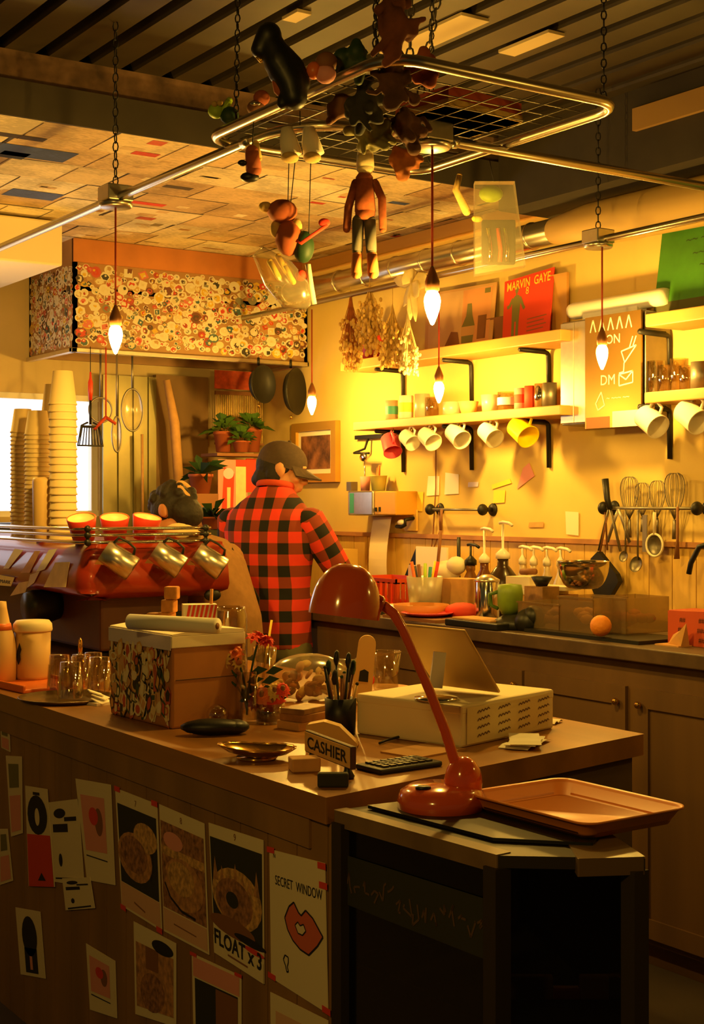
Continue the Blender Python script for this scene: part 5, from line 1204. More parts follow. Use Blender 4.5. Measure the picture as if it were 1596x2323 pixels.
t = thing('ladle_cup', 'pink cup with a steel ladle sticking out on the wall dispenser', 'cup', (3.93, XP(828, 1110, 3.93).y, tpz)); ob('cup_wall', MB().lathe([(0, 0), (.022, 0), (.026, .07), (.023, .07), (.02, .005), (0, .005)], 18), m_pinkp, t)
b = MB().tube([(0, 0, .02), (0, .006, .155)], .003); b.ball((-.005, .008, .165), (.012, .03, .022)); ob('ladle', b, m_chrome, t)
b = MB().box((0, 0, .02), (.04, .04, .045)); one('dark_block', b, m_dull, 'small greyish block at the end of the wall dispenser', 'block', (3.93, XP(798, 1108, 3.93).y, tpz + .002))
t = thing('soap_holder', 'dark wall bracket holding a small white lump beside the towel dispenser', 'holder', XP(910, 1185, 3.93)); ob('bracket', MB().tube([(0, .04, -.02), (0, 0, -.022), (0, -.03, -.012), (0, -.03, .012), (.05, -.03, .02)], .009), m_iron, t); ob('soap', MB().ball((0, -.002, .0), (.02, .024, .014)), m_white, t); ob('bar', MB().b2((.05, -.05, -.04), (.06, .05, .06)), m_tile, t)
# ================================================================== back counter
BZ = 1.0; BX = 3.2
bc = thing('back_counter', 'brown panelled back counter along the yellow wall with a dark slab top', 'counter', (BX, 1.0, 0))
LB = 5.1
b = MB().b2((-.02, 0, BZ - .045), (WX - BX - .012, LB, BZ)); ob('slab', b, m_slab, bc, bevel=.004)
b = MB().b2((.02, 0, .08), (WX - BX - .012, LB, BZ - .045)); b.b2((.06, 0, 0), (.6, LB, .08)); ob('carcass', b, m_brown2, bc)
def yat(px, py): return XP(px, py, BX).y - 1.0
ed = [yat(1596, 1600) - .35, yat(1448, 1550), yat(1412, 1550), yat(1190, 1500)]
for (ya, yb_) in ((yat(1414, 1550), yat(1186, 1500)), (yat(1434, 1560) - .46, yat(1434, 1560)), (yat(1180, 1490), yat(1180, 1490) + .44), (yat(1180, 1490) + .46, yat(1180, 1490) + .9)):
    b = MB()
    z0, z1, w = .1, BZ - .13, .06
    b.b2((.006, ya, z0), (.02, ya + w, z1)); b.b2((.006, yb_ - w, z0), (.02, yb_, z1)); b.b2((.006, ya + w, z1 - w), (.02, yb_ - w, z1)); b.b2((.006, ya + w, z0), (.02, yb_ - w, z0 + w)); b.b2((.014, ya + w, z0 + w), (.02, yb_ - w, z1 - w))
    d = ob('door', b, m_brown2, bc)
    b = MB().ball((-.008, ya + .03 if ya > yat(1420, 1550) - .02 else yb_ - .03, z1 - .05), .012); ob('knob', b, m_brass, d)
def bk(px, py, z=BZ): return ZP(px, py, z)
def bX(px, X, z=BZ): p = XP(px, 1300, X); return V((X, p.y, z))
# crates and baskets
def basket(name, p, w, l, h, m_, lab, cat='basket', rz=0):
    t = thing(name, lab, cat, p, rz); b = MB()
    for a, e in (((-w, -l, 0), (w, l, .006)), ((-w, -l, h - .02), (-w + .006, l, h)), ((w - .006, -l, h - .02), (w, l, h)), ((-w, -l, h - .02), (w, -l + .006, h)), ((-w, l - .006, h - .02), (w, l, h)), ((-w, -l, 0), (-w + .006, l, .025)), ((w - .006, -l, 0), (w, l, .025)), ((-w, -l, 0), (w, -l + .006, .025)), ((-w, l - .006, 0), (w, l, .025))): b.b2(a, e)
    ob('rim', b, m_, t)
    b = MB(); n = 8
    for k in range(n + 1):
        y = -l + .012 + (2 * l - .024) * k / n
        for x in (-w, w - .004): b.b2((x, y - .009, .02), (x + .004, y + .009, h - .015))
        x = -w + .012 + (2 * w - .024) * k / n
        for y in (-l, l - .004): b.b2((x - .008, y, .02), (x + .008, y + .004, h - .015))
    ob('slat_wall', b, m_, t); return t
basket('plastic_basket', bX(893, 3.55), .11, .17, .13, mat('basket_red', 'd04a20', .5), 'red-orange slatted plastic basket behind the orange lamp shade')
tub = thing('marker_tub', 'clear tub of coloured markers beside the red-orange basket', 'tub', bX(963, 3.45)); b = MB().lathe([(0, 0), (.06, 0), (.075, .15), (.072, .15), (.057, .006), (0, .006)], 24); ob('tub_wall', b, m_frost, tub)
for k in range(7):
    a = k * .9; m_ = [m_yel, m_lime, m_black, m_orange, m_brownp, m_teal, m_redp][k]; b = MB().tube([(.02 * math.cos(a), .02 * math.sin(a), .02), (.055 * math.cos(a), .055 * math.sin(a), .21 - .01 * (k % 3))], .007); ob('marker', b, m_, tub)
b = MB().lathe([(0, 0), (.10, 0), (.11, .05), (.105, .05), (.09, .006), (0, .006)], 28); one('deli_bowl', b, mat('orange_bowl', 'c9803a', .5), 'dull orange bowl in front of the marker tub', 'bowl', bX(955, 3.33))
b = MB().add([(-.02, -.16, 0), (-.02, .16, 0), (.05, .15, .17), (.05, -.15, .17)], [(0, 1, 2, 3)]); b.prism([(0, 0), (.16, 0), (.08, .2)], -.14, .14, M=Matrix(((0, 0, 1, 0), (1, 0, 0, 0), (0, 1, 0, 0), (0, 0, 0, 1))) if False else Matrix.Identity(4))
b = MB(); b.add([(0, .19, .02), (0, .03, .03), (0, .07, .20)], [(0, 1, 2)]); b.add([(.01, .19, .02), (.01, .03, .03), (.01, .07, .20)], [(2, 1, 0)])
for i, j in ((0, 1), (1, 2), (2, 0)):
    q = [(0, .19, .02), (0, .03, .03), (0, .07, .20)]; a, c = q[i], q[j]; b.add([a, c, (.01, c[1], c[2]), (.01, a[1], a[2])], [(0, 1, 2, 3)])
b.b2((-.004, -.16, .06), (.006, .07, .20), 1); t_ = one('tent_card', b, [m_black, m_paper], 'black and white folded card standing behind the marker tub', 'card', bX(965, 3.85, BZ + .05))
b = MB().b2((-.06, -.06, 0), (.06, .06, .05)); one('card_stand', b, m_kraft, 'tan block under the black and white folded card', 'block', bX(945, 3.82))
b = MB().box((0, 0, .09), (.015, .10, .18)); one('white_card', b, m_cream, 'cream card standing upright between the marker tub and folded card', 'card', bX(944, 3.62))
b = MB().ball((0, 0, .05), (.05, .08, .05)); b.ball((0, -.07, .08), (.04, .05, .04)); one('paper_bag', b, m_cream, 'crumpled cream paper bag behind the markers', 'bag', bX(1012, 3.75, BZ + .10)); b = MB().b2((-.07, -.09, 0), (.07, .09, .10)); one('spice_box', b, m_cork, 'patterned tan box under the crumpled paper bag', 'box', bX(1012, 3.75))
b = MB().tube([(0, 0, 0), (0, -.03, .20)], .007); b.tube([(0, -.03, .2), (0, -.035, .29)], .006); b.ball((0, .01, -.02), (.015, .028, .045)); one('wooden_spoon', b, m_brownp, 'brown wooden spoon leaning in front of the folded card', 'spoon', bX(990, 3.72, BZ + .13))
c0 = XP(988, 960, WX - .01); b = MB().tube([V((0, 0, 0)), V((0, .0, -.3)), V((0, .02, -.5)), V((-.03, .0, -.62))], .003); b.tube([V((0, -.02, -.38)), V((0, -.03, -.5)), V((-.03, 0, -.62))], .003); one('dangling_string', b, m_brownp, 'thin brown cord dangling from the mug shelf across the short rail', 'cord', c0)
b = MB().tube([(0, 0, 0), (0, .0, .20)], .008); b.tube([(0, 0, -.1), (0, 0, 0)], .004, 0, 8); one('black_rod', b, m_black, 'black rod standing upright beside the black pump bottle', 'rod', bX(1040, 3.8, BZ + .10)); b = MB().lathe([(0, 0), (.035, 0), (.035, .10), (0, .1)], 16); one('brown_pot', b, m_terra, 'brown pot holding the black rod', 'pot', bX(1040, 3.8))
# bottles
def bottle(px, X, r, h, nk, m_, mp, lab, pump=True, ph=.12, handle=False, grp=None, name='pump_bottle'):
    t = thing(name, lab, 'bottle', bX(px, X), 0, grp)
    b = MB().lathe([(0, 0), (r, 0), (r * 1.02, .01), (r, h * .6), (r * .45, h * .82), (nk, h * .86), (nk, h), (0, h)], 24); ob('bottle_body', b, m_, t)
    b = MB().lathe([(nk * 1.3, h - .006), (nk * 1.3, h + .014), (nk * .5, h + .03), (.005, h + .035), (.005, h + ph), (0, h + ph)], 16); b.tube([(0, .02, h + ph + .004), (0, 0, h + ph + .008), (-.01, -.05, h + ph + .004), (-.012, -.07, h + ph - .004)], .0065, 0, 8); ob('pump_head' if pump else 'spout', b, mp, t)
    return t
bottle(1067, 3.78, .037, .19, .02, mat('syrup_brown', '8a5a24', .3), m_black, 'slim brown bottle with a black pump beside the black rod', ph=.075)
bottle(1098, 3.75, .042, .205, .018, m_amber, m_white, 'amber bottle with a tall white pump, second along the ledge', ph=.13)
bottle(1140, 3.60, .07, .235, .022, m_dkbot, m_white, 'big dark brown bottle with a white pump behind the green mug', ph=.13)
for k, (px, lab) in enumerate(((1185, 'clear spout bottle standing by the big dark brown bottle'), (1210, 'clear spout bottle, second from the big dark brown bottle'), (1240, 'clear spout bottle, third from the big dark brown bottle'), (1271, 'clear spout bottle touching the printed card end of the row'))):
    t = bottle(px, 3.86, .032, .20, .013, m_frost, m_white, lab, ph=.06, grp='clear spout bottles along the ledge', name='spout_bottle'); ob('filling', MB().lathe([(0, .008), (.028, .008), (.028, .1), (0, .1)], 16), mat('syrup_%d' % k, 'e0c27a', .4), t)
b = MB().tube([(0, .02, 0), (0, -.06, .004)], .012); one('dark_handle', b, m_brownp, 'stub of a dark handle behind the big dark bottle', 'handle', bX(1190, 3.56, BZ + .185)); bpy.data.objects['dark_handle'].name = 'rolling_pin'
b = MB().b2((-.05, -.07, 0), (.05, .07, .165)); one('cream_carton', b, m_cream, 'cream carton under the dark rolling pin', 'box', bX(1196, 3.60))
kt = thing('chrome_canister', 'polished chrome canister standing beside the big dark bottle', 'canister', bX(1104, 3.42)); b = MB().lathe([(0, 0), (.045, 0), (.047, .01), (.047, .15), (.042, .16), (0, .162)], 28); ob('canister_body', b, m_chrome, kt); b = MB().lathe([(.049, .15), (.049, .158), (.02, .175), (0, .178)], 24); ob('lid', b, m_steel, kt)
gm = thing('green_mug', 'mossy green mug upside down on the dark stand', 'mug', bX(1156, 3.30, BZ + .05)); b = MB().lathe([(.030, 0), (.044, .03), (.047, .075), (.042, .105), (0, .11)], 24); ob('mug_body', b, mat('moss_green', '7a9428', .5, nz=.2, nscale=20), gm); b = MB().tube([(-.04, .02, .08), (-.05, .05, .07), (-.045, .05, .03), (-.035, .025, .02)], .007); ob('handle', b, m_green, gm)
b = MB().lathe([(0, 0), (.02, 0), (.04, .035), (.037, .035), (.015, .004), (0, .004)], 20); one('black_bowl', b, m_black, 'tiny black bowl in front of the cream carton by the spout bottles', 'bowl', bX(1228, 3.45, BZ + .145)); b = MB().b2((-.04, -.05, 0), (.04, .05, .145)); one('spice_box', b, m_cork, 'patterned box under the tiny black bowl', 'box', bX(1228, 3.45))
b = MB().lathe([(0, 0), (.08, 0), (.075, .03), (.04, .05), (0, .052)], 24); b.ball((0, -.08, .03), (.06, .05, .05)); b.ball((0, -.1, .05), (.04, .04, .04)); one('dark_stand', b, m_black, 'lumpy black grinder base under the green mug', 'stand', bX(1168, 3.30))
def plate(px, X, r, m_, lab, z=BZ):
    p = bX(px, X, z); b = MB().lathe([(0, .002), (r * .6, .002), (r, .014), (r * 1.01, .017), (r * .98, .018), (r * .6, .007), (0, .007)], 36); return one('plate', b, m_, lab, 'plate', p)
plate(968, 3.27, .10, m_pink, 'pink-red plate on the back counter behind the orange gooseneck', BZ + .012)
plate(905, 3.34, .07, m_cream, 'cream plate just behind the top of the orange gooseneck', BZ + .02); b = MB().box((0, 0, .01), (.2, .3, .02)); one('chopping_board', b, m_dk, 'dark chopping board under the cream plate', 'board', bX(905, 3.36))
b = MB().box((0, 0, .006), (.18, .34, .012)); one('chopping_board', b, m_brownp, 'brown chopping board under the pink-red plate', 'board', bX(968, 3.28))
b = MB().box((0, 0, .012), (.14, .3, .024)); one('drip_tray', b, m_black, 'black drip tray on the back counter in front of the green mug', 'tray', bX(1100, 3.25), bevel=.004); b = MB().box((0, 0, .004), (.1, .22, .006)); ob('wood_slat', b, m_kraft, bpy.data.objects['drip_tray'], (0, .02, .024))
b = MB().ball((0, 0, .03), (.06, .09, .035)); one('red_cloth', b, m_redp, 'bunched red cloth in front of the chrome canister', 'cloth', bX(1050, 3.40))
b = MB().box((0, 0, .07), (.1, .13, .14)); one('tea_box', b, m_kraft, 'orange-tan box behind the bunched red cloth', 'box', bX(1048, 3.60), .2)
# bowl, pan, bins
sb_ = thing('steel_bowl', 'shiny steel mixing bowl on top of the clear bins', 'bowl', bX(1322, 3.48, BZ + .145)); r = .092; pr = [(r * .45, 0)] + [(r * (.45 + .55 * math.sin(a)), r * 1.05 * (1 - math.cos(a))) for a in [k / 8 * math.pi / 2 for k in range(1, 9)]]; b = MB().lathe([(0, 0)] + pr + [(r * 1.04, r * 1.06), (r * .97, r * 1.03)] + [(q[0] * .96, q[1] + .004) for q in pr[::-1][1:]] + [(0, .004)], 32, cap=False); ob('bowl_wall', b, m_chrome, sb_)
pn = thing('black_pan', 'square black pan hanging by its corner behind the steel bowl', 'pan', XP(1372, 1300, 3.93)); s_ = .155
b = MB().prism([(-.085, -.03), (-.07, .055), (-.03, .085), (.07, -.0), (.085, -.03), (.02, -.11), (-.03, -.12)], -.012, .012, M=Matrix(((0, 0, 1, 0), (-1, 0, 0, 0), (0, 1, 0, 0), (0, 0, 0, 1)))); ob('pan_body', b, m_black, pn, bevel=.004)
b = MB().tube([(0, .03, .08), (0, -.01, .22), (0, .0, .24), (0, -.012, .09)], .004); ob('hanging_loop', b, m_brownp, pn)
def bin_(px, X, w, l, h, lab, z=BZ + .012, m_=None, fill=None):
    t = thing('clear_bin', lab, 'bin', bX(px, X, z)); b = MB(); t_ = .003
    for a, e in (((-w, -l, 0), (w, l, t_)), ((-w, -l, 0), (-w + t_, l, h)), ((w - t_, -l, 0), (w, l, h)), ((-w, -l, 0), (w, -l + t_, h)), ((-w, l - t_, 0), (w, l, h))): b.b2(a, e)
    b.b2((-w - .004, -l - .004, h - .006), (-w, l + .004, h)); ob('bin_wall', b, m_ or m_frost, t)
    if fill:
        b = MB()
        for k in range(10): b.ball((rnd.uniform(-w * .6, w * .6), rnd.uniform(-l * .7, l * .7), .02 + .05 * rnd.random()), (.02, .03, .018), 0, 8)
        ob('contents', b, fill, t)
    return t
m_bin = glassmat('smoky_plastic', (.86, .78, .6), .07, .25, .16, (.6, .45, .25))
bin_(1260, 3.36, .08, .11, .09, 'smoky plastic bin closest to the green mug', m_=m_bin, fill=m_brownp)
bin_(1345, 3.36, .08, .085, .12, 'clear plastic bin with the orange fruit leaning in it', m_=m_bin, fill=m_kraft)
bin_(1430, 3.47, .10, .08, .12, 'clear plastic bin at the yellow wall end of the row', m_=m_bin, fill=m_terra)
b = MB().ball((0, 0, 0), .035, 0, 18); b.ball((0, 0, .033), (.005, .005, .003), 1, 8); one('orange_fruit', b, [mat('orange_peel', 'e8902c', .55, bump=.2, nscale=120), m_green], 'single orange in front of the clear plastic bins', 'fruit', bX(1362, 3.24, BZ + .049))
b = MB().b2((-.12, -.30, 0), (.10, .25, .012)); one('dish_mat', b, m_black, 'black draining mat under the clear plastic bins', 'mat', bX(1360, 3.36))
for k, (px, z, lab) in enumerate(((1235, .12, 'white paper stack on the smoky bin'), (1262, .135, 'cream tray of paper on the smoky bin'))):
    b = MB().box((0, 0, .012), (.1, .15, .018 - .004 * k)); one('paper_tray', b, [m_paper, m_cream][k], lab, 'paper', bX(px, 3.56, BZ + z - .02 + (0 if k == 0 else .007)), .2 * k)
b = MB().box((0, 0, .055), (.11, .2, .11)); one('cardboard_box', b, m_kraft, 'low kraft box behind the smoky bin carrying white paper', 'box', bX(1245, 3.57))
oc = thing('orange_carton', 'orange printed carton with dark lettering at the picture edge', 'box', bX(1590, 3.42)); P = Panel((-.06, .085, .105), (-.06, -.2, .115), (-.06, -.2, .0), (-.06, .085, .0), thick=.001); 
b = MB().b2((-.058, -.2, 0), (.06, .085, .108)); ob('carton', b, mat('carton_orange', 'c8542a', .6), oc, bevel=.003)
if P.n.x > 0: P.n = -P.n
for q in range(3):
    for w_ in range(3): P.text('###'[:2 + q % 2], .22 + .28 * w_, .12 + .28 * q, .022, 1, .0008)
ob('print', P.b, [bpy.data.materials['carton_orange'], m_ink], oc)
b = MB().add([(0, .045, .0), (.02, -.03, .0), (-.02, -.03, .0), (0, .02, .035), (.012, -.02, .06), (-.014, -.015, .045), (.0, -.035, .075)], [(0, 3, 5, 2), (0, 1, 4, 3), (3, 4, 5), (5, 4, 6), (2, 5, 6), (6, 4, 1), (2, 6, 1)]); b.box((0, .02, .002), (.06, .1, .004)); one('tissue', b, m_kraft, 'crumpled orange-lit tissue beside the orange printed carton', 'tissue', bX(1537, 3.32))
b = MB().tube([(.1, -.05, .05), (.02, -.04, .06), (0, -.03, .06), (0, .01, .05), (0, .05, -.01), (0, .06, -.05)], .010); one('black_faucet', b, m_black, 'bent black spout at the picture edge below the long rail', 'spout', XP(1590, 1272, 3.9))
b = MB().lathe([(0, 0), (.05, 0), (.055, .08), (0, .09)], 20); b.ball((0, 0, .10), (.04, .04, .02)); one('steel_pot', b, m_dull, 'steel pot behind the capped man by the dispenser', 'pot', (3.8, XP(735, 1200, 3.8).y, 1.22)); b = MB().b2((-.1, -.12, 0), (.1, .12, .22)); one('low_box', b, m_tile, 'cream block under the steel pot', 'box', (3.82, XP(735, 1200, 3.8).y, BZ))

# ================================================================== far kitchen: plants, blind, steel sheets, hanging tools
FXY = 6.93
def fw(px, py, Y=FXY): return YP(px, py, Y)
a, c = fw(232, 850), fw(352, 1180); b = MB()
n_ = 7
for k in range(n_):
    x0, x1 = a.x + (c.x - a.x) * k / n_, a.x + (c.x - a.x) * (k + 1) / n_; b.b2((x0, -.012 + .012 * (k % 2), .95 - a.z), (x1, .0 + .012 * (k % 2), 0))
for q in range(len(b.v)): b.v[q] = V((b.v[q].x - a.x, b.v[q].y, b.v[q].z))
one('steel_sheet', b, mat('greenish_steel', '8d8458', .4, .5, nz=.15, nscale=4), 'tall folded greenish steel sheet beside the bright window', 'panel', (a.x, FXY, a.z))
a, c = fw(352, 850), fw(470, 1180); b = MB().b2((0, -.01, .95 - a.z), (c.x - a.x, .03, 0)); one('brown_board', b, mat('kitchen_brown', '7a5c34', .7, nz=.3, nscale=5, stretch=(1, 1, .2)), 'brown board behind the hanging paper strip under the hood', 'board', (a.x, FXY, a.z))
p0, p1, p2 = fw(378, 862, 6.8), fw(396, 960, 6.8), fw(412, 1190, 6.8); b = MB().tube([V((0, 0, 0)), p1 - p0, p2 - p0], [.018, .026, .026], 0, 12); one('paper_tube', b, m_kraft, 'long pale crooked tube leaning under the hood behind the stooping person', 'tube', p0)
p0, p1 = fw(322, 985, 6.85), fw(324, 1190, 6.85); b = MB().tube([V((0, 0, 0)), p1 - p0], .007); one('pale_rod', b, m_kraft, 'thin pale rod standing against the folded steel sheet', 'rod', p0)
bb = thing('bamboo_blind', 'vertical bamboo stick blind hanging behind the potted plants', 'blind', fw(565, 890, 6.86))
c = bb.location; b = MB(); a0, a1 = fw(488, 890, 6.86).x - c.x, min(fw(650, 890, 6.86).x, 3.98) - c.x; b.b2((a0, -.01, -.02), (a1, .01, .0)); ob('rail', b, m_brownp, bb); b = MB().b2((a0, -.01, fw(565, 1010, 6.86).z - c.z), (a1, .01, fw(565, 1005, 6.86).z - c.z)); ob('rail', b, m_brownp, bb)
N = 26
for k in range(N):
    x = a0 + (a1 - a0) * (k + .5) / N; b = MB().tube([(x, 0, -.01), (x, 0, fw(565, 1008, 6.86).z - c.z)], .004, 0, 6); ob('slat', b, m_straw if k % 3 else m_mapl, bb)
b = MB().b2((-.12, -.01, -.10), (.12, 0, .0)); p = fw(530, 842, 6.84); one('red_sign', b, mat('red_sign_paint', 'c8502a', .6, nz=.3, nscale=30), 'red mottled sign board above the bamboo blind', 'sign', p)
b = MB(); a, c = fw(494, 1042, 6.6), fw(538, 1200, 6.6); P = Panel((0, 0, 0), (c.x - a.x + .06, 0, 0), (c.x - a.x + .06, 0, c.z - a.z), (0, 0, c.z - a.z), thick=.002)
P.n = V((0, -1, 0)) ; P.rect(.6, .05, .95, .9, 1); P.rect(.6, .9, .95, 1, 2); P.poly([(.1, .1), (.5, .2), (.55, .8), (.2, .9)], 2, .001); P.ell(.35, .8, .18, .08, 3, .0013); P.poly([(.3, .1), (.4, .1), (.42, .6), (.3, .6)], 1, .0014)
for q in P.b.v: pass
pp_ = one('tall_poster', P.b, [m_pinkp, m_straw2, m_redp, m_pale], 'tall red and cream printed banner behind the capped man', 'poster', a)
b = MB().b2((0, -.004, -.18), (.06, 0, 0)); one('red_card', b, m_redp, 'red card showing behind the cap and hair of the man', 'card', fw(557, 1040, 6.6))
sh_ = thing('plant_shelf', 'dark narrow shelf carrying potted plants below the bamboo blind', 'shelf', (fw(480, 1020, 6.6).x, 6.6, fw(480, 1028, 6.6).z)); ob('plank', MB().b2((0, -.06, -.015), (.5, .12, 0)), m_brownp, sh_)
def pot(px, py, Y, r, h, lab, kind, m_=m_terra, hang=False):
    p = fw(px, py, Y); t = thing('potted_plant', lab, 'plant', p)
    b = MB().lathe([(0, 0), (r * .75, 0), (r, h * .85), (r * 1.08, h * .85), (r * 1.08, h), (r * .9, h), (0, h * .9)], 20); ob('pot', b, m_, t)
    b = MB()
    for k in range(34 if kind == 0 else 16):
        a = rnd.uniform(0, 6.28); L = rnd.uniform(.5, 1) * r * (2.2 if kind == 0 else 3.4); el = rnd.uniform(.0, 1.3); d = V((math.cos(a) * math.cos(el), math.sin(a) * math.cos(el), math.sin(el))); s = d.cross(V((0, 0, 1))); s = s.normalized() if s.length > .01 else V((1, 0, 0)); q = V((0, 0, h)) + d * L * (.35 if kind == 0 else .0); w = L * (.3 if kind == 0 else .13); dr = V((0, 0, -.35 * L))
        b.add([q, q + d * L * .5 + s * w, q + d * L + dr, q + d * L * .5 - s * w], [(0, 1, 2), (0, 2, 3)])
    ob('foliage', b, m_green if kind == 0 else m_dkgreen, t); return t
pot(547, 1026, 6.58, .045, .06, 'bushy light green plant above the tall red and cream banner', 0)
pot(506, 1026, 6.66, .05, .11, 'red-brown pot with dark leaves at the end of the plant shelf', 0)
pot(572, 1026, 6.68, .05, .13, 'tall red-brown pot behind the bushy light green plant', 0)
pot(455, 1120, 6.45, .06, .10, 'plant with long dark blade leaves above the stooping head', 1)
pot(482, 1200, 6.2, .06, .06, 'dark green spiky plant between the two people', 1)
kz = fw(482, 1200, 6.2).z
b = MB().b2((-.25, -.2, 0), (.35, .2, kz - .002)); one('kitchen_cabinet', b, m_dk, 'dark kitchen cabinet behind the two people under the plants', 'cabinet', (fw(470, 1200, 6.4).x, 6.36, 0))
p = fw(455, 1120, 6.45); b = MB().b2((-.07, -.06, 0), (.07, .06, p.z - kz)); one('plant_stand', b, m_brownp, 'brown block under the plant with long blade leaves', 'stand', (p.x, 6.45, kz))
# hood-hung tools
HY_ = 6.30
def hk(px, py, Y=HY_): return YP(px, py, Y)
p = hk(205, 858); t = thing('grill_spatula', 'red-handled slotted spatula hanging before the bright window', 'spatula', p); sc_ = dep(p) / F
b = MB().tube([(0, 0, .03), (0, 0, 0), (0, 0, -.02), (0, 0, -.06), (0, 0, -.105)], [.004, .006, .012, .012, .008]); ob('handle', b, mat('handle_red', 'd03a1e', .4), t)
b = MB().tube([(0, 0, -.1), (0, 0, -.22)], .006); z0, z1, w0, w1 = -.225, -.32, .045, .064
b.tube([(-w0 * .3, 0, -.21), (-w0, 0, z0), (-w1, 0, z1), (w1, 0, z1), (w0, 0, z0), (w0 * .3, 0, -.21)], .005)
b.tube([(-w0, 0, z0 - .005), (w0, 0, z0 - .005)], .006)
for k in range(8): f = -1 + 2 * (k + .5) / 8; b.tube([(w0 * f, 0, z0), (w1 * f, 0, z1)], .0028, 0, 6)
ob('slotted_head', b, m_iron, t)
b = MB().tube([(0, 0, .02), (0, 0, 2.19 - p.z)], .002); ob('hook_wire', b, m_iron, t)
def ringtool(px, py, r, lab, name, m_, handle, cat='utensil', fill=False, Y=HY_, ry=1.0):
    p = hk(px, py, Y); t = thing(name, lab, cat, p); s_ = dep(p) / F; R_ = r * s_
    b = MB().tube([(R_ * ry * math.cos(a), 0, R_ * math.sin(a)) for a in [2 * math.pi * k / 28 for k in range(28)]], .005, 0, 8, True); ob('rim', b, m_, t)
    if fill:
        b = MB().lathe([(R_ * math.cos(a), R_ * .5 * math.sin(a)) for a in [k / 8 * math.pi / 2 for k in range(9)]], 24, cap=False, sx=ry, sy=1); ob('mesh_bowl', b, m_film, t, rot=(-math.pi / 2, 0, 0))
    b = MB().tube([(0, 0, R_), (0, 0, 2.19 - p.z)], .005); ob('handle', b, m_, t); return t
ringtool(228, 930, 28, 'round wire ring hanging just behind the slotted spatula', 'wire_ring', m_dull, 1, Y=6.5)
ringtool(265, 985, 40, 'narrow wire strainer hanging edge-on in front of the steel sheet', 'hand_strainer', m_dull, 1, fill=True, ry=.28)
ringtool(300, 930, 48, 'large round sieve hanging in front of the steel sheet', 'sieve', m_dull, 1, fill=True, ry=.55, Y=6.5)
p = hk(240, 880); b = MB().tube([(0, 0, 2.19 - p.z), (0, 0, -.14)], .004); b.tube([(0, 0, -.14), (-.06, 0, -.2)], .008); b.tube([(0, 0, -.14), (.05, 0, -.17)], .008); one('red_strap', b, m_cord, 'thin red strap hanging beside the large round sieve', 'strap', p)
def pan(px, py, r, ry, lab):
    p = YP(px, py, 6.3); t = thing('frying_pan', lab, 'pan', p); R_ = r * dep(p) / F
    b = MB().lathe([(0, 0), (R_ * .8, 0), (R_, .035), (R_ * .97, .036), (R_ * .78, .006), (0, .006)], 32); ob('pan_body', b, m_iron, t, rot=(math.pi / 2, 0, ry))
    b = MB().tube([(0, 0, R_ * .97), (0, 0, 2.19 - p.z)], .008, 0, 8, ry=[.004] * 2); ob('handle', b, m_iron, t)
    b = MB().tube([(0, -.0, -R_), (.004, 0, -R_ - .02)], .007); ob('rim_loop', b, m_brass, t)
pan(586, 872, 44, math.radians(21), 'dark frying pan hanging face-on under the hood')
pan(659, 888, 54, math.radians(34), 'dark frying pan hanging edge-on under the hood corner')

# ================================================================== things hung from the pipe rack
rackz = PZ + .03
def strings(t, pts, m_=m_iron):
    b = MB()
    for a, c in pts: b.tube([a, c], .0014, 0, 5)
    ob('string', b, m_, t)
# dried flower bunches on the long straight pipe
def bunch(px, ytop, ybot, w, lab, m_s, m_f, n, fr, grp=None, X=3.6, name='dried_flowers'):
    top, bot = XP(px, ytop, X), XP(px, ybot, X); t = thing(name, lab, 'dried flowers', top); L = top.z - bot.z; W = w * dep(top) / F
    strings(t, [((0, 0, 0), (0, 0, max(.02, PZ - top.z)))], m_straw)
    b = MB(); g = MB()
    for k in range(n):
        a = rnd.uniform(0, 6.28); rr_ = W * math.sqrt(rnd.random()); x, y = .5 * rr_ * math.cos(a), rr_ * math.sin(a); z = -L * rnd.uniform(.35, 1)
        e_ = V((x, y, z)); b.tube([(0, 0, 0), V((x * .25, y * .25, z * .4)), e_], .0018, 0, 4)
        for q in range(3): c = e_ + V((rnd.uniform(-1, 1), rnd.uniform(-1, 1), rnd.uniform(-1, 2))) * fr * 1.5; s = fr * rnd.uniform(.6, 1.3); g.ball(c, (s, s, s * 1.3), 0, 6)
    ob('stem', b, m_s, t); ob('bloom', g, m_f, t); return t
bunch(795, 660, 850, 34, 'rusty bunch of dried flowers hanging lowest over the shelf end', m_rust, m_straw, 70, .008)
bunch(838, 640, 800, 40, 'straw-coloured dried bunch between the rusty one and the pale husks', m_straw, m_straw, 80, .009)
bunch(890, 690, 830, 40, 'tangled golden dried bunch under the pale husks', m_straw, m_straw, 80, .008)
bunch(925, 700, 850, 36, 'sparse pale dried bunch beside the largest bulb', m_straw2, m_straw2, 50, .007)
top = XP(935, 640, 3.55); t = thing('corn_husks', 'pale spreading bundle of dried husks tied above the dried flowers', 'dried plant', top); strings(t, [((0, 0, 0), (.05, .03, PZ - top.z)), ((0, 0, 0), (.05, -.06, PZ - top.z)), ((0, 0, 0), (.05, .10, PZ - top.z))], m_straw2)
for k, (y, z, L, w) in enumerate(((.10, .02, .14, .03), (-.07, .0, .10, .04), (.09, -.09, .13, .03), (.03, -.14, .16, .025), (-.02, -.16, .17, .02), (.0, .03, .06, .05), (-.05, -.06, .09, .04))):
    d = V((rnd.uniform(-.03, .03), y, z)).normalized(); e_ = d * L; s = V((1, 0, 0)).cross(d).normalized() * w
    b = MB().tube([V((0, 0, 0)), e_ * .35, e_ * .75, e_], [.006, w, w * .8, .003], 0, 10, ry=[.004, .006, .006, .002]); ob('husk', b, m_straw2, t)
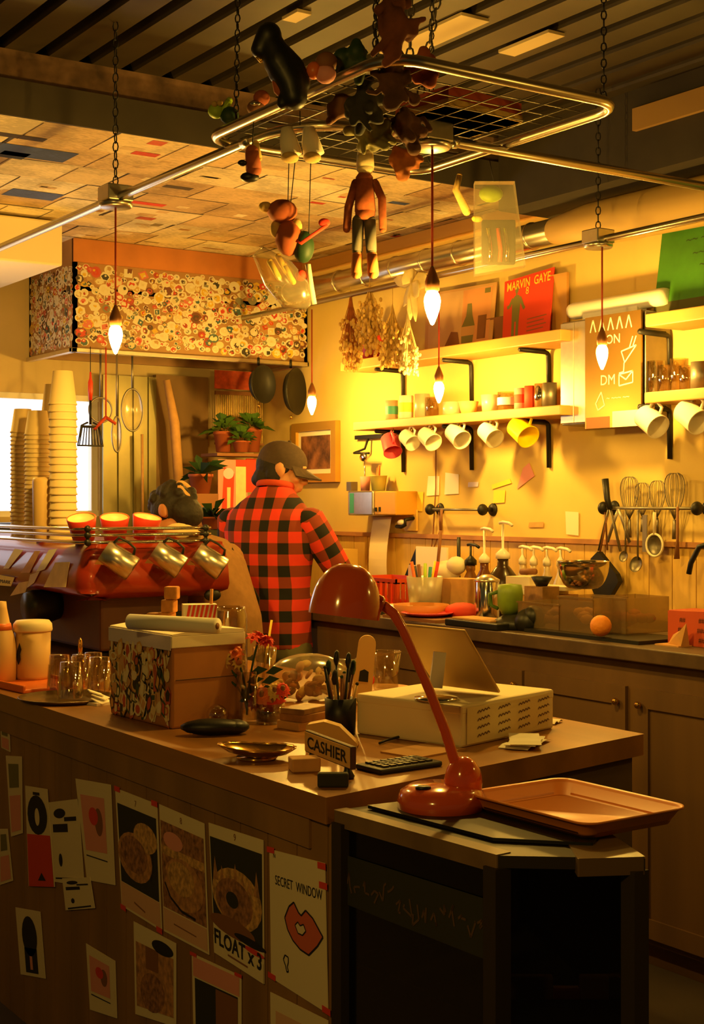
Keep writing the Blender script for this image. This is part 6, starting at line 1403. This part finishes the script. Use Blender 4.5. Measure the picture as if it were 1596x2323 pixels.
# generic toys and bundles
def dr(px, py, d): return DP(px, py, d)
def fig(name, lab, cat, px, py, d, build, up=None):
    p = dr(px, py, d); t = thing(name, lab, cat, p, -YAW); k = d / F; build(t, lambda x, y, o=0.0: V(((x - px) * k, o, (py - y) * k)), k)
    if up: strings(t, [((0, 0, 0.0), ((up[0] - px) * k, 0, max(.02, PZ - p.z)))])
    return t
def clothdoll(t, P_, k):
    for nm, m_, pts, r in (('head', m_straw2, [(828, 352), (828, 380)], [.022, .024]), ('torso', mat('doll_tan', '9a4f26', .95, nz=.3, nscale=60), [(826, 408), (828, 480)], [.024, .028]), ('leg', mat('doll_blue', '5a5548', .9), [(812, 500), (810, 570)], [.016, .014]), ('leg', bpy.data.materials.get('doll_blue'), [(838, 500), (842, 570)], [.016, .014]), ('boot', m_rust, [(810, 578), (808, 620)], [.014, .015]), ('boot', m_rust, [(843, 578), (846, 620)], [.014, .015]), ('arm', bpy.data.materials['doll_tan'], [(806, 415), (790, 470), (786, 520)], [.011, .011, .010]), ('arm', bpy.data.materials['doll_tan'], [(850, 415), (866, 450), (868, 520)], [.011, .011, .010])):
        b = MB().limb([P_(x, y) for x, y in pts], r, 10); ob(nm, b, m_ or m_blue, t)
fig('cloth_doll', 'plain faceless cloth doll with long blue-grey legs hanging under the rack', 'doll', 828, 345, 3.75, clothdoll, (828, 300))
def teddy(t, P_, k):
    b = MB().ball(P_(640, 480), (.042, .036, .034)); b.ball(P_(602, 470), (.02, .02, .015), 1); ob('head', b, [m_terra, m_straw], t)
    b = MB().ball(P_(655, 540), (.038, .034, .05)); ob('torso', b, [m_terra], t)
    for x, y in ((625, 520), (672, 515)): ob('paw', MB().ball(P_(x, y), (.016, .016, .024)), m_straw, t)
    b = MB().ball(P_(688, 560), (.03, .03, .045)); ob('vest', b, m_dkgreen, t)
fig('plush_toy', 'plain brown plush toy hanging above the clear cone bag', 'plush toy', 655, 500, 3.9, teddy, (670, 300))
def conebag(t, P_, k):
    b = MB().tube([P_(585, 570), P_(630, 620), P_(672, 670), P_(700, 695)], [.02, .05, .05, .012], 0, 18, ry=[.015, .03, .03, .01]); ob('film_cone', b, m_film, t)
    for x, y in ((640, 600), (622, 612), (655, 622)): ob('yellow_stick', MB().limb([P_(x - 10, y - 18), P_(x + 10, y + 18)], [.009, .008], 10), m_yelp, t)
    ob('red_sweet', MB().ball(P_(682, 625), .016), m_redp, t)
    b = MB().tube([P_(698, 600), P_(705, 650), P_(712, 690)], .008); ob('bone_white_strip', b, m_cream, t)
fig('cone_bag', 'clear cone-shaped bag with yellow sticks hanging above the hood corner', 'bag', 650, 560, 3.95, conebag, (655, 330))
def batstick(t, P_, k):
    b = MB().tube([P_(672, 545), P_(682, 552), P_(742, 510)], .005); b.ball(P_(735, 505), (.016, .006, .012)); ob('rod', b, m_redp, t)
fig('red_toy_guitar', 'small red toy stick with a broad end beside the brown plush toy', 'toy', 700, 530, 3.85, batstick, (705, 330))
def puppet(t, P_, k):
    b = MB(); b.limb([P_(612, 95), P_(635, 140), P_(662, 190), P_(668, 220)], [.028, .038, .034, .03], 14); b.limb([P_(590, 112), P_(610, 80), P_(622, 66)], [.022, .03, .012], 12); b.limb([P_(640, 120), P_(672, 150), P_(690, 190)], [.022, .02, .016], 10); b.limb([P_(628, 130), P_(612, 150), P_(622, 175)], [.016, .014, .012], 10); b.limb([P_(655, 200), P_(640, 235)], [.02, .014], 10); ob('cloak', None, m_black, t, mesh=fuse(b, .005, 2))
    b = MB().tube([P_(583, 128), P_(590, 138), P_(608, 128), P_(625, 97)], .005); ob('gold_cord', b, m_gold, t)
    b = MB().tube([P_(618, 145), P_(632, 165), P_(648, 190)], [.010, .013, .010]); ob('sleeve', b, m_olive, t)
    b = MB().tube([P_(624, 172), P_(632, 205), P_(648, 225)], [.010, .012, .008]); ob('sash', b, m_terra, t)
fig('cloaked_puppet', 'black cloaked puppet with a gold cord sitting up on the rack', 'puppet', 640, 215, 3.2, puppet)
def greenplush(t, P_, k):
    b = MB().ball(P_(490, 252), (.022, .02, .02)); b.limb([P_(505, 255), P_(520, 228)], [.012, .009], 10); ob('head', b, m_lime, t)
    ob('torso', MB().ball(P_(520, 262), (.026, .02, .024)), m_dkgreen, t)
    for x, y in ((488, 240), (500, 238)): ob('knob', MB().ball(P_(x, y, -.018), .008), m_straw, t)
fig('green_plush', 'small lime green plush tucked by the pipe bend', 'plush toy', 500, 275, 3.75, greenplush)
def balltoy(t, P_, k):
    ob('head', MB().ball(P_(593, 222), (.022, .02, .02)), m_terra, t); ob('torso', MB().ball(P_(580, 245), (.024, .02, .02)), m_brownp, t); ob('visor', MB().ball(P_(580, 240, -.02), (.014, .006, .006)), m_chrome, t)
fig('brown_toy', 'round brown toy with a shiny strip lying on the pipe bend', 'toy', 590, 260, 3.7, balltoy)
def redtoy(t, P_, k):
    ob('torso', MB().limb([P_(572, 345), P_(575, 385)], [.018, .02], 12), m_terra, t); ob('shoe', MB().ball(P_(566, 402), (.024, .016, .013)), m_black, t); ob('arm', MB().limb([P_(580, 325), P_(588, 360)], [.008, .007], 10), m_straw, t); ob('cuff', MB().ball(P_(550, 372, -.01), (.012, .01, .008)), m_black, t)
fig('red_cloth_toy', 'little red-brown cloth toy with a black shoe under the pipe bend', 'toy', 572, 330, 3.55, redtoy, (575, 290))
def boots(t, P_, k):
    for x in (650, 700):
        b = MB().tube([P_(x, 290), P_(x + 4, 320), P_(x + 12, 352)], [.014, .022, .026], 0, 14); ob('shaft', b, m_cream, t); ob('foot', MB().ball(P_(x + 8, 362, -.02), (.022, .034, .012)), m_straw, t)
fig('toy_boots', 'pair of plain cream toy boots dangling through the rack', 'toy', 680, 285, 3.45, boots, (680, 262))
def pinktoy(t, P_, k):
    ob('head', MB().ball(P_(712, 160), (.018, .018, .02)), m_orange, t); ob('torso', MB().ball(P_(738, 168), (.024, .02, .022)), m_pinkp, t); ob('hair', MB().ball(P_(740, 140), (.025, .02, .022)), m_brownp, t)
fig('orange_toy', 'round orange and brown toy beside the chain bundle', 'toy', 725, 175, 3.2, pinktoy)
for k, (px, py, d, rx, rz_, m_, lab) in enumerate(((830, 230, 3.35, .055, .06, m_dk, 'dark tangled bundle heaped on the rack beside the chains'), (885, 180, 3.2, .05, .07, mat('bundle_brown', '5a3a22', .95, nz=.4, nscale=20), 'brown tangled bundle heaped high on the rack'), (900, 60, 3.0, .045, .07, mat('bundle_rust', '6e3c24', .95, nz=.4, nscale=20), 'rust-coloured bundle hanging highest under the deck'), (930, 280, 3.5, .05, .035, bpy.data.materials['bundle_brown'], 'brown floppy bundle against the rack corner'), (850, 300, 3.5, .06, .03, m_olive, 'olive flat bundle sagging through the wire mesh'), (800, 140, 3.25, .03, .05, m_dkgreen, 'dark green tangle hanging in the chain strands above the rack'), (962, 150, 3.3, .03, .04, m_terra, 'small terracotta tangle at the rack corner by the pale reflection strip on the deck'), (918, 355, 3.6, .035, .035, m_rust, 'rust-brown tangle hanging just beside the pendant junction box'), (770, 250, 3.4, .03, .035, m_brownp, 'small brown tangle caught in the chain strands'))):
    p = dr(px, py, d); b = MB(); R2 = random.Random(k + 3)
    b.ball((0, 0, 0), (rx * .55, rx * .5, rz_ * .6), 0, 12)
    for q in range(11):
        a = R2.uniform(0, 6.28); u_ = V((math.cos(a), R2.uniform(-.6, .6), math.sin(a))); w_ = V((R2.uniform(-1, 1), R2.uniform(-.6, .6), R2.uniform(-1.2, .4)))
        st0 = V((u_.x * rx * .4, u_.y * rx * .4, u_.z * rz_ * .4)); m1 = V((u_.x * rx * .8, u_.y * rx * .7, u_.z * rz_ * .8)); e1 = m1 + w_ * rx * .55
        r_ = R2.uniform(.006, .014); b.limb([st0, m1, e1], [r_ * 1.3, r_ * 1.1, r_], 8)
        if q % 3 == 0: b.ball(e1, r_ * 1.7, 0, 10)
    o_ = ob('cloth_bundle', None, m_, None, p, (0, 0, -YAW), mesh=fuse(b, .005, 1)); tag(o_, lab, 'bundle')
b = MB().b2((-.13, -.1, 0), (.13, .1, .05)); b.b2((-.132, -.102, .0), (.132, .102, .018), 1); one('red_box', b, [mat('box_red', 'b84a26', .7), m_straw], 'flat red and yellow box lying on the wire mesh of the rack', 'box', (2.28, 2.92, rackz + .008), .1)
# clear bag with dark contents
def bagcontents(t, P_, k):
    pts = [(1075, 415), (1165, 415), (1190, 605), (1075, 625)]
    b = MB(); vs = []
    for o in (-.022, .022):
        for x, y in pts: vs.append(P_(x, y, o))
    b.add(vs, [(0, 1, 2, 3), (7, 6, 5, 4), (0, 4, 5, 1), (1, 5, 6, 2), (2, 6, 7, 3), (3, 7, 4, 0)]); ob('bag_film', b, m_film, t)
    b = MB().b2(P_(1092, 500, -.012), P_(1168, 600, .012)); ob('dark_card', b, m_dk, t, bevel=.004)
    ob('green_lid', MB().ball(P_(1113, 440), (.034, .02, .024)), m_lime, t); ob('yellow_knob', MB().ball(P_(1082, 496), (.016, .014, .010)), m_yelp, t);
    for x in (1105, 1128, 1143): ob('glossy_strip', MB().tube([P_(x, 520, -.014), P_(x + 6, 570, -.014), P_(x + 4, 596, -.014)], .006), m_chrome if x != 1128 else m_redp, t)
fig('clear_bag', 'clear plastic bag with a lime lid and glossy dark contents hanging by the straight pipe', 'bag', 1120, 415, 3.95, bagcontents, (1110, 330))
k_ = 3.95 / F
b = MB().limb([(0, 0, 0), (-.03, 0, .06), (-.02, 0, .10)], [.012, .010, .008], 10); one('bent_stick', b, m_straw, 'pale bent stick beside the clear plastic bag', 'stick', DP(1058, 480, 3.95), -YAW)
# ================================================================== people
def hand(mb, wrist, d, up, s=1.0, side=1):
    """palm and five bent fingers added to a figure; d = pointing direction, up = back of the hand"""
    d = V(d).normalized(); up = (V(up) - d * V(up).dot(d)).normalized(); w = d.cross(up) * side
    mb.limb([wrist, wrist + d * .045 * s, wrist + d * .085 * s], [.027 * s, .032 * s, .030 * s], 12)
    for k, (o, L) in enumerate(((-.027, .068), (-.009, .078), (.009, .074), (.026, .058))):
        b0 = wrist + d * .09 * s + w * o * s; b1 = b0 + d * L * .5 * s - up * .008 * s; b2_ = b1 + (d * .6 - up * .8).normalized() * L * .5 * s
        mb.limb([b0, b1, b2_], [.0105 * s, .0098 * s, .0085 * s], 8)
    t0 = wrist + d * .03 * s - w * .028 * s; t1 = t0 + (d * .6 - w * .8).normalized() * .04 * s; t2 = t1 + (d * .9 - w * .3 - up * .3).normalized() * .032 * s
    mb.limb([t0, t1, t2], [.013 * s, .011 * s, .0095 * s], 8)
def loft(mb, rings, seg=28):
    """rings: (centre, half width, half depth, side dir, front dir)"""
    vs = []; fs = []
    for c, rx, ry, u, w in rings:
        c, u, w = V(c), V(u), V(w)
        for k in range(seg):
            a = 2 * math.pi * k / seg; ca, sa = math.cos(a), math.sin(a)
            ca = math.copysign(abs(ca) ** .85, ca); sa = math.copysign(abs(sa) ** .85, sa)
            vs.append(c + u * rx * ca + w * ry * sa)
    n = len(rings)
    for i in range(n - 1):
        for k in range(seg): k2 = (k + 1) % seg; fs.append((i * seg + k, i * seg + k2, (i + 1) * seg + k2, (i + 1) * seg + k))
    fs += [tuple(range(seg))[::-1], tuple((n - 1) * seg + k for k in range(seg))]
    mb.add(vs, fs, 0, True)
def headshape(mb, M):
    """head in its own frame: face towards +Y, up +Z, origin at the skull centre"""
    T = lambda p: M @ V(p)
    o = mb.M.copy(); mb.M = o @ M
    mb.ball((0, -.012, .02), (.074, .092, .085), 0, 24); mb.ball((0, .028, -.03), (.058, .062, .072), 0, 22); mb.ball((0, .05, -.082), (.032, .032, .026), 0, 14)
    mb.limb([(0, .083, .012), (0, .098, -.018), (0, .102, -.028)], [.009, .012, .013], 10)
    mb.ball((.012, .096, -.032), (.009, .010, .008), 0, 8); mb.ball((-.012, .096, -.032), (.009, .010, .008), 0, 8)
    mb.tube([(-.022, .082, -.058), (0, .093, -.055), (.022, .082, -.058)], [.006, .009, .006], 0, 8)
    mb.tube([(-.020, .081, -.066), (0, .090, -.068), (.020, .081, -.066)], [.005, .009, .005], 0, 8)
    for s in (-1, 1):
        mb.tube([(s * .045, .072, .028), (s * .025, .083, .032), (s * .012, .086, .028)], .008, 0, 8)
        mb.ball((s * .076, -.008, -.005), (.010, .022, .033), 0, 12); mb.ball((s * .082, -.016, .002), (.008, .020, .028), 0, 10); mb.ball((s * .044, .058, -.025), (.022, .022, .02), 0, 10)
    mb.M = o
def eyes(M, parent):
    for s in (-1, 1):
        b = MB(); b.M = M; b.ball((s * .030, .074, .010), (.012, .009, .008), 0, 12); b.ball((s * .030, .0815, .010), (.0055, .003, .0055), 1, 10); ob('eye', b, [m_white, m_ink], parent)
# ---- the man in the checked shirt
dM = 6.0
base = DP(615, 1140, dM)
man = thing('person', 'person in red and black checked shirt and brown cap, facing the back counter', 'person', (base.x, base.y, 0), -(YAW + math.radians(28))); man.scale = (1.03, 1.03, 1.007)
NECK = V((.0, .01, 1.43)); 
hM = Matrix.Translation((.025, .055, 1.58)) @ Matrix.Rotation(math.radians(-60), 4, 'Z') @ Matrix.Rotation(math.radians(-16), 4, 'X')
bd = MB(); headshape(bd, hM)
bd.limb([(0, .0, 1.40), (.01, .02, 1.46), (.022, .035, 1.53)], [.062, .056, .056], 16)
loft(bd, [((0, .0, .80), .15, .11, (1, 0, 0), (0, 1, 0)), ((0, 0, .95), .15, .10, (1, 0, 0), (0, 1, 0)), ((0, -.005, 1.1), .15, .10, (1, 0, 0), (0, 1, 0)), ((0, -.01, 1.25), .17, .10, (1, 0, 0), (0, 1, 0)), ((0, -.01, 1.36), .17, .08, (1, 0, 0), (0, 1, 0)), ((0, 0, 1.43), .07, .06, (1, 0, 0), (0, 1, 0))])
armR = [V((.185, .0, 1.355)), V((.275, .10, 1.135)), V((.215, .335, 1.055))]; armL = [V((-.185, .0, 1.355)), V((-.25, .10, 1.12)), V((-.14, .33, 1.06))]
for a in (armR, armL): bd.limb(a, [.052, .042, .030], 14)
hand(bd, armR[2], (-.15, .9, -.1), (.2, .2, 1), 1, 1); hand(bd, armL[2], (.2, .9, -.1), (-.2, .2, 1), 1, -1)
for s in (-1, 1): bd.limb([(s * .085, 0, .84), (s * .09, .02, .46), (s * .09, -.01, .09)], [.085, .058, .04], 14); bd.limb([(s * .09, -.02, .05), (s * .095, .13, .035)], [.04, .035], 12)
bo = ob('body', None, m_skin, man, mesh=fuse(bd, .0062, 3))
eyes(hM, bo)
# shirt
st_ = MB()
loft(st_, [((0, .005, .835), .172, .125, (1, 0, 0), (0, 1, 0)), ((0, .0, .95), .168, .12, (1, 0, 0), (0, 1, 0)), ((0, -.005, 1.1), .168, .118, (1, 0, 0), (0, 1, 0)), ((0, -.012, 1.22), .188, .12, (1, 0, 0), (0, 1, 0)), ((0, -.014, 1.32), .20, .112, (1, 0, 0), (0, 1, 0)), ((0, -.010, 1.385), .19, .098, (1, 0, 0), (0, 1, 0)), ((0, -.002, 1.435), .145, .085, (1, 0, 0), (0, 1, 0)), ((.004, .008, 1.475), .095, .076, (1, 0, 0), (0, 1, 0)), ((.008, .014, 1.505), .074, .070, (1, 0, 0), (0, 1, 0))])
for a in (armR, armL): st_.limb([a[0] - V((math.copysign(.03, a[0].x), 0, 0)), a[0].lerp(a[1], .2)], [.066, .062], 16)
so = ob('shirt', None, m_plaid, man, mesh=fuse(st_, .009, 3))
sv = so.modifiers.new('folds', 'DISPLACE'); tx = bpy.data.textures.new('folds', 'CLOUDS'); tx.noise_scale = .11; sv.texture = tx; sv.strength = .012; sv.mid_level = .5
col = MB().tube([(.074 * math.cos(a) + .010, .070 * math.sin(a) + .016, 1.512 + .012 * math.sin(a + math.pi)) for a in [2 * math.pi * k / 28 for k in range(28)]], .013, 0, 10, True, ry=[.007] * 28); ob('collar', col, mat('collar_red', 'c8482a', .9), man)
for a in (armR, armL):
    for (p, q, r0, r1) in ((a[0], a[1], .066, .055), (a[1], a[2], .055, .042)):
        d = q - p; L = d.length; b = MB().tube([(0, 0, -.02), (0, 0, L * .3), (0, 0, L * .7), (0, 0, L + .0)], [r0, r0 * .99, (r0 + r1) / 2, r1], 0, 20); b.ball((0, 0, L), r1 * .99, 0, 18); b.ball((0, 0, 0), r0 * .99, 0, 18)
        ob('sleeve', b, m_plaid, man, p, aim(d, (0, -1, 0)))
# trousers, shoes
tr = MB(); loft(tr, [((0, 0, .80), .165, .12, (1, 0, 0), (0, 1, 0)), ((0, 0, .90), .160, .115, (1, 0, 0), (0, 1, 0))])
for s in (-1, 1): tr.limb([(s * .085, 0, .82), (s * .09, .02, .46), (s * .092, -.01, .12)], [.098, .074, .062], 16)
ob('trousers', None, m_pants, man, mesh=fuse(tr, .012, 3))
for s in (-1, 1): ob('shoe', MB().tube([(s * .09, -.06, .04), (s * .092, .02, .045), (s * .097, .16, .03), (s * .098, .185, .026)], [.034, .045, .04, .02], 0, 16, ry=[.03, .036, .04, .02]), m_black, man)
# hair and cap
hr = MB(); hr.M = hM; hr.ball((0, -.035, .005), (.079, .082, .085), 0, 20); hr.ball((0, -.062, -.055), (.066, .052, .052), 0, 18); hr.ball((0, -.088, -.07), (.04, .03, .03), 0, 12)
for s in (-1, 1): hr.ball((s * .068, -.03, -.03), (.016, .034, .045), 0, 12); hr.ball((s * .07, .012, .012), (.01, .016, .03), 0, 8)
ob('hair', None, m_hair, man, mesh=fuse(hr, .006, 2))
cp = MB(); pr = [(1.0, -.0)] + [(math.cos(t), math.sin(t)) for t in [k / 9 * math.pi / 2 for k in range(1, 10)]]
cp.M = hM @ Matrix.Translation((0, -.012, .022)) @ Matrix.Rotation(math.radians(-3), 4, 'X'); cp.lathe([(.086 * r, .010 + .086 * z) for r, z in [(1.0, -.28)] + pr], 28, sy=1.2, cap=False); cp.ball((0, 0, .098), (.008, .008, .005), 0, 10)
ob('cap', cp, m_cap, man)
br = MB(); br.M = cp.M; vs = []; fs = []; n = 15
for h in (0, .006):
    for r in (1.0, 1.5):
        for k in range(n):
            a = math.pi * (.12 + .76 * k / (n - 1)); e = (r - 1) * 2
            vs.append((.084 * math.cos(a) * (1 - .02 * e), .100 * math.sin(a) + .078 * e * math.sin(a) ** .8, .006 - .020 * e - .022 * abs(math.cos(a)) ** 2 * e + h - .004))
for h in range(2):
    for k in range(n - 1):
        q = (h * 2 * n + k, h * 2 * n + k + 1, h * 2 * n + n + k + 1, h * 2 * n + n + k); fs.append(q if h else q[::-1])
for k in range(n - 1): fs.append((n + k, n + k + 1, 3 * n + k + 1, 3 * n + k))
br.add(vs, fs, 0, True); ob('cap_brim', br, m_cap, man)
# ---- the stooping person behind the machine
pb = DP(494, 1140, 5.49)
per = thing('person', 'stooping person with dark wavy hair and tan top behind the espresso machine', 'person', (pb.x, pb.y, 0), -(YAW + math.radians(-57))); per.scale = (.975,) * 3
# own frame: faces +Y, which points to the picture's left here
bd = MB()
hM2 = Matrix.Translation((-.02, .215, 1.43)) @ Matrix.Rotation(math.radians(16), 4, 'Y') @ Matrix.Rotation(math.radians(-42), 4, 'X')
headshape(bd, hM2)
hip, mid_, ch, nk_ = V((0, -.06, .86)), V((0, -.05, 1.05)), V((0, .03, 1.22)), V((0, .13, 1.32))
bd.limb([nk_, (0, .18, 1.35), (0, .22, 1.38)], [.06, .056, .056], 14)
def fr(a, c): d = (V(c) - V(a)).normalized(); return V((1, 0, 0)).cross(d) * -1
loft(bd, [(hip, .15, .11, (1, 0, 0), (0, 1, 0)), (mid_, .145, .10, (1, 0, 0), (0, 1, .1)), (ch, .16, .10, (1, 0, 0), (0, .85, -.5)), (nk_, .10, .06, (1, 0, 0), (0, .7, -.7))])
aR = [V((.17, .06, 1.26)), V((.22, .12, 1.06)), V((.07, .27, .98))]; aL = [V((-.17, .06, 1.26)), V((-.20, .10, 1.06)), V((-.02, .24, .97))]
for a in (aR, aL): bd.limb(a, [.05, .042, .03], 12)
hand(bd, aR[2], (-.8, .5, -.2), (.2, .1, 1), 1, 1); hand(bd, aL[2], (.9, .3, -.2), (-.2, .1, 1), 1, -1)
for s in (-1, 1): bd.limb([(s * .085, -.05, .86), (s * .09, .0, .46), (s * .09, -.03, .09)], [.09, .06, .04], 12); bd.limb([(s * .09, -.04, .05), (s * .095, .11, .035)], [.04, .035], 10)
bo = ob('body', None, m_skin2, per, mesh=fuse(bd, .0065, 3)); eyes(hM2, bo)
tp_ = MB(); loft(tp_, [(hip - V((0, .0, .06)), .155, .125, (1, 0, 0), (0, 1, 0)), (hip, .155, .12, (1, 0, 0), (0, 1, 0)), (mid_, .148, .112, (1, 0, 0), (0, 1, .1)), (ch, .168, .11, (1, 0, 0), (0, .85, -.5)), (V((0, .09, 1.29)), .16, .09, (1, 0, 0), (0, .75, -.65)), (nk_, .085, .068, (1, 0, 0), (0, .7, -.7))])
for a in (aR, aL): tp_.limb([a[0] - V((math.copysign(.03, a[0].x), 0, 0)), a[0].lerp(a[1], .6), a[1], a[1].lerp(a[2], .6)], [.066, .058, .052, .044], 14)
ob('top', None, m_tan, per, mesh=fuse(tp_, .010, 3))
ap = MB(); loft(ap, [((0, .085, .62), .15, .012, (1, 0, 0), (0, 1, 0)), ((0, .10, .9), .15, .012, (1, 0, 0), (0, 1, 0)), ((0, .085, 1.06), .11, .012, (1, 0, 0), (0, 1, 0)), ((0, .13, 1.16), .09, .012, (1, 0, 0), (0, .85, -.5))]); ob('apron', ap, m_apron, per)
ob('apron_strap', MB().tube([(.09, .13, 1.17), (.10, .02, 1.325), (.06, -.02, 1.30), (.17, -.07, 1.1), (.17, -.06, 1.0)], .012, 0, 8, ry=[.006] * 5), m_apron, per)
tr = MB()
loft(tr, [((0, -.06, .80), .165, .125, (1, 0, 0), (0, 1, 0)), ((0, -.06, .9), .16, .12, (1, 0, 0), (0, 1, 0))])
for s in (-1, 1): tr.limb([(s * .085, -.05, .82), (s * .09, .0, .46), (s * .092, -.03, .12)], [.1, .074, .062], 14)
ob('trousers', None, m_apron, per, mesh=fuse(tr, .012, 3))
for s in (-1, 1): ob('shoe', MB().tube([(s * .09, -.08, .04), (s * .092, .0, .045), (s * .097, .14, .03), (s * .098, .165, .026)], [.034, .045, .04, .02], 0, 14), m_black, per)
hr = MB(); hr.M = hM2; hr.ball((0, -.022, .03), (.088, .100, .088), 0, 22); hr.ball((0, -.065, -.03), (.075, .06, .07), 0, 18)
for k in range(60):
    a = rnd.uniform(0, 6.28); el = rnd.uniform(-.3, 1.5); d = V((math.cos(a) * math.cos(el), math.sin(a) * math.cos(el), math.sin(el)))
    if d.y > .55 and d.z < .5: continue
    if abs(d.x) > .8 and d.z < .15: continue
    hr.ball(V((0, -.022, .03)) + V((d.x * .086, d.y * .098, d.z * .088)), rnd.uniform(.018, .028), 0, 8)
ob('hair', None, m_hair, per, mesh=fuse(hr, .006, 1))
ob('scrunchie', MB().tube([hM2 @ V((.04 * math.cos(a), -.105 + .0 * a, .05 + .04 * math.sin(a))) for a in [2 * math.pi * k / 18 for k in range(18)]], .014, 0, 8, True), m_kraft, per)
for m in bpy.data.materials:
    if m.users == 0: bpy.data.materials.remove(m)
